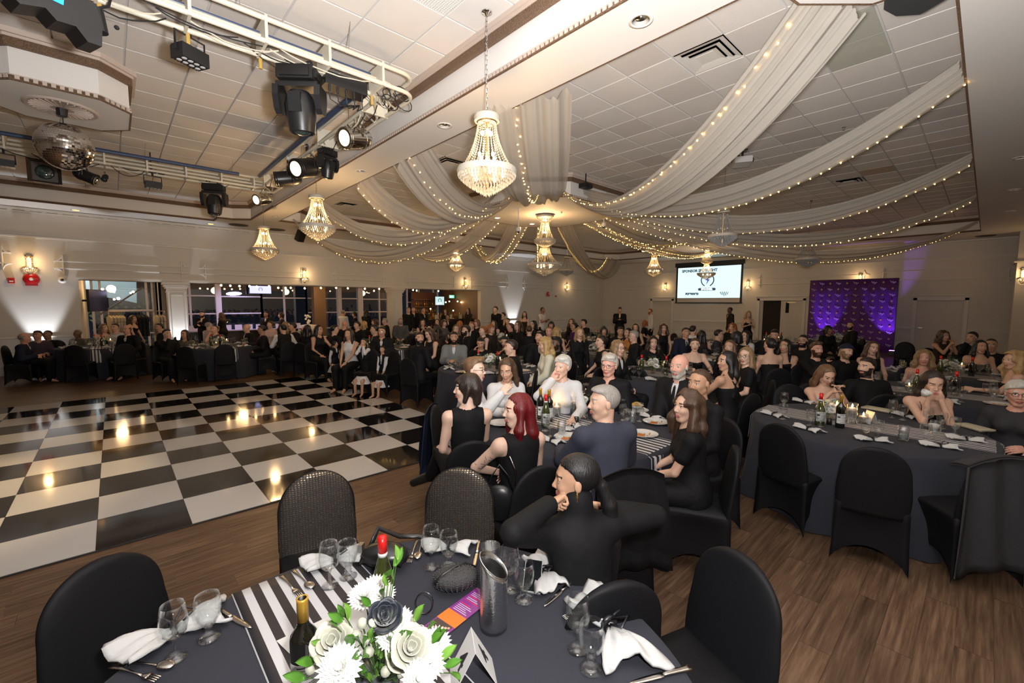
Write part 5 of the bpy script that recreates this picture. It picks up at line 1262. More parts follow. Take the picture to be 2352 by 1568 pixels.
def fork_mesh():
 b = MB(); b.slab(lambda u, v: (-.10 + .13 * u, (v - .5) * (.018 - .012 * min(1, u * 1.6)), .004 + .004 * math.sin(u * PI)), 10, 4, .0022)
 b.slab(lambda u, v: (.03 + .03 * u, (v - .5) * (.006 + .018 * u ** .6), .004 + .003 * math.sin(u * 2)), 6, 4, .002)
 for k in range(4): b.box((.078, -.0096 + k * .0064, .006), (.040, .0032, .0018))
 return b.mesh('fork', silver, True)
def spoon_mesh():
 b = MB(); b.slab(lambda u, v: (-.10 + .14 * u, (v - .5) * (.018 - .012 * min(1, u * 1.6)), .004 + .004 * math.sin(u * PI)), 10, 4, .0022); b.ball((.062, 0, .007), .024, 14, sc=(1.25, .8, .22)); return b.mesh('spoon', silver, True)
def knife_mesh():
 b = MB(); b.slab(lambda u, v: (-.11 + .10 * u, (v - .5) * (.018 - .006 * u), .008), 8, 4, .006); b.slab(lambda u, v: (-.01 + .12 * u, (v - .5) * .020 * math.sqrt(max(.02, 1 - u ** 3)), .005), 10, 4, .0018); return b.mesh('knife', silver, True)
def plate_proto(food=True):
 t = empty('dinner_plate'); b = MB(); b.lathe([(.0, .002), (.07, .002), (.085, .006), (.125, .018), (.128, .021), (.122, .020), (.085, .011), (.07, .006), (.0, .006)], n=36); b.build('plate', china, t, smooth=True)
 if food:
  b = MB(); r0 = random.Random(8); b.lathe([(.0, .0085), (.025, .008), (.036, .0065)][::-1], c=(-.03, .01, 0), n=12, sx=1.3); b.build('sauce', mat('orange_sauce', (.45, .13, .02), .3), t)
  b = MB()
  for k in range(6): b.ball((r0.uniform(-.04, .05), r0.uniform(-.05, .04), .012), r0.uniform(.005, .011), 6)
  tag(b.build('crumbs', mat('food_bits', (.42, .24, .06), .6), t), kind='stuff')
 return remember(t)
dark_g = mat('bottle_dark', (.006, .006, .004), .06, spec=.9, coat=.6); green_g = mat('bottle_green', (.035, .045, .008), .06, spec=.9, coat=.6); label_m = mat('label_paper', (.62, .63, .62), .6); lab_ink = mat('label_ink', (.05, .05, .06), .6)
gold_foil = mat('gold_foil', (.62, .36, .05), .28, .5); red_foil = mat('red_foil', (.62, .015, .012), .25, .2)
def bottle_proto(body, foil, shoulder=True, opened=False, seal=None):
 t = empty('wine_bottle'); b = MB()
 if shoulder: prof = [(.0, .0), (.036, .0), (.038, .006), (.038, .19), (.035, .205), (.022, .222), (.0155, .236), (.0145, .30), (.0155, .302), (.0155, .312)]
 else: prof = [(.0, .0), (.038, .0), (.041, .006), (.041, .13), (.036, .165), (.024, .205), (.0165, .235), (.0145, .26), (.0145, .30), (.0155, .302), (.0155, .312)]
 prof += [(.011, .312), (.010, .29), (0, .288)] if opened else [(.0, .312)]
 b.lathe(prof, n=28); b.build('bottle_body', body, t, smooth=True)
 f = MB(); f.shell([(.0162, .245), (.0158, .305), (.0165, .3125), (.0120, .3125), (.0120, .309), (.0148, .30), (.0148, .245)] if opened else [(.0166, .245), (.0162, .313), (.0, .3145), (.0, .31), (.0148, .30), (.0148, .245)], n=24); f.build('foil', foil, t, smooth=True)
 if seal: MB().shell([(.0175, .238), (.0168, .252), (.0150, .252), (.0150, .238)], n=24).build('white_band', label_m, t, smooth=True)
 r = .0388 if shoulder else .0418
 def arc(a0, a1, z0, z1, rr_, k=14):
  q = MB(); q.grid(lambda u, v: (rr_ * math.cos(a0 + (a1 - a0) * u), rr_ * math.sin(a0 + (a1 - a0) * u), z0 + (z1 - z0) * v), k, 2); return q
 arc(-1.15, 1.15, .045, .135, r).build('label', label_m, t, smooth=True, fix=False)
 q = MB()
 for z, a0, a1, h in ((.125, -.5, .5, .004), (.116, -.3, .3, .002), (.105, -.95, -.35, .018), (.106, -.2, .9, .0018), (.100, -.2, .9, .0018), (.094, -.2, .9, .0018), (.088, -.2, .8, .0018), (.075, -.9, .9, .002), (.068, -.9, .9, .0018), (.055, -.4, .4, .004)):
  q.grid(lambda u, v: ((r + .0004) * math.cos(a0 + (a1 - a0) * u), (r + .0004) * math.sin(a0 + (a1 - a0) * u), z + (v - .5) * h), 8, 2)
 tag(q.build('label_print', lab_ink, t, fix=False), kind='stuff')
 return remember(t)
flame_m = emis('candle_flame', (1, .55, .14), 45); wax = mat('candle_wax', (.72, .62, .55), .5, emit=((1, .5, .2), .15))
def candle_proto(h, r=.045):
 t = empty('candle_vase'); b = MB(); b.shell([(r, 0), (r, h), (r - .002, h), (r - .002, .006), (0, .006), (0, 0)], n=24); b.build('glass_cylinder', glass_th, t, smooth=True)
 MB().lathe([(0, .007), (r - .003, .007), (r - .003, h * .68), (0, h * .68)], n=20).build('water', water_m, t, smooth=True)
 MB().lathe([(0, h * .60), (r * .6, h * .61), (r * .86, h * .70), (r * .86, h * .76), (0, h * .77)], n=20).build('floating_candle', wax, t, smooth=True)
 MB().lathe([(0, 0), (.006, .006), (.007, .014), (.004, .026), (0, .036)], c=(0, 0, h * .77 + .004), n=10).build('flame', flame_m, t, smooth=True)
 return remember(t)
P_wine, P_gob, P_tum = wine_proto(), goblet_proto(), tumbler_proto(); P_nap = [napkin_proto(3), napkin_proto(4)]
P_plate, P_plate0 = plate_proto(), plate_proto(False); fork_me, spoon_me, knife_me = fork_mesh(), spoon_mesh(), knife_mesh()
P_bgold = bottle_proto(dark_g, gold_foil, True, True); P_bred = bottle_proto(green_g, red_foil, False, False, True); P_bdark = bottle_proto(dark_g, red_foil, True, False)
P_c1, P_c2, P_c3 = candle_proto(.20), candle_proto(.13), candle_proto(.09, .042)
protos_used = set()
def put(P, x, y, lab, cat, group, rz=0., z=None, s=None):
 if P.name not in protos_used: protos_used.add(P.name); o = P
 else: o = dup(P)
 o.location = (x, y, (ZTAB + .0045) if z is None else z); o.rotation_euler = (0, 0, rz)
 if s: o.scale = (s, s, s)
 tag(o, lab, cat, group)
 return o
def putm(nm, me, x, y, lab, cat, group, rz=0., z=None, mats=None):
 o = link(nm, me, None, (x, y, (ZTAB + .004) if z is None else z), rz); tag(o, lab, cat, group); return o
def at(px, py, z=ZTAB): p = Zp(px, py, z); return p[0], p[1]
def azpx(p0, p1):
 a, b_ = at(*p0), at(*p1); return math.atan2(b_[1] - a[1], b_[0] - a[0])
# nearest table (base centres read off the photograph)
g1 = 'stemware on the nearest table'
for P, px, py, lab in ((P_wine, 404, 1513, 'empty wine glass leaning over the left napkin'), (P_gob, 481, 1466, 'empty short stemmed goblet right of the leftmost wine glass'), (P_wine, 758, 1347, 'wine glass standing on the striped runner'), (P_gob, 800, 1326, 'short goblet holding a napkin tip beside the runner glass'),
                       (P_wine, 991, 1304, 'wine glass at the back of the nearest table'), (P_gob, 1031, 1301, 'short goblet at the back beside the rear napkin'), (P_wine, 1171, 1356, 'wine glass just behind the hammered jug'), (P_gob, 1203, 1379, 'short goblet right of the hammered jug'),
                       (P_wine, 1326, 1493, 'wine glass at the front right of the nearest table'), (P_gob, 1357, 1538, 'short goblet nearest the camera at right')):
 x, y = at(px, py); put(P, x, y, lab, 'glass', g1)
x, y = at(1127, 1318); put(P_tum, x, y, 'plain tumbler hidden behind the hammered jug', 'glass', g1, s=1.15)
def nap(px, py, p0, p1, lab, k=0, s=1.):
 x, y = at(px, py); return put(P_nap[k % 2], x, y, lab, 'napkin', 'white napkins tied with black ribbon', azpx(p0, p1), s=s)
nap(400, 1458, (300, 1505), (515, 1405), 'white napkin stretched under the two left glasses', 0, 1.28)
nap(770, 1292, (700, 1305), (830, 1280), 'white napkin tied behind the runner glasses', 1, 1.05)
nap(1030, 1262, (985, 1260), (1080, 1262), 'white napkin tied at the back of the nearest table', 0, .95)
nap(1250, 1320, (1235, 1275), (1275, 1365), 'white napkin beside the phone and knife', 1, 1.05)
nap(1400, 1450, (1370, 1400), (1450, 1510), 'large white napkin with a black bow at right', 0, 1.5)
g2 = 'cutlery on the nearest table'
def cut(kind, p0, p1, lab, key=None):
 me = dict(fork=fork_me, spoon=spoon_me, knife=knife_me)[kind]; a, b_ = at(*p0), at(*p1); x, y = (a[0] + b_[0]) / 2, (a[1] + b_[1]) / 2
 return putm(kind, me, x, y, lab, kind, g2, math.atan2(b_[1] - a[1], b_[0] - a[0]), ZTAB + .004)
cut('fork', (650, 1330), (683, 1366), 'small fork on the striped runner'); cut('spoon', (677, 1316), (715, 1352), 'small spoon on the striped runner')
cut('fork', (268, 1538), (350, 1562), 'fork at the bottom left edge'); cut('spoon', (280, 1525), (400, 1535), 'spoon crossing the fork at the bottom left'); cut('knife', (515, 1412), (555, 1434), 'knife tip poking from the left napkin')
cut('fork', (958, 1243), (940, 1294), 'fork behind the leather bag strap'); cut('spoon', (972, 1240), (958, 1286), 'spoon leaning next to the rear fork'); cut('knife', (1101, 1243), (1088, 1310), 'knife behind the black clutch')
cut('knife', (1320, 1332), (1250, 1396), 'table knife with dark handle right of the goblet'); cut('fork', (1380, 1383), (1300, 1422), 'fork under the right napkin'); cut('spoon', (1395, 1398), (1355, 1420), 'spoon handle beneath the right napkin'); cut('knife', (1562, 1544), (1470, 1568), 'knife handle at the bottom right edge')
x, y = at(1133, 1445)
j = empty('hammered_jug', (*at(1134, 1440), ZTAB + .003), 2.2); tag(j, 'tall hammered silver wine cooler with a slanted rim', 'wine cooler')
ham = mat('hammered_steel', (.62, .62, .63), .24, 1., bump=(95, .35, .003))
b = MB(); R_, H_ = .049, .235
n = 36; pts = []
for rr_, z0, z1 in ((R_, 0, 1), (R_ - .002, 1, 0.01)):
 for kk in range(12):
  f = kk / 11; f = f if z1 == 1 else 1 - f
  for i in range(n):
   a = 2 * PI * i / n; top = H_ * (1 + .16 * math.cos(a)); pts.append((rr_ * math.cos(a), rr_ * math.sin(a), max(.002 if z1 == 1 else .004, top * f)))
fs = []
for r in range(23): fs += [(r * n + i, r * n + (i + 1) % n, (r + 1) * n + (i + 1) % n, (r + 1) * n + i) for i in range(n)]
fs += [tuple(reversed(range(n))), tuple(range(23 * n, 24 * n))]
b.add(pts, fs); b.build('vessel', ham, j, smooth=True)
b = MB(); b.tube([(R_ * 1.01 * math.cos(a), R_ * 1.01 * math.sin(a), H_ * (1 + .16 * math.cos(a))) for a in np.linspace(0, 2 * PI, 40)[:-1]], .0022, 6, closed=True); b.build('rim', chrome, j, smooth=True)
p = Dp(695, 1385, 1.33)
px_, py_ = .0, .0
def bottle_by_top(P, px, py, lab, rz):
 q = Zp(px, py, ZTAB + .315); put(P, q[0], q[1], lab, 'bottle', 'wine bottles', rz)
 return q
bottle_by_top(P_bgold, 694, 1374, 'opened dark wine bottle with gold neck foil on the nearest table', -2.25 + .3)
bottle_by_top(P_bred, 878, 1232, 'green wine bottle with red screw cap among the flowers', -2.2)
paper = mat('white_paper', (.55, .55, .545), .6); inkp = mat('black_ink', (.015, .015, .018), .6)
def sheet(nm, corners, m, lab, cat, z=ZTAB + .0055, th=.0008):
 P = [at(*c) for c in corners]; cx = sum(p[0] for p in P) / 4; cy = sum(p[1] for p in P) / 4
 b = MB(); b.prism([(p[0] - cx, p[1] - cy) for p in P], 0, th); o = b.build(nm, m, None, loc=(cx, cy, z)); tag(o, lab, cat); return o
o = sheet('place_card_sheet', [(635, 1475), (812, 1392), (905, 1480), (730, 1568)], paper, 'white printed sheet lying under the bouquet on the runner', 'paper')
q = at(778, 1405); text('heading', 'FORWARD', .014, inkp, facingM((q[0] - o.location.x, q[1] - o.location.y, .0012), (-.85, -.5, 0), (.5, -.85, 0)), o, ext=.0002)
A, B, Cc, Dd = at(1003, 1495), at(962, 1450), at(1095, 1352), at(1125, 1400)
vx = Vector((Cc[0] - B[0], Cc[1] - B[1], 0)); L_ = vx.length; vx.normalize(); vy = Vector((-vx.y, vx.x, 0)); wB = .095
if vy.dot(Vector((A[0] - B[0], A[1] - B[1], 0))) < 0: vy = -vy
br = empty('brochure', (*B, ZTAB + .006)); tag(br, 'purple and orange folded programme lying by the black clutch', 'brochure')
def bpoly(u0, u1, v0, v1, z=0.): return [tuple(vx * u + vy * v + Vector((0, 0, z))) for u, v in ((u0, v0), (u1, v0), (u1, v1), (u0, v1))]
def bpiece(nm, m, u0, u1, v0, v1, z):
 q = MB(); P = bpoly(u0, u1, v0, v1); q.prism([(p[0], p[1]) for p in P], z, z + .0006); return q.build(nm, m, br)
bpiece('back_sheet', mat('print_purple', (.20, .03, .22), .4), 0, L_, 0, wB, 0)
bpiece('orange_band', mat('print_orange', (.75, .16, .02), .4), .085, .145, 0, wB, .0007); bpiece('photo_panel', mat('print_photo', (.05, .035, .03), .4), .03, .083, .006, wB - .01, .0009)
q = MB(); r0 = random.Random(9)
for k in range(7): c_ = vx * (.035 + .006 * k) + vy * (.018 + .01 * k); q.cyl(c_ + Vector((0, 0, .0014)), c_ + Vector((0, 0, .0019)), .0055, n=8)
q.build('photo_faces', mat('print_skin', (.55, .33, .22), .5), br)
q = MB(); rd = MB()
for k in range(13):
 u = .155 + k * .0085 + (k > 5) * .012
 tgt = rd if k in (5, 6, 9) else q
 P = bpoly(u, u + .0028, .012, wB - .014 - .01 * (k % 3)); tgt.prism([(p[0], p[1]) for p in P], .0007, .0011)
q.build('printed_lines', mat('print_pale', (.6, .5, .62), .5), br); rd.build('printed_red_lines', mat('print_red', (.7, .02, .04), .5), br)
text('title', 'FORWARD', .026, mat('print_white', (.8, .8, .8), .5), facingM(tuple(vx * .014 + vy * (wB / 2) + Vector((0, 0, .001))), tuple(-vy), tuple(vx)), br, ext=.0003)
zr_ = .895; R0, R1 = Vector(Zp(1082, 1439, zr_)), Vector(Zp(1092, 1499, zr_)); L0, Q0 = Vector(Zp(1033, 1534, ZTAB + .005)), Vector(Zp(1130, 1511, ZTAB + .005))
rd_ = (R1 - R0); rd_ = rd_.normalized() * max(.075, rd_.length); tn = empty('table_number', (R0.x, R0.y, ZTAB + .004)); tag(tn, 'white folded tent card showing the number 4', 'table number'); o0 = tn.location.copy()
for B0 in (L0, Q0):
 P = [R0, R0 + rd_, B0 + rd_, B0]; nn = (P[1] - P[0]).cross(P[3] - P[0]).normalized(); mid_ = (L0 + Q0) / 2
 if nn.dot(B0 - mid_) < 0: nn = -nn
 q = MB(); q.add([tuple(p_ - o0) for p_ in P] + [tuple(p_ - o0 - nn * .0012) for p_ in P], [(0, 1, 2, 3), (4, 7, 6, 5), (0, 4, 5, 1), (1, 5, 6, 2), (2, 6, 7, 3), (3, 7, 4, 0)]); q.build('card_panel', paper, tn)
 up_ = (P[0] - P[3]).normalized(); xr = up_.cross(nn).normalized(); c_ = sum(P, Vector((0, 0, 0))) / 4 - o0 + nn * .0010
 text('numeral', '4', .088, inkp, facingM(tuple(c_), tuple(xr), tuple(nn.cross(xr))), tn, ext=.0005, bold=.001)
leather = mat('black_leather', (.010, .010, .011), .3, bump=(260, .25, .001))
x, y = at(885, 1300); hb_ = empty('handbag', (x, y, ZTAB + .004), .75); tag(hb_, 'soft black leather handbag lying behind the red capped bottle', 'handbag')
b = MB(); b.ball((0, 0, .05), .11, 20, sc=(.62, 1.0, .46)); o = b.build('body', leather, hb_, smooth=True)
b = MB(); b.slab(lambda u, v: (-.06 + .13 * u, (v - .5) * .19, .095 - .03 * (2 * u - 1) ** 2 - .05 * (2 * v - 1) ** 2 * .6), 10, 10, .006); b.build('flap', leather, hb_, smooth=True)
b = MB(); b.tube([(.05, .09, .05), (.13, .08, .10), (.19, .0, .03), (.24, -.08, .008), (.2, -.17, .006)], .012, 6, sq=.25); b.build('strap', leather, hb_, smooth=True)
b = MB(); b.box((-.02, .1, .09), (.03, .02, .035)); b.ball((.0, .0, .1), .007, 8); b.build('buckle', steel, hb_)
x, y = at(1047, 1352); cl_ = empty('clutch_bag', (x, y, ZTAB + .004), 1.05 + PI / 2 * 0); tag(cl_, 'black crystal mesh clutch bag lying open beside the jug', 'clutch bag')
beadm = mat('crystal_mesh', (.02, .02, .022), .25, spec=.8, bump=(330, 1., .004))
b = MB(); b.ball((0, 0, .045), .1, 26, sc=(.62, .95, .45)); b.build('pouch', beadm, cl_, smooth=True)
b = MB(); b.tube([(.045, -.085, .05), (.03, -.04, .085), (.0, .0, .092), (-.02, .05, .08), (-.03, .088, .05)], .007, 6); b.tube([(.05, -.085, .04), (.052, -.04, .055), (.03, .0, .07), (.0, .05, .07), (-.028, .088, .045)], .007, 6); b.build('frame', black_p, cl_, smooth=True)
b = MB(); r0 = random.Random(6)
for i in range(15):
 for k in range(26):
  a, e_ = -PI / 2 + PI * (i + .5) / 15 * .98, 2 * PI * k / 26
  c_ = Vector((.063 * math.cos(a) * math.cos(e_), .0955 * math.cos(a) * math.sin(e_), .045 + .0455 * math.sin(a)))
  if c_.z > .012: b.octa(c_, .0024)
tag(b.build('crystals', mat('jet_crystal', (.25, .25, .27), .1, .6), cl_, fix=False), kind='stuff')
q = Dp(973, 1392, 1.42); bg = empty('bangle', (*at(975, 1408)[:2], ZTAB + .004)); tag(bg, 'thin dark bangle handle standing beside the clutch', 'bangle')
b = MB(); b.tube([(.033 * math.cos(a), .01 * math.sin(a), .037 + .036 * math.sin(a)) for a in np.linspace(0, 2 * PI, 28)[:-1]], .0026, 6, closed=True); o = b.build('ring', mat('gunmetal', (.12, .12, .13), .15, 1.), bg, smooth=True); o.rotation_euler = (0, 0, -.75)
x, y = at(1222, 1335); ph = empty('smartphone', (x, y, ZTAB + .004), azpx((1195, 1350), (1240, 1310)) + .9); ph.rotation_euler = (.12, -.35, azpx((1215, 1360), (1225, 1290))); tag(ph, 'dark smartphone leaning on the napkin behind the goblet', 'phone')
MB().box((0, 0, .03), (.15, .074, .008)).build('case', mat('phone_case', (.35, .38, .36), .3), ph); MB().box((0, 0, .0345), (.144, .068, .002)).build('display', mat('phone_glass', (.01, .012, .014), .04, coat=1), ph)
# bouquet on the nearest table
petal = mat('petal_ivory', (.46, .46, .37), .6, sheen=.3); petal_w = mat('petal_white', (.40, .40, .385), .6); petal_k = mat('petal_black', (.008, .013, .022), .5, sheen=.4)
leaf_m = mat('leaf_green', (.07, .20, .022), .4, noise=(30, .3)); leaf_l = mat('leaf_light', (.16, .34, .05), .4, noise=(30, .25)); stem_g = mat('stem_green', (.06, .14, .03), .5); yolk = mat('flower_centre', (.62, .58, .12), .7)
def rose_mesh(m, op=1.):
 b = MB()
 for ring, (n, r0_, h, lean) in enumerate(((3, .010, .034, .0), (4, .017, .036, .15), (5, .025, .036, .35), (6, .033, .032, .7))):
  for k in range(n):
   a0 = 2 * PI * (k + .5 * ring) / n; wd = 2.3 / n * 1.6
   def fn(u, v, a0=a0, wd=wd, r0_=r0_, h=h, lean=lean):
    a = a0 + (u - .5) * 2 * wd; rr_ = (r0_ * (.45 + .55 * math.sin(min(1, v * 1.1) * PI / 2)) + lean * op * .016 * v ** 3) * (1 + .06 * math.cos((u - .5) * 5))
    return (rr_ * math.cos(a), rr_ * math.sin(a), h * v * (1 - .22 * (2 * u - 1) ** 2) - (lean * .010) * v ** 5)
   b.slab(fn, 7, 7, .0012)
 return b.mesh('rose', m, True, fix=False)
def mum_mesh(m, n_r=5):
 b = MB()
 for ring in range(n_r):
  n = 10 + ring * 4; el = math.radians(74 - ring * 17); L_ = .018 + ring * .0062
  for k in range(n):
   a = 2 * PI * (k + .5 * (ring % 2)) / n
   def fn(u, v, a=a, el=el, L_=L_):
    w_ = .0058 * math.sin(min(1, v * .9 + .1) * PI) ** .5 * (1.15); s_ = (u - .5) * 2 * w_; r_ = .003 + L_ * v * math.cos(el); z = .004 + L_ * v * math.sin(el) + .004 * v * v - abs(u - .5) * .002
    return (r_ * math.cos(a) - s_ * math.sin(a), r_ * math.sin(a) + s_ * math.cos(a), z)
   b.grid(fn, 3, 4)
 b.ball((0, 0, .008), .007, 8); return b.mesh('chrysanthemum', m, True, fix=False)
def bud_mesh(m):
 b = MB(); b.lathe([(.0, 0), (.010, .006), (.0135, .016), (.011, .027), (.004, .033), (0, .034)], n=12); return b.mesh('bud', m, True)
def leaf_mesh(m):
 b = MB(); b.slab(lambda u, v: ((u - .5) * .030 * math.sin(PI * min(1, .06 + v * .94)) ** .8, v * .075, .010 * math.sin(v * 2.4) - abs(u - .5) * -.010), 5, 8, .0007); return b.mesh('leaf', m, True, fix=False)
rose_i, rose_k, mum_w, bud_w, leafA, leafB = rose_mesh(petal), rose_mesh(petal_k, .6), mum_mesh(petal_w), bud_mesh(petal), leaf_mesh(leaf_m), leaf_mesh(leaf_l)
def orient(o, dirv, spin=0.):
 o.rotation_mode = 'QUATERNION'; o.rotation_quaternion = Vector(dirv).to_track_quat('Z', 'Y') @ Quaternion((0, 0, 1), spin)
bx_, by_ = Zp(868, 1530, .86)[:2]
bq = empty('bouquet', (bx_, by_, ZTAB + .004)); tag(bq, 'full low bouquet of white roses, daisies and one black rose on the nearest table', 'flowers')
base = Vector((bx_, by_, .80))
b = MB(); b.lathe([(0, 0), (.05, 0), (.062, .03), (.06, .075), (.05, .08), (.0, .08)], n=24); b.build('vase', mat('vase_grey', (.08, .09, .10), .25), bq, smooth=True)
stems = MB()
def flower(me, px, py, D_, s_, nm=None, up=.5, lab=None):
 q = Vector(Dp(px, py, D_)); o = link(me.name.split('.')[0], me, bq, tuple(q - bq.location)); d = (q - base).normalized(); tc = (Vector((0, 0, HC)) - q).normalized()
 orient(o, d * .55 + tc * up + Vector((0, 0, .2)), random.random() * 6); o.scale = (s_,) * 3
 if lab: o['label'] = lab
 m1 = base + (q - base) * .5 + Vector((0, 0, .02)); stems.tube([base - bq.location, m1 - bq.location, q - bq.location], .0022, 5); return o
random.seed(12)
flower(rose_k, 884, 1424, 1.18, 1.15, lab='single black rose', up=.35)
flower(rose_i, 768, 1480, 1.16, 1.22); flower(rose_i, 942, 1492, 1.14, 1.2); flower(rose_i, 762, 1500, 1.2, 1.1); flower(rose_i, 925, 1505, 1.18, 1.1)
for px, py, D_, s_ in ((782, 1535, 1.10, 1.3), (838, 1372, 1.30, 1.1), (875, 1368, 1.33, 1.0), (968, 1495, 1.16, 1.), (985, 1520, 1.14, 1.0), (960, 1560, 1.08, 1.), (897, 1462, 1.17, .9), (912, 1438, 1.25, 1.2), (1000, 1480, 1.2, 1.), (862, 1352, 1.34, 1.)): flower(mum_w, px, py, D_, s_)
for px, py in ((820, 1465), (845, 1472), (848, 1502), (905, 1525), (922, 1550), (885, 1545), (720, 1540), (833, 1438), (855, 1440)): flower(bud_w, px, py, 1.16, 1.0)
lf = random.Random(5)
for k in range(95):
 if k < 16: px, py = [(800, 1425), (775, 1440), (790, 1410), (890, 1345), (885, 1320), (905, 1300), (912, 1285), (880, 1365), (850, 1390), (905, 1330), (1020, 1530), (1035, 1545), (1010, 1515), (700, 1558), (720, 1520), (735, 1475)][k]
 else: px, py = 870 + max(-120, min(130, lf.gauss(0, 65))), 1495 + max(-70, min(70, lf.gauss(0, 42)))
 D_ = lf.uniform(1.12, 1.25) if k >= 16 else (1.24 if py < 1400 else 1.15)
 q = Vector(Dp(px, py, D_)); q.z = max(q.z, .80)
 o = link('leaf', leafB if k % 3 == 0 else leafA, bq, tuple(q - bq.location)); d = (q - base); d.z *= .5; d.normalize(); d = (d + Vector((lf.uniform(-.6, .6), lf.uniform(-.6, .6), lf.uniform(-.1, .7)))).normalized()
 o.rotation_mode = 'QUATERNION'; n_ = (Vector((0, 0, HC)) - q).normalized() + Vector((lf.uniform(-.5, .5), lf.uniform(-.5, .5), .3)); x_ = d.cross(n_).normalized(); n_ = x_.cross(d).normalized()
 o.rotation_quaternion = Matrix((x_, d, n_)).transposed().to_quaternion(); s_ = lf.uniform(.5, .85); o.scale = (s_,) * 3
 if k < 16: stems.tube([base - bq.location, (q + base) / 2 - bq.location + Vector((0, 0, .02)), q - bq.location], .0014, 4)
stems.build('stems', stem_g, bq)
# generic centrepieces, place settings for the other tables
def small_bouquet(seed, black=True):
 t = empty('bouquet'); r0 = random.Random(seed); b = MB(); b.lathe([(0, 0), (.04, 0), (.042, .10), (.038, .10), (.036, .01), (0, .01)], n=16); b.build('vase', glass_th, t, smooth=True)
 st = MB(); lv = MB()
 for k in range(11):
  a = r0.uniform(0, 6.28); r_ = r0.uniform(.02, .12); z = .12 + r0.uniform(.0, .10); me = (mum_w, rose_i, mum_w)[k % 3]
  o = link(me.name.split('.')[0], me, t, (r_ * math.cos(a), r_ * math.sin(a), z)); orient(o, (math.cos(a), math.sin(a), 1.2)); o.scale = (1.25,) * 3; st.tube([(0, 0, .02), (r_ * .6 * math.cos(a), r_ * .6 * math.sin(a), z * .6), (r_ * math.cos(a), r_ * math.sin(a), z)], .002, 4)
 if black: o = link('rose', rose_k, t, (0, 0, .26)); orient(o, (.2, .2, 1)); o['label'] = 'single black rose'; st.tube([(0, 0, .02), (0, 0, .26)], .002, 4)
 for k in range(40):
  a = r0.uniform(0, 6.28); r_ = r0.uniform(.03, .16); z = .08 + r0.uniform(0, .16); L_ = .06; d = Vector((math.cos(a), math.sin(a), r0.uniform(-.2, .8))).normalized() * L_; s_ = Vector((-math.sin(a), math.cos(a), .3)) * .014; c_ = Vector((r_ * .7 * math.cos(a), r_ * .7 * math.sin(a), z))
  lv.add([c_, c_ + d * .5 + s_, c_ + d, c_ + d * .5 - s_], [(0, 1, 2, 3)])
 st.build('stems', stem_g, t); tag(lv.build('foliage', leaf_m, t, fix=False), kind='stuff')
 return remember(t)
P_bq = [small_bouquet(1), small_bouquet(2, False)]
def cooler_proto():
 t = empty('wine_cooler'); b = MB(); b.shell([(.045, 0), (.055, .20), (.053, .20), (.043, .006), (0, .006), (0, 0)], n=20); b.build('vessel', ham, t, smooth=True); b = MB(); b.tube([(.055 * math.cos(a), .055 * math.sin(a), .20) for a in np.linspace(0, 2 * PI, 24)[:-1]], .0025, 5, closed=True); b.build('rim', chrome, t); return remember(t)
P_cool = cooler_proto()
def deco(key, items):
 X_, Y_ = TABLES[key]; lab = TN[key]
 nm = {'wg': (P_wine, 'wine glass', 'glass'), 'gb': (P_gob, 'short goblet', 'glass'), 'tu': (P_tum, 'tumbler', 'glass'), 'bq': (P_bq[0], 'white bouquet with one black rose', 'flowers'), 'bw': (P_bq[1], 'small white bouquet', 'flowers'), 'bg': (P_bgold, 'dark wine bottle with gold foil', 'bottle'), 'br': (P_bred, 'green wine bottle with red cap', 'bottle'),
          'bd': (P_bdark, 'dark wine bottle with red foil', 'bottle'), 'c1': (P_c1, 'tall cylinder with a floating candle', 'candle'), 'c2': (P_c2, 'middle sized cylinder with a floating candle', 'candle'), 'c3': (P_c3, 'low cylinder with a floating candle', 'candle'), 'pl': (P_plate, 'white plate with food scraps', 'plate'), 'p0': (P_plate0, 'empty white plate', 'plate'), 'co': (P_cool, 'steel wine cooler', 'wine cooler'), 'np': (P_nap[0], 'tied white napkin', 'napkin')}
 cnt = {}
 for k, x, y, *rz in items:
  P, n_, c_ = nm[k]; put(P, x, y, n_ + ', table ' + lab, c_, n_ + 's, table ' + lab, rz[0] if rz else 0.)
def settings(key, n=8, ph=.2, centre='bq', skip=(), full=True):
 X_, Y_ = TABLES[key]; r0 = random.Random(key); it = []
 for k in range(n):
  if k in skip: continue
  a = ph + 2 * PI * k / n; c, s_ = math.cos(a), math.sin(a)
  it += [('wg', X_ + .60 * c - .12 * s_, Y_ + .60 * s_ + .12 * c), ('gb', X_ + .56 * c - .20 * s_, Y_ + .56 * s_ + .20 * c)]
  it += [('np' if k % 2 == 0 else 'pl', X_ + .73 * c, Y_ + .73 * s_, a + PI / 2)]
 it += [(centre, X_, Y_), ('bd', X_ - .02, Y_ - .24), ('br', X_ - .17, Y_ + .12), ('c1', X_ + .14, Y_ - .12), ('c3', X_ - .05, Y_ + .20)]
 deco(key, it)
for k, key in enumerate(('T4', 'T5', 'T6', 'T7', 'T8', 'T9', 'T10', 'T11', 'T12', 'T13', 'T14', 'T15', 'T16', 'T17', 'T18', 'T19', 'T20')):
 settings(key, 8 if k < 9 else 6, .2 + k * .4, 'bq' if k % 2 else 'bw')
x, y = at(1472, 855); put(P_cool, x, y, 'steel wine cooler on the middle table behind the grey haired person', 'wine cooler', 'wine coolers')
g3 = 'stemware on the striped runner table at right'
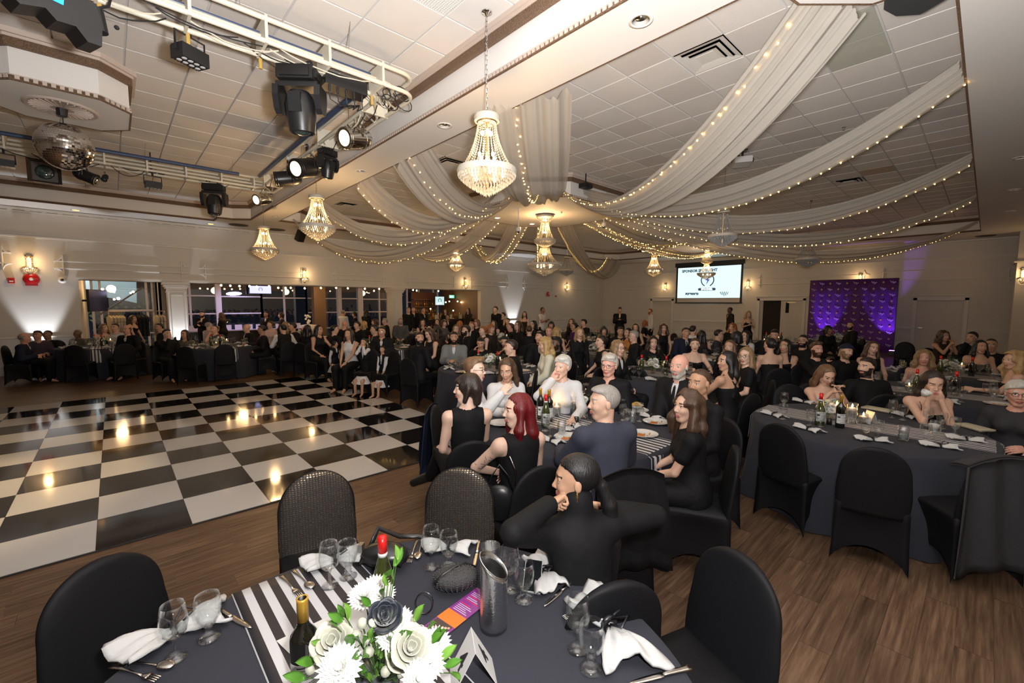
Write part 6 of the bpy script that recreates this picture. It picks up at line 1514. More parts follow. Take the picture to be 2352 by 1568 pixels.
for P, px, py, lab in ((P_gob, 1798, 963, 'goblet at the left end of the runner table'), (P_wine, 1800, 940, 'wine glass behind the leftmost goblet of the runner table'), (P_gob, 1861, 978, 'goblet left of the red capped bottle'), (P_gob, 1884, 980, 'goblet just before the red capped bottle'),
                       (P_gob, 1988, 1006, 'left goblet of the pair before the low candle'), (P_gob, 2016, 1006, 'right goblet of the pair before the low candle'), (P_wine, 2049, 960, 'wine glass in front of the woven clutch'), (P_gob, 2073, 965, 'goblet beside the woven clutch'), (P_gob, 2124, 1015, 'goblet at the right near the seated cup'), (P_wine, 2145, 1016, 'wine glass next to the right goblet'),
                       (P_wine, 2130, 978, 'wine glass before the woman drinking coffee'), (P_gob, 2162, 985, 'goblet before the woman drinking coffee'), (P_gob, 2192, 998, 'goblet nearest the old woman')):
 x, y = at(px, py); put(P, x, y, lab, 'glass', g3)
x, y = at(2074, 1012); put(P_tum, x, y, 'tumbler of clear water on the runner table', 'glass', g3)
for px, py, p0, p1, lab in ((1775, 955, (1745, 948), (1790, 960), 'napkin at the left edge of the runner table'), (1855, 988, (1822, 978), (1888, 995), 'napkin before the red capped bottle at right'), (1846, 925, (1818, 920), (1872, 930), 'napkin behind the candles at left'), (2005, 1013, (1968, 1010), (2040, 1015), 'napkin in front of the goblet pair'), (2160, 1028, (2115, 1025), (2205, 1035), 'napkin near the front edge of the runner table'), (2080, 958, (2060, 950), (2110, 962), 'napkin beside the wine glass and clutch'), (2220, 1012, (2180, 1010), (2250, 1018), 'napkin at the right end of the runner')):
 nap(px, py, p0, p1, lab, s=.95)
bottle_by_top(P_bred, 1887, 903, 'green bottle with red cap on the runner table', -2.6); bottle_by_top(P_bgold, 1934, 907, 'dark bottle with gold neck on the runner table', -2.6)
for P, px, py, lab in ((P_c1, 1920, 965, 'tall glass cylinder with floating candle, left of two'), (P_c1, 1955, 972, 'tall glass cylinder with floating candle, right of two'), (P_c3, 1982, 972, 'low wide candle glass beside the table tent')):
 x, y = at(px, py); put(P, x, y, lab, 'candle', 'candles on the runner table'); lamp('POINT', 'candle_glow', (x, y, ZTAB + .22), .15, (1, .5, .15), .02)
x, y = at(1905, 965); put(P_bq[1], x + .03, y + .02, 'loose white blossoms among the tall candles at right', 'flowers', 'small bouquets', s=.75)
wov = mat('woven_straw', (.42, .38, .27), .8, bump=(200, 1., .003))
for px, py, az, lab in ((2015, 943, -.2, 'woven straw clutch lying behind the low candle'), (2235, 985, -.7, 'patterned straw clutch by the old woman')):
 x, y = at(px, py); b = MB(); b.slab(lambda u, v: ((u - .5) * .15, (v - .5) * .25, .025 + .01 * math.sin(u * PI) * math.sin(v * PI)), 8, 10, .02); tag(b.build('straw_clutch', wov, loc=(x, y, ZTAB + .004), rz=az, smooth=True), lab, 'clutch bag')
x, y = at(1998, 972); t = tag(MB().add([(-.05, 0, .12), (.05, 0, .12), (.05, .04, 0), (-.05, .04, 0), (.05, -.04, 0), (-.05, -.04, 0)], [(0, 1, 2, 3), (1, 0, 5, 4)]).build('table_tent', paper, loc=(x, y, ZTAB + .004), rz=-2.3, fix=False), 'blank side of a white tent card by the low candle', 'table number')
x, y = at(1904, 975); tag(MB().shell([(.024, 0), (.024, .06), (.021, .06), (.021, .005), (0, .005), (0, 0)], n=16).build('votive_cup', black_p, loc=(x, y, ZTAB + .004), smooth=True), 'small black votive cup before the gold necked bottle', 'candle')
x, y = at(2145, 988); cup_t = empty('coffee_cup', (x, y, ZTAB + .004)); tag(cup_t, 'white coffee cup standing beside the tumbler', 'cup'); MB().shell([(.022, 0), (.038, .03), (.041, .055), (.039, .055), (.035, .03), (.02, .005), (0, .005), (0, 0)], n=20).build('cup_body', china, cup_t, smooth=True); b = MB(); b.tube([(.04, 0, .045), (.06, 0, .04), (.058, 0, .02), (.036, 0, .018)], .004, 5); b.build('handle', china, cup_t, smooth=True)
g4 = 'stemware on the crowded middle table'
for P, px, py, lab in ((P_wine, 1263, 1003, 'goblet before the red haired woman'), (P_gob, 1253, 990, 'goblet behind the red capped bottle in the middle'), (P_tum, 1289, 1000, 'tumbler of melting ice on the middle table'), (P_wine, 1440, 985, 'wine glass behind the suited man'), (P_gob, 1430, 948, 'goblet behind the snack bowl'), (P_gob, 1418, 935, 'goblet near the grey haired woman'), (P_tum, 1452, 972, 'tumbler of lime drink by the suited man'), (P_wine, 1469, 968, 'wine glass by the snack plate'), (P_wine, 1345, 915, 'red wine glass before the grey haired woman'), (P_gob, 1335, 912, 'goblet behind the tall candle'), (P_gob, 1430, 965, 'small goblet with ice right of the suited man'), (P_wine, 1340, 998, 'wine glass touching the suited man')):
 x, y = at(px, py); put(P, x, y, lab, 'glass', g4)
for P, px, py, lab in ((P_plate, 1142, 943, 'plate with scraps before the short haired woman'), (P_plate0, 1152, 975, 'white plate half hidden by the tattooed arm'), (P_plate, 1306, 1008, 'plate with orange sauce at the near edge'), (P_plate, 1507, 972, 'plate with fork before the curly haired woman'), (P_plate, 1478, 1000, 'plate on the runner end by the suited man'), (P_plate0, 1462, 945, 'plate under the snacks in the middle')):
 x, y = at(px, py); put(P, x, y, lab, 'plate', 'plates on the middle table')
bottle_by_top(P_bgold, 1242, 892, 'opened bottle with yellow foil beside the candle vases', -2.); bottle_by_top(P_bred, 1254, 906, 'green bottle with red cap beside the red haired woman', -2.); bottle_by_top(P_bdark, 1279, 880, 'dark bottle standing before the white haired woman', -2.); bottle_by_top(P_bgold, 1262, 895, 'bottle with pale label behind the red capped one', -2.)
for P, px, py, lab in ((P_c2, 1278, 955, 'low candle glass at the left of the middle cluster'), (P_c2, 1302, 945, 'middle candle glass of the cluster'), (P_c1, 1318, 952, 'tallest candle glass of the cluster')):
 x, y = at(px, py); put(P, x, y, lab, 'candle', 'candles on the middle table'); lamp('POINT', 'candle_glow', (x, y, ZTAB + .2), .15, (1, .5, .15), .02)
x, y = at(1293, 935); put(P_bq[0], x, y, 'slim arrangement with a black rose among the candles', 'flowers', 'small bouquets', s=.8); x, y = at(1340, 942); put(P_bq[1], x, y, 'white carnations beside the suited man', 'flowers', 'small bouquets', s=.7)
for px, py, p0, p1, lab in ((1265, 1015, (1245, 1010), (1285, 1020), 'crumpled napkin at the near edge of the middle table'), (1315, 985, (1295, 990), (1335, 975), 'open napkin in front of the suited man'), (1495, 960, (1480, 955), (1515, 962), 'napkin behind the right plate'), (1380, 1000, (1370, 990), (1400, 1010), 'napkin hidden beside the suited sleeve')):
 nap(px, py, p0, p1, lab, s=.9)
x, y = at(1324, 972); tag(MB().shell([(.024, 0), (.024, .06), (.021, .06), (.021, .005), (0, .005), (0, 0)], n=16).build('votive_cup', black_p, loc=(x, y, ZTAB + .004), smooth=True), 'small black votive cup at the middle of the striped runner', 'candle')
x, y = at(1462, 942); sn = empty('snack_bowl', (x, y, ZTAB + .03)); tag(sn, 'heaped bowl of golden snacks on the middle table', 'snack bowl'); MB().shell([(.04, 0), (.075, .03), (.073, .03), (.038, .004), (0, .004), (0, 0)], n=20).build('bowl', china, sn, smooth=True)
b = MB(); r0 = random.Random(3)
for k in range(26): a = r0.random() * 6.28; r_ = r0.random() * .06; b.box((r_ * math.cos(a), r_ * math.sin(a), .03 + (.06 - r_) * .5), (.028, .014, .010), rz=a)
tag(b.build('snacks', mat('fried_gold', (.55, .33, .08), .6), sn), kind='stuff')
# PEOPLE (one continuous body each, grown from a distance field)
class Field:
 def __init__(s, xs, ys, zs):
  s.ax = [np.asarray(a, np.float32) for a in (xs, ys, zs)]
  s.F = np.full([len(a) for a in s.ax], .3, np.float32)
 def sl(s, lo, hi, m):
  r = []
  for a, l, h in zip(s.ax, lo, hi):
   i, j = np.searchsorted(a, l - m), np.searchsorted(a, h + m)
   if j - i < 1: return None
   r.append(slice(max(0, i - 1), min(len(a), j + 1)))
  return tuple(r)
 def pts(s, q): return s.ax[0][q[0]][:, None, None], s.ax[1][q[1]][None, :, None], s.ax[2][q[2]][None, None, :]
 def dist(s, p, q):
  X, Y, Z = s.pts(q)
  if p[0] == 'rc':
   _, a, b, r1, r2 = p; ba = b - a; L2 = max(1e-9, float(ba @ ba))
   t = np.clip(((X - a[0]) * ba[0] + (Y - a[1]) * ba[1] + (Z - a[2]) * ba[2]) / L2, 0, 1)
   return np.sqrt((X - a[0] - t * ba[0]) ** 2 + (Y - a[1] - t * ba[1]) ** 2 + (Z - a[2] - t * ba[2]) ** 2) - (r1 + (r2 - r1) * t)
  _, c, r, R = p
  dx, dy, dz = X - c[0], Y - c[1], Z - c[2]
  if R is not None:
   u = dx * R[0, 0] + dy * R[1, 0] + dz * R[2, 0]; v = dx * R[0, 1] + dy * R[1, 1] + dz * R[2, 1]; w_ = dx * R[0, 2] + dy * R[1, 2] + dz * R[2, 2]
  else: u, v, w_ = dx + 0 * dy + 0 * dz, dy + 0 * dx + 0 * dz, dz + 0 * dx + 0 * dy
  k0 = np.sqrt((u / r[0]) ** 2 + (v / r[1]) ** 2 + (w_ / r[2]) ** 2); k1 = np.sqrt((u / r[0] ** 2) ** 2 + (v / r[1] ** 2) ** 2 + (w_ / r[2] ** 2) ** 2) + 1e-6
  return k0 * (k0 - 1) / k1
 def box(s, p):
  if p[0] == 'rc':
   _, a, b, r1, r2 = p; m = max(r1, r2); return np.minimum(a, b) - m, np.maximum(a, b) + m
  _, c, r, R = p; m = max(r); return c - m, c + m
 def add(s, p, k=.02, infl=0.):
  lo, hi = s.box(p); q = s.sl(lo, hi, .05 + infl)
  if q is None: return s
  d = s.dist(p, q) - infl; F = s.F[q]
  if k > 0:
   h = np.clip(.5 + .5 * (F - d) / k, 0, 1); s.F[q] = F + (d - F) * h - k * h * (1 - h)
  else: s.F[q] = np.minimum(F, d)
  return s
 def sub(s, p, k=.006, infl=0.):
  lo, hi = s.box(p); q = s.sl(lo, hi, .03 + infl)
  if q is None: return s
  d = -(s.dist(p, q) - infl); F = s.F[q]
  if k > 0:
   h = np.clip(.5 - .5 * (F - d) / k, 0, 1); s.F[q] = F + (d - F) * h + k * h * (1 - h)
  else: s.F[q] = np.maximum(F, d)
  return s
 def cut(s, n, c):
  """keep where n.p < c"""
  X, Y, Z = s.pts((slice(None),) * 3); s.F = np.maximum(s.F, X * n[0] + Y * n[1] + Z * n[2] - c); return s
 def wave(s, amp, fx, fy, fz, ph=0.):
  X, Y, Z = s.pts((slice(None),) * 3); s.F = s.F + amp * (np.sin(X * fx + ph + Z * 9) + np.sin(Y * fy + 1.3 + Z * 7) + np.sin(Z * fz + X * 11)); return s
 def mesh(s, name, mats, matfn=None):
  F = s.F; n = F.shape; inside = F < 0
  if not inside.any(): return None
  c = np.zeros([k - 1 for k in n], np.uint8)
  for i in (0, 1):
   for j in (0, 1):
    for k in (0, 1): c += inside[i:n[0] - 1 + i, j:n[1] - 1 + j, k:n[2] - 1 + k]
  I, J, K = np.nonzero((c > 0) & (c < 8)); idx = np.full(c.shape, -1, np.int32); idx[I, J, K] = np.arange(len(I))
  acc = np.zeros((len(I), 3), np.float32); cnt = np.zeros(len(I), np.float32); A = s.ax
  for ax in range(3):
   for o1 in (0, 1):
    for o2 in (0, 1):
     d0 = [0, 0, 0]; oth = [a for a in range(3) if a != ax]; d0[oth[0]] = o1; d0[oth[1]] = o2; d1 = list(d0); d1[ax] = 1
     f0 = F[I + d0[0], J + d0[1], K + d0[2]]; f1 = F[I + d1[0], J + d1[1], K + d1[2]]; m = (f0 < 0) != (f1 < 0)
     t = np.where(m, f0 / np.where(m, f0 - f1, 1), 0); B = (I, J, K)
     for a in range(3):
      p0 = A[a][B[a] + d0[a]]; p1 = A[a][B[a] + d1[a]]; acc[:, a] += np.where(m, p0 + (p1 - p0) * t, 0)
     cnt += m
  V = acc / np.maximum(cnt, 1)[:, None]; Q = []
  for ax in range(3):
   a, b = [q for q in range(3) if q != ax]
   sl0 = [slice(1, -1)] * 3; sl0[ax] = slice(0, -1); sl1 = [slice(1, -1)] * 3; sl1[ax] = slice(1, None)
   f0, f1 = inside[tuple(sl0)], inside[tuple(sl1)]; P = np.argwhere(f0 != f1)
   if not len(P): continue
   fl = f0[tuple(P.T)]; P = P + 1; P[:, ax] -= 1
   def g(da, db):
    q = P.copy(); q[:, a] -= da; q[:, b] -= db; return idx[tuple(q.T)]
   quad = np.stack([g(1, 1), g(0, 1), g(0, 0), g(1, 0)], 1)
   flip = ~fl if ax != 1 else fl
   quad[flip] = quad[flip][:, ::-1]; Q.append(quad)
  Q = np.concatenate(Q); Q = Q[(Q >= 0).all(1)]
  me = bpy.data.meshes.new(name); me.vertices.add(len(V)); me.vertices.foreach_set('co', V.ravel())
  me.loops.add(Q.size); me.loops.foreach_set('vertex_index', Q.ravel().astype(np.int32)); me.polygons.add(len(Q))
  me.polygons.foreach_set('loop_start', np.arange(0, Q.size, 4, dtype=np.int32)); me.polygons.foreach_set('use_smooth', np.ones(len(Q), bool))
  for m in mats: me.materials.append(m)
  if matfn is not None: me.polygons.foreach_set('material_index', matfn(V[Q].mean(1)).astype(np.int32))
  me.update(calc_edges=True)
  return me
def v3(*a): return np.array(a, float)
def rc(a, b, r1, r2=None): return ('rc', np.array(a, float), np.array(b, float), r1, r1 if r2 is None else r2)
def el(c, r, R=None): return ('el', np.array(c, float), np.array(r, float), R)
def axes(lo, hi, step, fine=()):
 """grid planes with finer spacing inside given boxes [(lo,hi,step)]"""
 out = []
 for a in range(3):
  x = lo[a]; L_ = [x]
  while x < hi[a]:
   st_ = step
   for fl, fh, fs in fine:
    if fl[a] - 1e-6 <= x < fh[a]: st_ = min(st_, fs)
    elif x < fl[a] < x + st_: st_ = max(fs, fl[a] - x)
   x += st_; L_.append(x)
  out.append(L_)
 return out
SKIN = {}
def skin_mat(c):
 if c not in SKIN: SKIN[c] = mat('skin_%d' % len(SKIN), c, .48, spec=.4, noise=(45, .07), bump=(400, .12, .0006))
 return SKIN[c]
def hair_mat(c):
 k = 'hair_%.3f_%.3f_%.3f' % c
 if k in MATS: return MATS[k]
 m, nt, b = newmat('hair'); N, L = nt.nodes, nt.links
 g = N.new('ShaderNodeTexCoord'); mp = N.new('ShaderNodeMapping'); mp.inputs['Scale'].default_value = (150, 150, 9); L.new(g.outputs['Object'], mp.inputs[0])
 t = N.new('ShaderNodeTexNoise'); t.inputs['Scale'].default_value = 1; t.inputs['Detail'].default_value = 3; L.new(mp.outputs[0], t.inputs['Vector'])
 mx = N.new('ShaderNodeMix'); mx.data_type = 'RGBA'; mx.inputs[6].default_value = (*[q * .45 for q in c], 1); mx.inputs[7].default_value = (*[min(1, q * 1.7) for q in c], 1)
 L.new(t.outputs['Fac'], mx.inputs[0]); L.new(mx.outputs[2], b.inputs['Base Color']); b.inputs['Roughness'].default_value = .42; b.inputs['Specular IOR Level'].default_value = .45
 bp = N.new('ShaderNodeBump'); bp.inputs['Strength'].default_value = .8; bp.inputs['Distance'].default_value = .004; L.new(t.outputs['Fac'], bp.inputs['Height']); L.new(bp.outputs[0], b.inputs['Normal'])
 MATS[k] = m; return m
def cloth_col(c):
 k = 'fabric_%.3f_%.3f_%.3f' % c
 if k in MATS: return MATS[k]
 m = mat(k, c, .8 if sum(c) > .2 else .7, spec=.5 if sum(c) > .2 else .16, bump=(22, .35, .012)); return m
lip_m = mat('lips', (.42, .13, .11), .4); lipred = mat('lipstick', (.42, .02, .03), .35); eyew = mat('eye_white', (.62, .60, .57), .2); eyed = mat('eye_dark', (.02, .013, .01), .12, coat=1)
S_ = dict(l=(.60, .375, .275), p=(.66, .44, .34), m=(.42, .235, .145), t=(.50, .29, .19), d=(.13, .065, .04), b=(.27, .14, .085), r=(.60, .32, .24))
H_ = dict(k=(.008, .007, .008), dk=(.018, .011, .008), br=(.055, .028, .015), lb=(.13, .07, .035), bl=(.38, .25, .11), db=(.22, .14, .07), gr=(.24, .22, .20), wh=(.46, .45, .42), rd=(.10, .004, .006), gi=(.26, .09, .03), sg=(.40, .37, .33))
C_ = dict(k=(.0075, .0075, .0085), nv=(.012, .016, .035), gy=(.16, .17, .17), dg=(.035, .035, .04), w=(.56, .56, .57), cr=(.62, .60, .48), sl=(.045, .05, .075), br=(.03, .02, .016), pu=(.05, .035, .055), or_=(.4, .16, .03), ol=(.09, .08, .06), vi=(.06, .015, .09), bs=(.03, .02, .018), pk=(.5, .36, .33), g2=(.07, .07, .075))
def unit(v): v = np.array(v, float); return v / max(1e-9, np.linalg.norm(v))
def ik(S, W, l1, l2, pole):
 d = W - S; L_ = np.linalg.norm(d)
 if L_ > (l1 + l2) * .995: W = S + d * ((l1 + l2) * .995 / L_); d = W - S; L_ = np.linalg.norm(d)
 a = (l1 * l1 - l2 * l2 + L_ * L_) / (2 * L_); h = math.sqrt(max(0, l1 * l1 - a * a)); u = d / L_
 pole = np.array(pole, float); p = pole - u * (pole @ u); return S + u * a + unit(p) * h, W
def hand_prims(W, f, n, side, pose):
 """palm, four fingers of their own, thumb leaving the side of the palm; f along the hand, n out of the palm"""
 f = unit(f); n = unit(n - f * (n @ f)); w_ = np.cross(f, n) * side
 c = {'relax': (.35, .45, .35), 'fist': (1.35, 1.5, 1.0), 'flat': (.08, .1, .08), 'hold': (.6, .75, .5)}[pose]
 R = np.stack([f, w_, n], 1); P = [(el(W + f * .045, (.050, .037, .016), R), .012)]
 for i, (ln, off) in enumerate(((.92, .028), (1.05, .010), (1.0, -.009), (.78, -.027))):
  b0 = W + f * (.083 - abs(i - 1.3) * .004) + w_ * off; a = 0.; q = b0
  P.append((rc(W + f * .05 + w_ * off * .8, b0, .010, .0095), .006))
  for s_, (L_, cc) in enumerate(zip((.040, .026, .021), c)):
   a += cc; d = f * math.cos(a) + n * math.sin(a) + w_ * (off * .6 * (1 - s_ * .3)); e_ = q + unit(d) * L_ * ln; P.append((rc(q, e_, .0092 - s_ * .0009, .0084 - s_ * .0011), .0025)); q = e_
 t0 = W + f * .022 + w_ * .026; t1 = t0 + unit(f * .65 + w_ * (.75 if pose != 'fist' else .25) + n * .35) * .036; t2 = t1 + unit(f * .85 + w_ * (.2 if pose != 'fist' else -.35) + n * .55) * .030
 return P + [(rc(t0, t1, .0135, .0105), .008), (rc(t1, t2, .0102, .0082), .003)]
def head_prims(H, Rh, s, male, eyes):
 T = lambda *p: H + Rh @ (np.array(p, float) * s)
 E = lambda c, r: el(T(*c), np.array(r) * s, Rh)
 R_ = lambda a, b, r1, r2=None: rc(T(*a), T(*b), r1 * s, (r1 if r2 is None else r2) * s)
 jw = 1.08 if male else .96
 P = [(E((-.014, 0, .030), (.096, .074, .084)), 0), (E((.024, 0, -.022), (.064, .058 * jw, .078)), .03), (R_((.052, -.012, -.092), (.052, .012, -.092), .020 * jw), .022),
         (R_((.004, .048 * jw, -.052), (.046, .018, -.088), .016, .014), .02), (R_((.004, -.048 * jw, -.052), (.046, -.018, -.088), .016, .014), .02),
         (R_((.070, -.026, .030), (.070, .026, .030), .013), .014), (E((.060, .030, -.022), (.022, .022, .02)), .02), (E((.060, -.030, -.022), (.022, .022, .02)), .02)]
 Sb = [(E((.096, .031, .010), (.022, .019, .012)), .012), (E((.096, -.031, .010), (.022, .019, .012)), .012)]
 P2 = [(R_((.080, 0, .016), (.101, 0, -.024), .0065, .0100), .010), (E((.089, .0105, -.029), (.011, .007, .007)), .006), (E((.089, -.0105, -.029), (.011, .007, .007)), .006),
          (R_((.078, -.018, -.056), (.087, 0, -.0535), .0052, .0065), .006), (R_((.078, .018, -.056), (.087, 0, -.0535), .0052, .0065), .006), (R_((.077, -.015, -.064), (.085, 0, -.0655), .006, .0075), .006), (R_((.077, .015, -.064), (.085, 0, -.0655), .006, .0075), .006),
          (E((-.006, .0765, -.002), (.017, .008, .029)), .006), (E((-.006, -.0765, -.002), (.017, .008, .029)), .006), (R_((.077, .018, .0175), (.077, .043, .016), .0045), .006), (R_((.077, -.018, .0175), (.077, -.043, .016), .0045), .006)]
 if eyes: P2 += [(E((.0715, .031, .009), (.0125, .0125, .0125)), 0), (E((.0715, -.031, .009), (.0125, .0125, .0125)), 0)]
 return P, Sb, P2
GR = {'near': (.017, .0050, .0052, .0115, .0065), 'mid': (.024, .0090, .011, .018, .010), 'far': (.034, .0135, .03, .028, .015)}
SEATS = []
def person(p, label, b=0, h=None, lod='mid', sex='f', skin='l', hair='long', hc='dk', top='tank', tc='k', bot='k', D=None, z=None, stand=False, lean=.05, side=0., pitch=0., roll=0., twist=0.,
           wl='lap', wr='lap', g=1., hs=1., beard=None, glasses=False, sc=1., shirt='w', tie=None, group=None, lips=None, polel=None, poler=None, hl='relax', hr='relax', extra=None, hl_f=None, hr_f=None, chair_=True, coat=None, az=None, eyes=True, xy=None, seat=True):
 near = lod == 'near'; male = sex == 'm'; gs = GR[lod]
 HW = np.array(xy, float) if xy is not None else (Dp(p[0], p[1], D) if D else Zp(p[0], p[1], z if z else (1.60 * sc if stand else 1.17)))
 if lod != 'near' and xy is None and sc > .9:
  lo_z, hi_z = ((1.32, 1.74) if stand else (1.08, 1.26))
  if not lo_z <= HW[2] <= hi_z:
   HW = Zp(p[0], p[1], min(hi_z, max(lo_z, HW[2])))
  if not stand and HW[1] > 16.4: HW = Yp(p[0], p[1], 16.4)
  best = None
  for dl in sorted(np.arange(-1.4, 1.41, .1), key=abs):
   k_ = 1 + dl / np.linalg.norm(HW[:2]); q_ = CC + (HW - CC) * k_
   if min(math.hypot(q_[0] - t_[0], q_[1] - t_[1]) for t_ in TABLES.values()) < .98: continue
   if any(math.hypot(q_[0] - t_[0], q_[1] - t_[1]) < .52 for t_ in SEATS): continue
   if not stand and q_[1] > 16.6: continue
   best = q_; break
  if best is not None: HW = best; HW[2] = min(hi_z + .08, max(lo_z - .08, HW[2]))
 SEATS.append((HW[0], HW[1]))
 def az_of(t):
  t = math.radians(t); d = math.cos(t) * (-cF) + math.sin(t) * cR; return math.atan2(d[1], d[0])
 ab = az if az is not None else az_of(b); ah = az_of(h) if h is not None else ab
 Rb = np.array([[math.cos(ab), -math.sin(ab)], [math.sin(ab), math.cos(ab)]])
 O2 = HW[:2] - Rb @ np.array([lean, side])
 hz = HW[2] / sc
 loc = lambda w_: np.array([*(Rb.T @ (np.array(w_[:2]) - O2)), w_[2]]) / sc
 H = np.array([lean / sc, side / sc, hz])
 if stand: Pv = v3(0, 0, min(.98, hz * .585))
 else: Pv = v3(-.02, 0, .575 if sc == 1 else .50)
 a = ah - ab; cp, sp_ = math.cos(pitch), math.sin(pitch); cr_, sr = math.cos(roll), math.sin(roll)
 Rh = np.array([[math.cos(a), -math.sin(a), 0], [math.sin(a), math.cos(a), 0], [0, 0, 1]]) @ np.array([[cp, 0, sp_], [0, 1, 0], [-sp_, 0, cp]]) @ np.array([[1, 0, 0], [0, cr_, -sr], [0, sr, cr_]])
 ns = .165 * (1.0 if male else .97)
 N_ = H + v3(-.018 - .05 * math.sin(pitch), 0, -ns) * v3(1, 1, 1); N_[1] -= side * .15
 up = unit(N_ - Pv); ct, st_ = math.cos(twist), math.sin(twist)
 fw = unit(np.cross(v3(0, 1, 0), up)) ; lat0 = v3(0, 1, 0)
 Rt = np.stack([fw, np.cross(up, fw), up], 1); Rt = Rt @ np.array([[ct, -st_, 0], [st_, ct, 0], [0, 0, 1]])
 sw = (.172 if male else .148) * (g ** .5)
 tl = np.linalg.norm(N_ - Pv)
 q = lambda t: Pv + (N_ - Pv) * t
 Sh = {1: N_ + Rt @ v3(-.012, sw, -.052), -1: N_ + Rt @ v3(-.012, -sw, -.052)}
 vs_ = tl / .44
 tor = [(el(q(.70), (.104 * g, (.158 if male else .134) * g, .150 * vs_), Rt), .0), (el(q(.34), (.100 * g * (1.06 if male else .92), (.142 if male else .118) * g, .15 * vs_), Rt), .06), (el(q(.02), (.118 * g, .158 * g, .12), None), .06),
           (rc(Sh[1], Sh[-1], .052, .052), .05), (rc(N_ + v3(-.01, 0, -.05), N_ + v3(0, 0, .01), .062, .05), .04)]
 if not male:
  for s_ in (1, -1): tor.append((el(q(.66) + Rt @ v3(.075 * g, .058 * g, 0) * v3(1, 1, 1) if s_ > 0 else q(.66) + Rt @ v3(.075 * g, -.058 * g, 0), (.048 * g, .05 * g, .052 * g), Rt), .03))
 presets = {'lap': (.24, .12, .66), 'table': (.40, .17, .81), 'chin': None, 'side': (.02, .30, .62), 'down': (.02, .22, Pv[2] - .10), 'clasp': (.24, .03, 1.05), 'phone': (.26, .05, Pv[2] + .34 if not stand else Pv[2] + .30), 'lap2': (.30, .06, .64), 'pocket': (.05, .20, Pv[2] - .02), 'tab2': (.36, .07, .83), 'back': (-.26, .22, .86), 'hip': (.08, .2, Pv[2])}
 armp, hands, forep = [], [], []
 for s_, wv, pole, hp, hf in ((1, wl, polel, hl, hl_f), (-1, wr, poler, hr, hr_f)):
  if isinstance(wv, str):
   if wv == 'chin': W = H + Rh @ v3(.078, s_ * .03, -.125)
   elif wv == 'mouth': W = H + Rh @ v3(.115, s_ * .05, -.13)
   elif wv == 'face': W = H + Rh @ v3(.10, s_ * .05, -.09)
   else: w0 = presets[wv]; W = v3(w0[0], w0[1] * s_, w0[2])
  elif len(wv) == 4 and wv[0] == 'px': W = loc(Dp(wv[1], wv[2], wv[3]))
  else: W = v3(*wv)
  po = (-.35, s_ * .55, -.75) if pole is None else (loc(Dp(*pole[1:])) - Sh[s_] if pole[0] == 'px' else pole)
  E_, W = ik(Sh[s_], W, .275 * (1 if male else .94), .245 * (1 if male else .94), po)
  f = unit(W - E_) if hf is None else unit(hf)
  ru = (.047 if male else .039) * g ** .6
  armp.append((s_, rc(Sh[s_], E_, ru + .004, ru - .006), rc(E_, W, ru - .006, .0255 if male else .0225)))
  nrm = (H - W) if (isinstance(wv, str) and wv in ('chin', 'mouth', 'face')) else v3(0, -s_ * .7, -.5)
  if isinstance(wv, str) and wv in ('chin', 'mouth', 'face'): f = unit(H + Rh @ v3(.09, 0, -.03) - W) if wv != 'chin' else unit(H + Rh @ v3(.1, -s_ * .05, -.06) - W)
  hands.append((W, hand_prims(W, f, nrm, s_, hp))); forep.append((E_, W))
 legs = []
 for s_ in (1, -1):
  hip = Pv + v3(0, s_ * .088, -.03)
  if stand: kn, an, to = v3(.03, s_ * .10, Pv[2] * .52), v3(-.01, s_ * .10, .085), v3(.13, s_ * .12, .035)
  else: kn, an, to = v3(.43, s_ * .12, .52 if sc == 1 else .47), v3(.44, s_ * .11, .085), v3(.58, s_ * .13, .035)
  if extra and 'knees' in extra and extra['knees'][0 if s_ > 0 else 1]: kn, an, to = [loc(Dp(*t_)) for t_ in extra['knees'][0 if s_ > 0 else 1]]
  legs += [(rc(hip, kn, .085 * g ** .5, .058), .03), (rc(kn, an, .055, .036), .02), (rc(an, to, .036, .026), .02)]
 root = empty('person', (O2[0], O2[1], 0), ab); root.scale = (sc,) * 3; tag(root, label, 'person', group)
 # body
 hb0, hb1 = H - .125 * hs, H + .125 * hs
 fine = [(hb0, hb1, gs[1])]
 if lod != 'far':
  for W, _ in hands: fine.append((W - (.06 if near else .06), W + (.10 if near else .08), gs[2]))
 allp = [Pv, H + .13, H - .13, *[x for x in Sh.values()], *[w for e in forep for w in e], *[l[0][1] for l in legs], *[l[0][2] for l in legs]]
 lo = np.min(allp, 0) - .16; hi = np.max(allp, 0) + .16; lo[2] = max(lo[2], -.03)
 if near:  # only refine across a hand's own extent
  fine = [(hb0, hb1, gs[1])] + [(np.min([c[0][1] - .03 for c in hp_], 0), np.max([(c[0][2] if c[0][0] == 'rc' else c[0][1]) + .03 for c in hp_], 0), gs[2]) for W, hp_ in hands]
 F = Field(*axes(lo, hi, gs[0], fine))
 for pr_, k in tor + legs: F.add(pr_, k)
 for s_, u_, l_ in armp: F.add(u_, .03).add(l_, .012)
 F.add(rc(N_ + v3(0, 0, -.02), H + Rh @ v3(-.022, 0, -.05), .056 if male else .046, .054 if male else .045), .025)
 hp1, hsb, hp2 = head_prims(H, Rh, hs, male, eyes)
 for pr_, k in hp1: F.add(pr_, k)
 for pr_, k in hsb: F.sub(pr_, k)
 for pr_, k in hp2: F.add(pr_, k)
 for W, hp_ in hands:
  for pr_, k in hp_:
   if lod == 'far' and pr_[0] == 'rc': pr_ = (pr_[0], pr_[1], pr_[2], pr_[3] * 1.5, pr_[4] * 1.6)
   F.add(pr_, k)
 skm = skin_mat(S_[skin]); hm = hair_mat(H_[hc]); bm = hair_mat(H_[beard]) if beard else hm
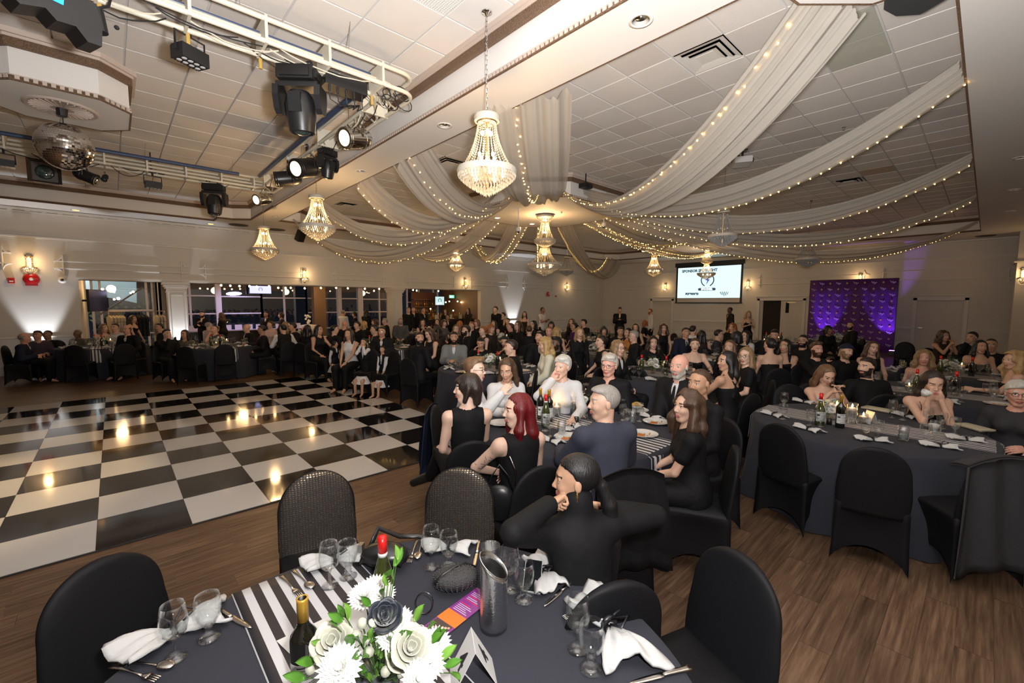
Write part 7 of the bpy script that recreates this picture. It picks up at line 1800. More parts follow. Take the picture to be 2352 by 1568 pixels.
 def mf(c):
  L_ = ((c - H) @ Rh) / hs; x, y, zz = L_[:, 0], L_[:, 1], L_[:, 2]; m = np.zeros(len(c)); ay = abs(y)
  fr = (x > .05) & (abs(zz) < .12)
  m[fr & (x > .072) & (zz < -.050) & (zz > -.0725) & (ay < .021)] = 1
  m[fr & (zz > .0285 - .12 * (ay - .03)) & (zz < .0375 - .12 * (ay - .03)) & (ay > .013) & (ay < .050) & (x > .055)] = 2
  if eyes:
   e_ = fr & ((ay - .031) ** 2 + (zz - .0085) ** 2 < .0115 ** 2) & (abs(zz - .0085) < .0062) & (x > .066)
   m[e_] = 3; m[e_ & ((ay - .031 - 0.0) ** 2 + (zz - .0085) ** 2 < .0058 ** 2)] = 4
   m[fr & (abs(zz - .0158) < .0020) & (abs(ay - .031) < .014) & (x > .066)] = 4 if not male else m[0] * 0
  if beard:
   cup = (zz < -.040) & (x > -.005) & (zz > -.13) & (x - zz * .2 > .0) & ~((zz < -.050) & (zz > -.0700) & (ay < .020))
   m[(m == 0) & ((cup & ((zz < -.062) | (ay > .028))) | ((zz < -.036) & (zz > -.050) & (ay < .030) & (x > .06)) | ((zz < .0) & (zz > -.06) & (ay > .052) & (x > .0) & (x < .05)))] = 5
  return m
 me = F.mesh('body', [skm, lipred if lips else lip_m, hm, eyew, eyed, bm], mf); link('body', me, root)
 # garments
 sleeves = {'suit': 1, 'shirt': 1, 'blouse': 1, 'turtle': 1, 'sweater': 1, 'tee': .55, 'tank': 0, 'cami': 0, 'halter': 0, 'vest': 1, 'vneck': 1, 'vtee': .5, 'half': .5}[top]
 def garment(infl, slv, cuff=.0, torso=True):
  lo_ = np.min([Pv, *Sh.values(), *[w for e in forep for w in e]], 0) - .2; hi_ = np.max([N_ + v3(0, 0, .05), *Sh.values(), *[w for e in forep for w in e]], 0) + .2; lo_[2] = max(lo_[2], Pv[2] - .24)
  G_ = Field(*axes(lo_, hi_, gs[3], [(N_ - .2, N_ + .12, gs[3] * .7)] if near else ()))
  if torso:
   for pr_, k in tor: G_.add(pr_, k, infl)
   G_.add(rc(q(0) + v3(0, .05, -.06), q(0) + v3(0, -.05, -.06), .12 * g, .12 * g), .05, infl)
  for s_, u_, l_ in armp:
   if slv >= 1:
    G_.add((u_[0], u_[1], u_[2], u_[3] + .004, u_[4] + .006), .03, infl); e_ = l_[1] + (l_[2] - l_[1]) * (.96 - cuff); G_.add(('rc', l_[1], e_, l_[3] + .006, l_[4] + .010), .012, infl)
   elif slv > 0: G_.add(('rc', u_[1], u_[1] + (u_[2] - u_[1]) * slv, u_[3] + .008, u_[4] + .014), .03, infl)
  return G_
 cm = cloth_col(C_[tc]); wrk = []
 def folds(G_, a=.0035):
  if lod != 'far': G_.wave(a * .5, 34, 31, 26, H[0] * 40)
  return G_
 neckc = rc(N_ + v3(.0, 0, -.005), N_ + v3(.04, 0, .2), .062 if male else .060, .12)
 vcut = lambda r0_, dep, w1: rc(N_ + Rt @ v3(.10, 0, .02), N_ + Rt @ v3(.165 * g, 0, -dep), r0_, w1)
 if top in ('suit', 'vest'):
  Gs = folds(garment(.008, 1 if top == 'vest' else 0)); Gs.sub(neckc, .004); Gs.add(rc(N_ + v3(-.045, -.03, .02), N_ + v3(-.045, .03, .02), .014), .01)
  for s_ in (1, -1): Gs.add(rc(N_ + v3(-.035, s_ * .045, .022), N_ + v3(.062, s_ * .022, -.018), .012, .010), .006)
  if top == 'suit' and lod != 'far':
   for s_, u_, l_ in armp: Gs.add(rc(l_[1] + (l_[2] - l_[1]) * .9, l_[1] + (l_[2] - l_[1]) * 1.0, .034, .033), .0)
  wrk.append(('shirt', Gs, cloth_col(C_[shirt])))
  G_ = folds(garment(.020 if top == 'suit' else .015, 1 if top == 'suit' else 0)); G_.sub(rc(N_ + v3(0, 0, .03), N_ + v3(.04, 0, .2), .066, .12), .004)
  G_.sub(vcut(.048, .25 * vs_, .004), .004); G_.sub(rc(N_ + Rt @ v3(.14, 0, -.02), N_ + Rt @ v3(.185 * g, 0, -.25 * vs_), .052, .004), .004)
  wrk.append(('jacket' if top == 'suit' else 'waistcoat', G_, cm))
 elif top in ('shirt', 'blouse', 'sweater', 'tee', 'vneck', 'vtee', 'half', 'turtle'):
  G_ = folds(garment(.012, sleeves))
  if top == 'turtle': G_.add(rc(N_ + v3(-.008, 0, -.02), N_ + (H - N_) * .50 + v3(-.014, 0, 0), .074, .068), .02)
  else: G_.sub(neckc, .004)
  if top in ('blouse', 'vneck', 'vtee', 'shirt'): G_.sub(vcut(.026 if top == 'shirt' else .042, {'blouse': .13, 'vneck': .16, 'vtee': .16, 'shirt': .06}[top] * vs_, .004), .004)
  if top in ('shirt', 'blouse'):
   for s_ in (1, -1): G_.add(rc(N_ + v3(-.045, s_ * .03, .024), N_ + v3(-.02, s_ * .055, .018), .011), .008).add(rc(N_ + v3(-.02, s_ * .055, .018), N_ + v3(.075, s_ * .032, -.03), .010, .008), .006)
  wrk.append(('shirt' if top in ('shirt', 'tee', 'half') else 'top', G_, cm))
 else:
  G_ = garment(.010, 0)
  hw_ = .105 if top == 'tank' else .082
  X, Y, Z = G_.pts((slice(None),) * 3); iR = Rt
  lx = (X - N_[0]) * iR[0, 0] + (Y - N_[1]) * iR[1, 0] + (Z - N_[2]) * iR[2, 0]; ly = (X - N_[0]) * iR[0, 1] + (Y - N_[1]) * iR[1, 1] + (Z - N_[2]) * iR[2, 1]; lz = (X - N_[0]) * iR[0, 2] + (Y - N_[1]) * iR[1, 2] + (Z - N_[2]) * iR[2, 2]
  arm = np.maximum(abs(ly) - (sw - .030), -(.135 + lz) )    # cut away at the shoulders above the armpit
  G_.F = np.maximum(G_.F, np.where(lz > -.15, abs(ly) - (sw - .024) - np.clip(-.11 - lz, 0, 1) * 1.5, -1).astype(np.float32))
  if top == 'tank': G_.sub(rc(N_ + v3(.0, 0, .0), N_ + v3(.04, 0, .2), .068, .12), .004)
  else:
   zt_ = -.125 * vs_; G_.F = np.maximum(G_.F, (lz - zt_ - .25 * np.clip(abs(ly) - .03, 0, .05) * (lx > 0)).astype(np.float32))
   for s_ in (1, -1):
    r_ = .0048 if lod != 'far' else .009; o = .085 * g
    f_ = N_ + Rt @ v3(.108 * g, s_ * .075, zt_ - .02); m1 = N_ + Rt @ v3(.075, s_ * .092, -.035); m2 = N_ + Rt @ v3(-.01, s_ * .095, .004); m3 = N_ + Rt @ v3(-.07, s_ * .085, -.05); b_ = N_ + Rt @ v3(-.104 * g, s_ * .065, zt_ - .02)
    if top == 'halter': r_, m2, m3, b_ = .014, N_ + Rt @ v3(-.02, s_ * .09, .004), N_ + Rt @ v3(-.09, s_ * .03, -.08), N_ + Rt @ v3(-.115 * g, -s_ * .07, zt_ - .12)
    for a_, c_ in ((f_, m1), (m1, m2), (m2, m3), (m3, b_)): G_.add(rc(a_, c_, r_), .0)
  wrk.append(('top' if top == 'tank' else 'dress', G_, cm))
 for nm, G_, m_ in wrk:
  me = G_.mesh(nm, [m_])
  if me: link(nm, me, root)
 if tie and lod != 'far':
  b_ = MB(); t0 = N_ + Rt @ v3(.078, 0, -.02);
  def tf(u, v):
   zz = -.03 - .27 * vs_ * v; fx = .060 + .070 * min(1, v * 1.6 + .25) * g + .006; w_ = .012 + .024 * v; c_ = N_ + Rt @ v3(fx + .004, (u - .5) * 2 * w_, zz); return tuple(c_)
  b_.slab(tf, 3, 8, .006); b_.ball(tuple(N_ + Rt @ v3(.080, 0, -.030)), .016, 8, sc=(.7, 1, 1)); b_.build('tie', cloth_col(C_[tie]), root, smooth=True)
 if extra and extra.get('skirt'):
  b_ = MB(); c_, r0_, r1_, z0_, z1_, m_ = extra['skirt']; n_ = 40
  b_.lathe([(r1_, z0_), (r0_, z1_)], c=(c_[0], c_[1], 0), n=n_)
  for i_ in range(n_): k_ = 1 + .09 * math.sin(i_ * 2 * PI / n_ * 9); x_, y_, z_ = b_.v[i_]; b_.v[i_] = (c_[0] + (x_ - c_[0]) * k_, c_[1] + (y_ - c_[1]) * k_, z_)
  b_.f = b_.f[:n_]; b_.m = b_.m[:n_]; b_.build('skirt', cloth_col(C_[m_]) if isinstance(m_, str) else m_, root, smooth=True)
 if bot:
  lo_ = np.min([l[0][1] for l in legs] + [l[0][2] for l in legs] + [Pv], 0) - .18; hi_ = np.max([l[0][1] for l in legs] + [l[0][2] for l in legs] + [Pv], 0) + .18
  G_ = Field(*axes(lo_, hi_, gs[3] * 1.25)); G_.add(tor[2][0], 0, .010)
  for k_, (pr_, kk) in enumerate(legs):
   if k_ % 3 == 2: continue
   G_.add((pr_[0], pr_[1], pr_[2], pr_[3] + .008, pr_[4] + .012), .03, .008)
  G_.cut((0, 0, 1), Pv[2] + .09); me = G_.mesh('trousers', [cloth_col(C_[bot])])
  if me: link('trousers', me, root)
  if stand or near or (extra and extra.get('shoes')):
   b_ = Field(*axes(np.min([l[0][2] for l in legs[2::3]], 0) - .25, np.max([l[0][2] for l in legs[2::3]], 0) + .12, gs[3]))
   for pr_, kk in legs[2::3]: b_.add((pr_[0], pr_[1], pr_[2], pr_[3] + .006, pr_[4] + .006), 0, .006)
   if not (extra and 'knees' in extra): b_.cut((0, 0, 1), .11)
   me = b_.mesh('shoes', [black_p])
   if me: link('shoes', me, root)
 # hair
 T = lambda *a_: H + Rh @ (np.array(a_, float) * hs)
 E = lambda c, r: el(T(*c), np.array(r) * hs, Rh)
 K = lambda a_, b_, r1, r2=None: rc(T(*a_), T(*b_), r1 * hs, (r1 if r2 is None else r2) * hs)
 hp_, cutp = [], []
 long_ = hair in ('long', 'wavy', 'pony', 'half', 'longside')
 if hair != 'bald':
  th = .012 if hair in ('buzz',) else .020
  if hair == 'buzz': hp_ = [(E((-.016, 0, .033), (.098 + .002, .077, .087)), 0)]
  elif hair == 'short': hp_ = [(E((-.017, 0, .035), (.099, .0785, .090)), 0), (E((.015, .01, .088), (.075, .060, .032)), .02)]
  elif hair == 'quiff': hp_ = [(E((-.02, 0, .040), (.104, .083, .097)), 0), (E((.045, .0, .108), (.055, .058, .032)), .02)]
  elif hair == 'pixie': hp_ = [(E((-.018, 0, .038), (.108, .088, .100)), 0), (E((.035, .02, .095), (.06, .06, .03)), .02), (K((.03, .074, .03), (.035, .078, -.01), .012, .008), .02), (K((.03, -.074, .03), (.035, -.078, -.01), .012, .008), .02)]
  elif hair == 'bob': hp_ = [(E((-.020, 0, .032), (.110, .092, .102)), 0), (K((-.02, .080, .02), (.015, .085, -.085), .026, .022), .03), (K((-.02, -.080, .02), (.015, -.085, -.085), .026, .022), .03), (K((-.08, .035, 0), (-.085, .04, -.10), .045, .034), .03), (K((-.08, -.035, 0), (-.085, -.04, -.10), .045, .034), .03), (E((.065, .0, .060), (.03, .055, .028)), .02)]
  elif hair in ('long', 'wavy', 'longside'):
   e_ = .0 if hair != 'wavy' else .012
   hp_ = [(E((-.018, 0, .034), (.106 + e_, .087 + e_, .098 + e_ * .6)), 0)]
   for s_ in (1, -1):
    fx = .02 if hair != 'longside' else -.01
    hp_ += [(K((-.01, s_ * .076, .02), (fx, s_ * (.090 + e_), -.12), .026 + e_, .030 + e_), .03), (K((fx, s_ * (.09 + e_), -.12), (fx - .01, s_ * .085, -.27), .030 + e_, .022), .03), (K((-.075, s_ * .04, .0), (-.095, s_ * .05, -.16), .045, .042 + e_), .03), (K((-.095, s_ * .05, -.16), (-.10, s_ * .045, -.33), .042 + e_, .025), .03)]
  elif hair == 'pony': hp_ = [(E((-.016, 0, .035), (.101, .080, .092)), 0), (K((-.09, 0, .0), (-.118, 0, -.03), .030, .026), .015), (K((-.118, 0, -.03), (-.150, 0, -.12), .028, .036), .012), (K((-.150, 0, -.12), (-.165, 0, -.30), .036, .034), .01), (K((-.165, 0, -.30), (-.155, 0, -.56), .034, .012), .01)]
  elif hair == 'bun': hp_ = [(E((-.016, 0, .035), (.102, .081, .094)), 0), (E((-.105, 0, .03), (.04, .045, .04)), .012)]
  elif hair == 'balding': hp_ = [(E((-.02, 0, .018), (.098, .081, .078)), 0)]
  elif hair == 'cap': hp_ = [(E((-.016, 0, .045), (.106, .086, .088)), 0), (K((-.03, .078, .0), (-.02, .085, -.09), .022, .018), .02), (K((-.03, -.078, .0), (-.02, -.085, -.09), .022, .018), .02)]
  lo_ = H - .17 * hs; hi_ = H + .17 * hs
  if long_: lo_ = lo_ - v3(.08, .05, .36); lo_[0] -= .1; hi_ = hi_ + v3(.03, .05, 0)
  elif hair == 'bob': lo_[2] -= .05
  if hair == 'pony': lo_ = H - v3(.3, .3, .68); hi_ = H + v3(.3, .3, .17)
  A_ = Field(*axes(lo_, hi_, gs[4]))
  for pr_, k in hp_: A_.add(pr_, k)
  if hair in ('wavy',): A_.wave(.0045, 75, 70, 60, 1.)
  elif hair in ('pixie', 'quiff', 'bob', 'long', 'longside'): A_.wave(.0018, 90, 85, 40, .4)
  X, Y, Z = A_.pts((slice(None),) * 3)
  L0 = ((X - H[0]) * Rh[0, 0] + (Y - H[1]) * Rh[1, 0] + (Z - H[2]) * Rh[2, 0]) / hs; L1 = ((X - H[0]) * Rh[0, 1] + (Y - H[1]) * Rh[1, 1] + (Z - H[2]) * Rh[2, 1]) / hs; L2 = ((X - H[0]) * Rh[0, 2] + (Y - H[1]) * Rh[1, 2] + (Z - H[2]) * Rh[2, 2]) / hs
  if hair in ('buzz', 'short', 'quiff', 'pixie', 'pony', 'bun'):
   hl_ = {'buzz': .004, 'short': .002, 'quiff': .006, 'pixie': -.018, 'pony': -.003, 'bun': -.003}[hair]
   c_ = (hl_ + .006 + .066 * np.tanh((L0 + .003) / .02) + .012 * (L0 > .02) * np.cos(L1 * 28) - L2) * .6
   A_.F = np.maximum(A_.F, c_.astype(np.float32)) if hair != 'pony' else np.maximum(A_.F, np.where(L0 > -.09, c_, -1).astype(np.float32))
  elif hair == 'balding': A_.F = np.maximum(A_.F, np.maximum(L2 - .062, -(L2 - .75 * L0 - .0) * .75).astype(np.float32))
  elif hair == 'cap': A_.F = np.maximum(A_.F, np.where(abs(L1) < .074, (.005 + .05 * np.tanh((L0 + .003) / .02) - L2) * .6, L0 - .02).astype(np.float32))
  else:
   fr_ = np.maximum(np.maximum(-(L0 - .008), abs(L1) - .060 - .10 * np.clip(-L2, 0, 1)), L2 - (.050 if hair in ('bob',) else .092 - 7. * L1 * L1))
   A_.F = np.maximum(A_.F, (-fr_).astype(np.float32))
  me = A_.mesh('hair', [hm if hair != 'cap' else hm]);
  if me: link('hair', me, root)
  if hair == 'cap':
   C2 = Field(*axes(H - .17, H + .17, gs[4])); C2.add(E((-.016, 0, .052), (.112, .092, .092)), 0).add(K((-.10, -.03, .03), (-.16, 0, .015), .02, .012), .01).add(K((-.10, .03, .03), (-.16, 0, .015), .02, .012), .01); X, Y, Z = C2.pts((slice(None),) * 3)
   l2 = (X - H[0]) * Rh[0, 2] + (Y - H[1]) * Rh[1, 2] + (Z - H[2]) * Rh[2, 2]; l0 = (X - H[0]) * Rh[0, 0] + (Y - H[1]) * Rh[1, 0] + (Z - H[2]) * Rh[2, 0]; C2.F = np.maximum(C2.F, (-(l2 - .3 * l0 - .035)).astype(np.float32)); link('cap', C2.mesh('cap', [cloth_col(C_['nv'])]), root)
 if glasses and lod != 'far':
  b_ = MB()
  for s_ in (1, -1):
   b_.tube([tuple(T(.098, s_ * .032 + .022 * math.cos(t), .006 + .017 * math.sin(t))) for t in np.linspace(0, 2 * PI, 15)[:-1]], .0022 if near else .003, 4, closed=True); b_.tube([tuple(T(.096, s_ * .054, .012)), tuple(T(.05, s_ * .076, .013)), tuple(T(-.005, s_ * .080, .010))], .0022, 4)
  b_.tube([tuple(T(.099, -.010, .010)), tuple(T(.103, 0, .013)), tuple(T(.099, .010, .010))], .002, 4); b_.build('glasses', black_p, root, smooth=True)
 if chair_ and not stand:
  o = chair(HW[0] - math.cos(ab) * (lean + .03) + math.sin(ab) * side, HW[1] - math.sin(ab) * (lean + .03) - math.cos(ab) * side, ab, 'black covered chair of the ' + label.split(' person ')[0] if False else ' '.join(('chair of ' + label).split()[:16]), 'occupied covered chairs')
  if coat:
   q_ = MB(); q_.grid(lambda u, v: ((-.30 - .05 * math.sin(v * PI)) - .02 * math.sin(u * 19) * v, (u - .5) * (.46 + .12 * v), .90 - .03 * (2 * u - 1) ** 2 * 2 - .62 * v), 22, 14); q_.slab(lambda u, v: ((-.30 - .04 * v) - .015 * math.sin(u * 19) * v, (u - .5) * (.46 + .12 * v), .93 - .06 * (2 * u - 1) ** 2 - .62 * v), 22, 14, .012)
   j_ = q_.build('draped_jacket', cloth_col(C_[coat]), None, loc=tuple(o.location), rz=ab, smooth=True, fix=False); tag(j_, ' '.join(('jacket on the chair of ' + label).split()[:16]), 'jacket')
 return root, armp, T
import time as _t
_t0 = _t.time()
def seatlab(s): return s
# the near group
NEAR = 'near'
n1 = person((1322, 1102), 'person in a black turtleneck with a long black ponytail leaning chin on fist', lod=NEAR, D=1.95, b=-165, h=-95, hair='pony', hc='k', top='turtle', tc='k', skin='t', lean=.10, side=.0, pitch=.05, wl=('px', 1262, 1160, 1.86), hl='fist', wr=('px', 1395, 1165, 2.15), g=1.0, poler=('px', 1520, 1175, 2.1), polel=('px', 1180, 1260, 1.72), hs=.97)
n2 = person((1188, 943), 'person with wavy dark red hair and a tattooed arm in a black sleeveless top', lod=NEAR, D=2.95, b=-150, h=-70, hair='long', hc='rd', top='tank', tc='k', skin='p', wl=('px', 1150, 1085, 3.1), polel=('px', 1080, 1000, 2.7), wr='lap', lean=.0, hs=.96)
person((1072, 893), 'person with a short black bob in a sleeveless black top looking away', lod=NEAR, D=3.45, b=-165, h=-85, hair='bob', hc='dk', top='tank', tc='k', skin='p', lips='r', wl=('px', 1055, 1045, 3.6), polel=('px', 975, 975, 3.2), wr='lap', lean=-.02, hs=.97, extra={'shoes': 1, 'knees': (((1015, 1035, 3.85), (990, 1092, 3.98), (950, 1108, 4.05)), None)})
person((1092, 850), 'person with brown swept hair, glasses and black braces over a white shirt', lod=NEAR, D=4.25, b=85, h=72, sex='m', hair='quiff', hc='lb', top='shirt', tc='w', glasses=True, skin='p', wl='table', wr=('px', 1150, 905, 4.0), lean=.12, coat='nv')
person((1165, 850), 'person with long brown hair in a white satin blouse looking down', lod=NEAR, D=4.65, b=15, h=-18, hair='longside', hc='br', top='blouse', tc='w', skin='t', pitch=.28, wl='tab2', wr='tab2', lean=.1)
person((1291, 843), 'person with short white hair eating with one hand in a white patterned shirt', lod=NEAR, D=4.6, b=-12, h=-38, hair='pixie', hc='wh', top='shirt', tc='w', skin='l', wl='table', wr='mouth', hr='hold', lean=.08)
person((1399, 840), 'person with grey wavy hair and glasses in a black v-neck top', lod=NEAR, D=4.75, b=-30, h=-35, hair='pixie', hc='sg', top='vneck', tc='k', glasses=True, skin='r', g=1.22, wl='lap', wr='table', lean=.06, hs=1.05, coat='k')
person((1560, 842), 'person bald with a grey goatee in a black three piece suit with pocket square', lod=NEAR, D=4.45, b=-50, h=-48, sex='m', hair='bald', hc='gr', beard='sg', top='suit', tc='k', tie='k', skin='r', g=1.12, wl='lap', wr='lap2', lean=.02, hs=1.08)
person((1606, 880), 'person with closely cropped greying hair in a black shirt gazing left', lod=NEAR, D=3.75, b=-75, h=-58, sex='m', hair='buzz', hc='br', top='shirt', tc='k', skin='m', wl='lap', wr='lap', lean=.02, hs=1.04)
person((1578, 935), 'person with curly brown shoulder hair smiling in a black short sleeved dress', lod=NEAR, D=3.2, b=-110, h=-72, hair='wavy', hc='br', top='half', tc='k', skin='l', wl='lap2', wr='lap2', lean=.04, pitch=-.06)
person((1386, 925), 'person with short grey hair in a slate blue suit seen from behind', lod=NEAR, D=3.0, b=-165, h=-82, sex='m', hair='short', hc='gr', top='suit', tc='sl', skin='l', wl='table', wr='table', lean=.06, hs=1.03, twist=.15, coat='k')
person((2143, 880), 'person with dark wavy hair in a black strappy dress sipping from a cup', lod=NEAR, D=4.35, b=-18, h=-25, hair='longside', hc='dk', top='cami', tc='k', skin='l', pitch=.3, wl='mouth', wr='mouth', hl='hold', hr='hold', lean=.16, eyes=False)
person((2338, 905), 'person with short white hair and glasses in a dark sparkly top at the right edge', lod=NEAR, D=4.0, b=-60, h=-40, hair='pixie', hc='wh', top='sweater', tc='dg', glasses=True, skin='r', g=1.15, wl='lap', wr='lap')
c_ = Dp(2126, 903, 4.22); cu = empty('coffee_cup', tuple(c_)); tag(cu, 'white coffee cup raised in both hands of the sipping person', 'cup'); cu.rotation_euler = (.3, -.35, .4)
MB().shell([(.022, -.03), (.038, .0), (.041, .025), (.039, .025), (.035, .0), (.02, -.025), (0, -.025), (0, -.03)], n=20).build('cup_body', china, cu, smooth=True); b = MB(); b.tube([(.04, 0, .015), (.06, 0, .01), (.058, 0, -.01), (.036, 0, -.012)], .004, 5); b.build('handle', china, cu, smooth=True)
r_, ar_, T_h = n1
b = MB(); c_ = T_h(-.002, .086, -.045); b.tube([(c_[0] + .006 * math.sin(a), c_[1] + .002, c_[2] + .022 * math.cos(a)) for a in np.linspace(0, 2 * PI, 14)[:-1]], .0028, 5, closed=True); b.build('earring', mat('gold_bright', (.8, .5, .15), .15, 1.), r_, smooth=True)
r_, ar_, T_h = n2; u_ = ar_[0][1]; A_, B_ = Vector(u_[1]), Vector(u_[2]); d_ = (B_ - A_).normalized(); x_ = d_.orthogonal().normalized(); y_ = d_.cross(x_); b = MB(); r0 = random.Random(5)
for k in range(34):
 t0_, a0_ = r0.uniform(.2, .9), r0.uniform(0, 6.28); pts = []
 for i in range(7):
  t_ = t0_ + .012 * i * math.cos(k); a_ = a0_ + .11 * i * math.sin(k * 1.7) + .06 * math.sin(i * 1.3 + k); rr_ = (u_[3] + (u_[4] - u_[3]) * t_) + .0012; pts.append(A_ + (B_ - A_) * t_ + (x_ * math.cos(a_) + y_ * math.sin(a_)) * rr_)
 b.tube(pts, .0016, 3)
tag(b.build('tattoo', mat('tattoo_ink', (.06, .06, .07), .6), r_, fix=False), kind='stuff')
def hang(x, y, az, col, lab, kind='jacket', w_=.46, h_=.62):
 q_ = MB(); q_.slab(lambda u, v: ((-.325 - .03 * v) - .016 * math.sin(u * 19 + v * 2), (u - .5) * (w_ + .12 * v), .935 - .07 * (2 * u - 1) ** 2 - h_ * v), 24, 14, .014); q_.slab(lambda u, v: (-.325 + .14 * v, (u - .5) * w_, .935 - .07 * (2 * u - 1) ** 2 - .03 * v * v), 24, 6, .014)
 tag(q_.build(kind, cloth_col(C_[col]), None, loc=(x, y, 0), rz=az, smooth=True, fix=False), lab, kind)
for o_ in [o for o in bpy.data.objects if o.get('label') == 'chair at the right edge draped with a dark coat']: hang(o_.location.x, o_.location.y, o_.rotation_euler.z, 'dg', 'dark knitted coat hung over the chair at the right edge', 'coat', .5, .75)
q_ = Dp(1148, 1120, 2.75); hb2 = empty('handbag', tuple(q_), .75); tag(hb2, 'black leather shoulder bag hanging on the chair back beside the red haired person', 'handbag')
b = MB(); b.ball((0, 0, -.10), .11, 20, sc=(.35, 1, 1.1)); b.build('body', leather, hb2, smooth=True); b = MB(); b.tube([(0, -.09, -.04), (-.02, -.06, .08), (-.02, 0, .16), (-.02, .05, .08), (0, .09, -.04)], .010, 5, sq=.4); b.build('strap', leather, hb2, smooth=True)
b = MB(); b.tube([(.02, -.09, -.03), (.03, -.1, .1), (.02, -.06, .2)], .004, 5); b.build('chain', chrome, hb2, smooth=True)
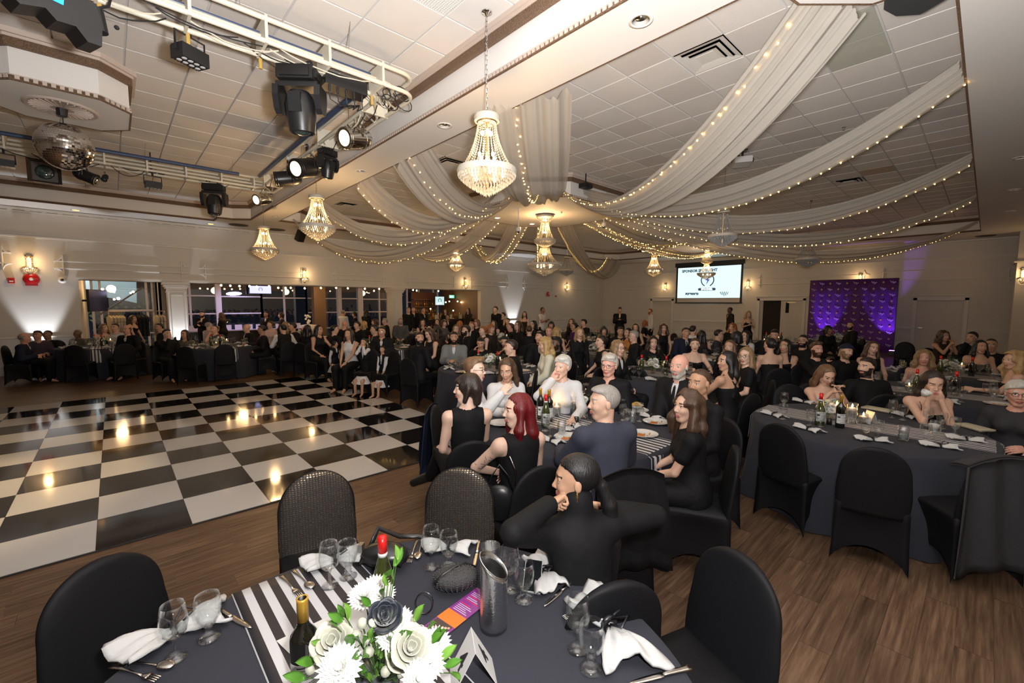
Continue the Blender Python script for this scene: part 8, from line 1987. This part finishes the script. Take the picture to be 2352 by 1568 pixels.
# middle distance: (px, py), label, options
M_ = [
 ((1898, 862), 'person with long light brown hair in a white strappy top looking at a phone', dict(b=-8, h=-6, hair='longside', hc='lb', top='cami', tc='w', pitch=.45, wl='phone', wr='phone', D=5.7, bot='w')),
 ((1990, 843), 'person with dark hair in a black shirt glancing back over the shoulder', dict(b=170, h=-75, sex='m', hair='short', hc='dk', beard='dk', top='shirt', tc='k', D=5.3, lean=.1)),
 ((1668, 830), 'person with straight black hair and crossed straps on a bare back', dict(b=-150, h=-85, hair='longside', hc='k', top='halter', tc='k', skin='t', D=5.2, wl='table')),
 ((1713, 818), 'person with blonde tied hair and round glasses beside the bare back', dict(b=-110, h=-55, hair='long', hc='db', top='tee', tc='k', glasses=True, skin='p', D=5.9)),
 ((1596, 792), 'person with auburn pinned hair in a black camisole and gold necklace', dict(b=-5, h=-20, hair='bun', hc='br', top='cami', tc='k', skin='p', D=7.0, g=1.15, wl='table', wr='table')),
 ((1500, 788), 'person with dark curly hair in a black v-neck with bent arm on the table', dict(b=10, h=-5, hair='wavy', hc='dk', top='vtee', tc='k', skin='l', D=7.3, g=1.15, wl='table', wr='table')),
 ((1421, 800), 'person with wavy blonde bob and glasses in a black blazer over white', dict(b=40, h=30, hair='wavy', hc='db', top='suit', tc='k', glasses=True, D=6.9)),
 ((1251, 792), 'person with long blonde curls in a cream blazer in profile', dict(b=-80, h=-75, hair='wavy', hc='bl', top='suit', tc='cr', D=6.9, pitch=.15, bot='k')),
 ((1277, 790), 'person with a dark high hairdo, glasses and suit beside the cream blazer', dict(b=-80, h=-55, sex='m', hair='quiff', hc='k', beard='dk', top='suit', tc='k', glasses=True, skin='d', D=7.5, tie='br')),
 ((1173, 798), 'person with dark brown hair in a black suit in left profile', dict(b=-100, h=-80, sex='m', hair='short', hc='dk', top='suit', tc='k', D=6.6, lean=.1)),
 ((1160, 785), 'person reading a small white card behind the dark suited profile', dict(b=-20, h=-20, hair='pony', hc='k', top='sweater', tc='k', skin='t', D=7.9, pitch=.3, wr='phone')),
 ((1104, 788), 'person with black hair eating with head bowed behind the red cap', dict(b=0, h=-5, sex='m', hair='short', hc='k', top='sweater', tc='k', skin='t', D=8.0, pitch=.35, wr=(.3, -.12, .98))),
 ((1043, 776), 'person with a black beard in a light grey blazer and white shirt', dict(b=0, h=5, sex='m', hair='short', hc='k', beard='k', top='suit', tc='gy', skin='m', D=7.4, wl='tab2', wr='tab2', g=1.05)),
 ((964, 777), 'person with a black beard in a black jacket turned in the chair', dict(b=150, h=25, sex='m', hair='short', hc='k', beard='k', top='suit', tc='k', shirt='k', skin='t', D=7.5, wl='lap', wr='lap')),
 ((801, 768), 'person with dark hair in a white sleeveless blouse with cardigan at the waist', dict(b=-10, h=-12, hair='long', hc='dk', top='tank', tc='w', skin='t', D=9.6, wl='lap2', wr='lap2')),
 ((768, 796), 'person, small girl in white skirt and black waistcoat facing away', dict(b=60, h=120, hair='pony', hc='k', top='vest', tc='k', skin='t', sc=.62, stand=True, xy=(*Zp(773, 878)[:2], .93), bot=None, wl='down', wr='down', extra={'skirt': ((0, 0), .13, .26, .42, .72, 'w')}, chair_=False)),
 ((835, 786), 'person, small girl hiding her mouth behind both hands', dict(b=-10, h=-8, hair='pony', hc='k', top='vest', tc='k', skin='t', sc=.68, D=9.1, wl='mouth', wr='mouth', bot=None, extra={'skirt': ((.16, 0), .17, .33, .38, .60, 'w')})),
 ((878, 803), 'person, smallest laughing girl in white tights by the black chair', dict(b=-25, h=-5, hair='pony', hc='k', top='vest', tc='k', skin='t', sc=.62, D=8.9, wl='lap', wr='lap', bot=None, extra={'skirt': ((.15, 0), .16, .3, .36, .58, 'w')})),
 ((920, 738), 'person with grey beard and glasses in a dark grey shirt by the column', dict(b=10, h=12, sex='m', hair='short', hc='gr', beard='gr', top='shirt', tc='g2', glasses=True, g=1.25, D=12, stand=False)),
 ((971, 742), 'person with long dark hair clapping by the candle table', dict(b=20, h=18, hair='long', hc='dk', top='tank', tc='k', wl='clasp', wr='clasp', D=12)),
 ((986, 767), 'person with very long brown hair looking down at a plate', dict(b=-40, h=-45, hair='long', hc='br', top='tank', tc='k', pitch=.4, D=9.4, skin='l')),
 ((1003, 757), 'person with dark hair turned away behind the candle', dict(b=-150, h=-120, hair='long', hc='dk', top='sweater', tc='bs', D=11)),
 ((1020, 742), 'person in a checkered blouse with brown bob', dict(b=60, h=40, hair='bob', hc='br', top='tee', tc='g2', D=12.5)),
 ((1028, 730), 'person in dark suit and white shirt before the bar', dict(b=30, h=20, sex='m', hair='buzz', hc='gr', top='suit', tc='k', skin='m', D=14, z=1.25)),
 ((1048, 757), 'person smiling with light brown hair behind the grey blazer', dict(b=-20, h=0, hair='long', hc='lb', top='sweater', tc='k', D=10.6)),
 ((1070, 759), 'person with beard and dark quiff in profile by the candles', dict(b=-70, h=-60, sex='m', hair='quiff', hc='dk', beard='dk', top='suit', tc='k', D=9.7, tie='k')),
 ((1057, 746), 'person with copper hair seen from behind', dict(b=160, h=150, hair='long', hc='gi', top='sweater', tc='k', D=12)),
 ((1083, 748), 'person with short reddish hair in dark jacket', dict(b=-30, h=-30, sex='m', hair='short', hc='gi', top='suit', tc='k', D=11.6)),
 ((1109, 760), 'person with strawberry blonde updo in side view', dict(b=-60, h=-65, hair='bun', hc='gi', top='tank', tc='k', D=9.6, skin='p')),
 ((1128, 755), 'person with reddish bob smiling to the right', dict(b=40, h=50, hair='bob', hc='gi', top='sweater', tc='bs', D=10.6)),
 ((1172, 751), 'person with short brown hair and white collar in left profile', dict(b=-100, h=-85, sex='m', hair='buzz', hc='br', top='suit', tc='k', skin='r', D=9.2)),
 ((1216, 758), 'person in black seen from behind leaning to the table', dict(b=165, h=170, sex='m', hair='buzz', hc='br', top='sweater', tc='k', D=9.4, z=1.2)),
 ((1240, 774), 'person with black hair and moustache in black between the blondes', dict(b=-10, h=-60, sex='m', hair='short', hc='k', top='suit', tc='k', skin='t', D=8.5)),
 ((1261, 762), 'person with short fair hair in an open white collar', dict(b=-10, h=-15, sex='m', hair='buzz', hc='lb', top='suit', tc='k', skin='r', D=8.9)),
 ((1278, 762), 'person with long orange lit blonde hair from behind', dict(b=170, h=170, hair='long', hc='bl', top='cami', tc='k', D=10.3)),
 ((1331, 765), 'person with fair hair parted over a dark top by the vase', dict(b=10, h=8, hair='long', hc='db', top='vneck', tc='k', D=9.6)),
 ((1318, 750), 'person in a purple top looking left', dict(b=-70, h=-80, hair='bun', hc='dk', top='tee', tc='vi', skin='m', D=11.6)),
 ((1313, 740), 'person with brown curls behind the purple top', dict(b=-40, h=-40, hair='wavy', hc='br', top='sweater', tc='k', D=13)),
 ((1341, 742), 'person with dark messy hair beside the tall vase', dict(b=-60, h=-70, sex='m', hair='quiff', hc='k', top='sweater', tc='k', D=12.4)),
 ((1387, 760), 'person with a black fringe in front of the empty chair', dict(b=10, h=0, hair='bob', hc='k', top='sweater', tc='k', skin='t', D=11.5)),
 ((1380, 785), 'person with dark tied hair in a sleeveless top in left profile', dict(b=-80, h=-80, hair='bun', hc='dk', top='tank', tc='k', D=7.8, skin='l')),
 ((1425, 761), 'person smiling with chin down in a black shirt', dict(b=-10, h=0, sex='m', hair='short', hc='k', top='sweater', tc='k', skin='t', D=11.3, pitch=.2)),
 ((1442, 765), 'person with black hair beside the grey haired profile', dict(b=-60, h=-60, hair='long', hc='k', top='sweater', tc='or_', skin='t', D=10.2)),
 ((1455, 772), 'person with dark grey hair and glasses in black in left profile', dict(b=-95, h=-85, sex='m', hair='short', hc='gr', top='shirt', tc='k', glasses=True, D=8.9, g=1.1)),
 ((1460, 753), 'person with dark hair half seen by the waiter', dict(b=-20, h=-20, hair='long', hc='dk', top='tank', tc='k', D=13)),
 ((1524, 755), 'person with long wavy hair smiling widely by the wine cooler', dict(b=0, h=0, hair='wavy', hc='br', top='tank', tc='k', D=10.8)),
 ((1575, 764), 'person in a navy suit, pale blue shirt and dark tie', dict(b=5, h=5, sex='m', hair='short', hc='k', top='suit', tc='nv', tie='k', skin='t', D=8.9, g=1.08)),
 ((1592, 758), 'person with dark hair behind the navy suit', dict(b=150, h=120, sex='m', hair='short', hc='dk', top='shirt', tc='w', D=10.5)),
 ((1611, 770), 'person with long black hair from behind by the lit vase', dict(b=170, h=170, hair='long', hc='k', top='tank', tc='br', D=9.6)),
 ((1651, 768), 'person with glasses in a dark shirt in right profile', dict(b=60, h=75, sex='m', hair='short', hc='dk', top='shirt', tc='dg', glasses=True, D=8.9)),
 ((1682, 752), 'person with auburn curly hair drinking from a white mug', dict(b=-30, h=-60, hair='wavy', hc='gi', top='sweater', tc='k', D=11)),
 ((1692, 775), 'person with black hair turned to the back wall', dict(b=150, h=150, hair='bob', hc='k', top='sweater', tc='k', D=8.8)),
 ((1676, 797), 'person with long light hair half hidden behind the black hair', dict(b=-40, h=-50, hair='long', hc='lb', top='sweater', tc='k', D=7.6)),
 ((1713, 772), 'person with black hair in a white blouse by the open door', dict(b=-80, h=-80, hair='long', hc='k', top='shirt', tc='w', D=8.6)),
 ((1779, 770), 'person with black tousled hair in suit and white collar', dict(b=-30, h=-40, sex='m', hair='quiff', hc='k', top='suit', tc='k', skin='t', D=8.9, pitch=.2)),
 ((1768, 793), 'person with a black bun and bare shoulders from behind', dict(b=175, h=-165, hair='bun', hc='k', top='cami', tc='k', skin='l', D=7.2)),
 ((1803, 795), 'person with long black hair in an off shoulder dress looking left', dict(b=-40, h=-60, hair='long', hc='k', top='cami', tc='k', skin='t', D=7.4, wl='lap2', wr='lap')),
 ((1844, 783), 'person with black beard and glasses by the backdrop edge', dict(b=-60, h=-50, sex='m', hair='short', hc='k', beard='k', top='sweater', tc='k', glasses=True, skin='t', D=8.4)),
 ((1876, 803), 'person with brown hair holding a phone up before the face', dict(b=0, h=-3, sex='m', hair='quiff', hc='br', beard='br', top='sweater', tc='k', skin='r', D=7.3, wr=(.30, -.03, 1.03), hr='hold', wl='lap')),
 ((1944, 808), 'person with a backwards navy cap, blond hair and beard tilting the head', dict(b=5, h=5, sex='m', hair='cap', hc='db', beard='db', top='shirt', tc='k', D=7.0, roll=-.3)),
 ((2004, 800), 'person with brown hair smiling in a sleeveless top near the cap', dict(b=-10, h=-15, hair='long', hc='br', top='tank', tc='k', D=7.4, roll=-.15)),
 ((1903, 758), 'person with dark hair behind the burning candles', dict(b=0, h=10, hair='bob', hc='k', top='sweater', tc='k', skin='b', D=11.8)),
 ((1953, 748), 'person with a short beard in a black jumper before the backdrop', dict(b=-100, h=-60, sex='m', hair='buzz', hc='dk', beard='dk', top='sweater', tc='k', D=11.2, g=1.15, z=1.25)),
 ((2122, 822), 'person with blonde tousled bob gazing left over the candles', dict(b=-15, h=-40, hair='wavy', hc='db', top='cami', tc='w', skin='r', D=6.7)),
 ((2168, 772), 'person with big curly brown hair leaning on folded hands', dict(b=0, h=0, hair='wavy', hc='br', top='tank', tc='br', skin='t', D=9.8, wl='clasp', wr='clasp', hs=1.0)),
 ((2232, 775), 'person with black tied hair and bracelet resting head on hand', dict(b=-70, h=-80, hair='bun', hc='k', top='sweater', tc='k', skin='t', D=9.0, wr='chin')),
 ((2252, 797), 'person with black hair in a brown low cut dress', dict(b=-30, h=-20, hair='long', hc='k', top='cami', tc='br', skin='t', D=7.6)),
 ((2276, 793), 'person broad with cropped dark hair in black at far right', dict(b=-60, h=-50, sex='m', hair='buzz', hc='k', top='sweater', tc='k', skin='m', g=1.2, D=7.2, hs=1.05)),
 ((2328, 828), 'person with very long wavy blonde hair seen from the side at right', dict(b=-130, h=-100, hair='wavy', hc='bl', top='cami', tc='k', D=5.6, wl='table')),
]
F_ = [
 ((57, 776), 'person bald in a navy jacket seen from behind at far left', dict(b=120, h=125, sex='m', hair='balding', hc='gr', top='suit', tc='nv', D=12.0, skin='r')),
 ((86, 770), 'person with black hair in a purple grey shirt turned to the camera', dict(b=60, h=15, sex='m', hair='short', hc='k', top='shirt', tc='pu', skin='m', D=10.6, wl='lap', wr='lap2', g=1.05)),
 ((109, 769), 'person with cropped hair and white shirt behind the purple shirt', dict(b=20, h=10, sex='m', hair='buzz', hc='dk', top='suit', tc='k', skin='b', D=11.8)),
 ((178, 766), 'person with grey hair in an olive suit against the white wall', dict(b=0, h=10, sex='m', hair='buzz', hc='gr', top='suit', tc='ol', tie='br', skin='d', D=12.2)),
 ((239, 754), 'person with fair hair and bare shoulders at the corner of the opening', dict(b=60, h=80, hair='long', hc='lb', top='cami', tc='k', D=12.3)),
 ((264, 752), 'person with glasses, white shirt and dark tie', dict(b=10, h=5, sex='m', hair='short', hc='dk', top='shirt', tc='w', tie='k', glasses=True, D=12.6)),
 ((291, 757), 'person with thin hair and glasses in dark blazer and white top', dict(b=5, h=5, sex='m', hair='balding', hc='br', top='suit', tc='k', D=12.0, skin='r')),
 ((306, 733), 'person with very long brown hair standing at the clothes rail', dict(b=100, h=90, hair='long', hc='br', top='cami', tc='k', stand=True, D=14.0, chair_=False)),
 ((366, 752), 'person with dark hair turned left before the garments', dict(b=-60, h=-20, sex='m', hair='short', hc='k', top='sweater', tc='k', skin='t', D=12.4)),
 ((383, 767), 'person in black jumper with hand at the mouth in right profile', dict(b=60, h=75, sex='m', hair='short', hc='k', top='sweater', tc='k', D=10.6, wr='mouth', g=1.08)),
 ((424, 768), 'person with long black hair and a grey brown scarf', dict(b=10, h=0, hair='longside', hc='k', top='sweater', tc='ol', skin='t', D=11.4)),
 ((464, 722), 'person with beard standing in black blazer and open white shirt', dict(b=10, h=15, sex='m', hair='short', hc='dk', beard='dk', top='suit', tc='k', stand=True, D=16.5, wl='clasp', wr='phone', chair_=False)),
 ((508, 725), 'person with long dark red hair standing in a black dress', dict(b=-80, h=-90, hair='long', hc='br', top='tee', tc='k', stand=True, D=16.5, chair_=False, skin='t')),
 ((480, 748), 'person with grey thinning hair behind the thinking man', dict(b=150, h=150, sex='m', hair='buzz', hc='gr', top='sweater', tc='pk', D=13.6)),
 ((493, 756), 'person resting face on hand in a grey green shirt', dict(b=-10, h=-5, sex='m', hair='buzz', hc='dk', top='half', tc='g2', D=12.3, wr='face', g=1.05)),
 ((566, 753), 'person bald in a black blazer and white shirt in left profile', dict(b=-40, h=-55, sex='m', hair='bald', hc='dk', top='suit', tc='k', D=12.0)),
 ((601, 757), 'person with black hair in a black jumper leaning on the table', dict(b=-60, h=-65, sex='m', hair='short', hc='k', top='sweater', tc='k', skin='m', D=11.6, wr='table')),
 ((611, 722), 'person in a dark suit standing by the violet cards', dict(b=0, h=0, sex='m', hair='short', hc='k', top='suit', tc='k', skin='b', stand=True, D=17.8, chair_=False)),
 ((645, 724), 'person with dark hair drinking by the violet cards', dict(b=-60, h=-60, hair='bob', hc='dk', top='sweater', tc='bs', stand=True, D=17.5, chair_=False)),
 ((621, 746), 'person in a pale pink dress seen sideways', dict(b=60, h=-40, hair='bun', hc='br', top='tee', tc='pk', D=13.2)),
 ((655, 748), 'person with blonde hair from behind next to the waiter', dict(b=-150, h=-150, hair='long', hc='db', top='sweater', tc='k', D=13.4)),
 ((650, 755), 'person waiter in black waistcoat bending over the table', dict(b=-140, h=-110, sex='m', hair='short', hc='k', top='vest', tc='k', D=11.6, lean=.25, z=1.25, wl='table', wr='table')),
 ((672, 751), 'person with neat black hair in a dark suit facing left', dict(b=-40, h=-60, sex='m', hair='short', hc='k', top='suit', tc='k', skin='t', D=11.4, g=1.05)),
 ((707, 757), 'person with long black hair from behind in a dark coat', dict(b=170, h=170, hair='long', hc='k', top='sweater', tc='k', D=11.2)),
 ((733, 758), 'person with a black fringe in a sleeveless black dress', dict(b=60, h=70, hair='longside', hc='k', top='tank', tc='k', skin='t', D=10.5, wl='table')),
 ((769, 757), 'person in black with short dark hair bowed over the table', dict(b=150, h=120, sex='m', hair='short', hc='k', top='sweater', tc='k', D=11.4)),
 ((792, 745), 'person with shaved head from behind', dict(b=170, h=175, sex='m', hair='bald', hc='br', top='sweater', tc='k', D=13.2, skin='r')),
 ((820, 747), 'person in a dark shirt smiling past the candles', dict(b=-20, h=-45, sex='m', hair='short', hc='dk', top='shirt', tc='k', D=13)),
 ((837, 746), 'person with blonde bob from behind', dict(b=160, h=160, hair='bob', hc='bl', top='sweater', tc='k', D=13.2)),
 ((860, 740), 'person with brown bob looking left beside the column', dict(b=-60, h=-60, hair='bob', hc='br', top='sweater', tc='bs', D=14)),
 ((884, 738), 'person in suit and white collar at the column', dict(b=-60, h=-70, sex='m', hair='short', hc='gr', top='suit', tc='k', D=13.8, z=1.25)),
 ((860, 757), 'person with black hair and glasses in a dark suit', dict(b=-60, h=-75, sex='m', hair='short', hc='k', top='suit', tc='k', skin='t', D=11.2, tie='k')),
 ((877, 762), 'person young with black tie and white shirt facing the camera', dict(b=0, h=0, sex='m', hair='short', hc='k', top='suit', tc='k', tie='k', skin='t', D=10.6)),
 ((1118, 702), 'person tall standing in a black suit and tie past the opening', dict(b=10, h=15, sex='m', hair='buzz', hc='k', beard='k', top='suit', tc='k', tie='k', skin='d', stand=True, D=15.0, wl='down', wr='down', g=1.1, chair_=False)),
 ((1138, 711), 'person in black bending forward behind the tall man', dict(b=-40, h=-50, sex='m', hair='short', hc='dk', top='sweater', tc='k', stand=True, D=16.2, lean=.2, chair_=False)),
 ((1155, 724), 'person with tied hair and bare arms near the portrait poster', dict(b=-70, h=-60, hair='bun', hc='dk', top='tank', tc='k', stand=True, D=16.4, chair_=False, sc=.93)),
 ((1205, 722), 'person with long dark hair standing against the pale wall', dict(b=-10, h=-10, hair='long', hc='dk', top='cami', tc='br', stand=True, D=17.5, chair_=False, sc=.95)),
 ((1247, 712), 'person waiter in a white short sleeved shirt carrying something', dict(b=60, h=60, sex='m', hair='buzz', hc='k', top='half', tc='w', skin='b', stand=True, D=17.5, wl='phone', wr='phone', chair_=False)),
 ((1424, 712), 'person in a black suit and tie standing with a phone', dict(b=-15, h=-10, sex='m', hair='short', hc='k', top='suit', tc='k', tie='k', skin='t', stand=True, D=17.5, pitch=.35, wl='phone', wr='phone', g=1.1, chair_=False)),
 ((1493, 715), 'person with ginger hair and black braces walking left', dict(b=-90, h=-95, sex='m', hair='short', hc='gi', beard='gi', top='shirt', tc='w', stand=True, D=18.8, wl='down', wr='down', chair_=False)),
 ((1676, 712), 'person in a brown dinner jacket standing in left profile', dict(b=-95, h=-90, sex='m', hair='buzz', hc='k', top='suit', tc='bs', skin='d', stand=True, D=17.5, wl='down', wr='down', chair_=False)),
 ((1719, 722), 'person with long blonde hair standing in a cold shoulder black dress', dict(b=-10, h=-5, hair='long', hc='bl', top='cami', tc='k', stand=True, D=15.0, pitch=.3, wl='phone', wr='phone', chair_=False, sc=.97)),
 ((1483, 742), 'person with red hair seated beside the waiter in braces', dict(b=60, h=120, hair='bob', hc='gi', top='tee', tc='k', D=16)),
 ((938, 712), 'person at the bar entrance in black, leftmost of the group', dict(b=30, h=20, sex='m', hair='short', hc='k', top='sweater', tc='k', stand=True, D=17.6, chair_=False)),
 ((950, 711), 'person in a white shirt and black jacket at the bar entrance', dict(b=20, h=20, sex='m', hair='short', hc='k', top='suit', tc='k', stand=True, D=17.0, chair_=False)),
 ((972, 712), 'person in a suit turned toward the bar', dict(b=60, h=70, sex='m', hair='short', hc='k', top='suit', tc='k', skin='m', stand=True, D=17.6, chair_=False)),
 ((1023, 716), 'person bartender with long hair between the bar lights', dict(b=0, h=0, hair='long', hc='dk', top='tee', tc='k', stand=True, D=20.2, chair_=False, sc=.93)),
 ((1075, 713), 'person bartender with dark hair bent over the bar', dict(b=-30, h=-30, hair='long', hc='dk', top='sweater', tc='bs', stand=True, D=20.2, chair_=False)),
 ((789, 718), 'person in a white shirt and dark braces from behind in the annex', dict(b=160, h=160, sex='m', hair='buzz', hc='gr', top='shirt', tc='w', stand=True, D=18.5, chair_=False)),
 ((814, 722), 'person in black standing beside the white shirt in the annex', dict(b=-60, h=-60, hair='bob', hc='k', top='sweater', tc='k', stand=True, D=18.8, chair_=False, sc=.95)),
 ((842, 718), 'person with long dark hair from behind in the annex', dict(b=170, h=170, hair='long', hc='dk', top='sweater', tc='k', stand=True, D=18.3, chair_=False)),
 ((1005, 740), 'person seated with dark hair before the bar counter', dict(b=0, h=-20, hair='long', hc='dk', top='sweater', tc='k', D=13.6)),
 ((1095, 742), 'person with light brown hair in front of the bar', dict(b=-20, h=-40, hair='bob', hc='lb', top='sweater', tc='k', D=13.5)),
 ((1134, 744), 'person with dark hair behind the smiling bob', dict(b=-30, h=-30, hair='long', hc='dk', top='tank', tc='k', D=12.6)),
 ((1166, 738), 'person with short hair near the portrait poster', dict(b=-20, h=-30, sex='m', hair='short', hc='dk', top='sweater', tc='k', D=13.6)),
 ((1190, 748), 'person with long brown hair beyond the short haired profile', dict(b=-60, h=-60, hair='long', hc='br', top='sweater', tc='k', D=12.4)),
 ((1225, 745), 'person with dark hair seated below the white shirted waiter', dict(b=-40, h=-60, hair='long', hc='k', top='sweater', tc='k', D=12.8)),
 ((1266, 747), 'person with black hair smiling below the blue banner', dict(b=0, h=-10, hair='bob', hc='k', top='sweater', tc='k', skin='t', D=13.4)),
]
for (pp_, lab, kw) in M_: person(pp_, lab, lod='mid', **kw)
print('MID', _t.time() - _t0)
for (pp_, lab, kw) in F_: person(pp_, lab, lod='far', **kw)
print('PEOPLE', _t.time() - _t0)
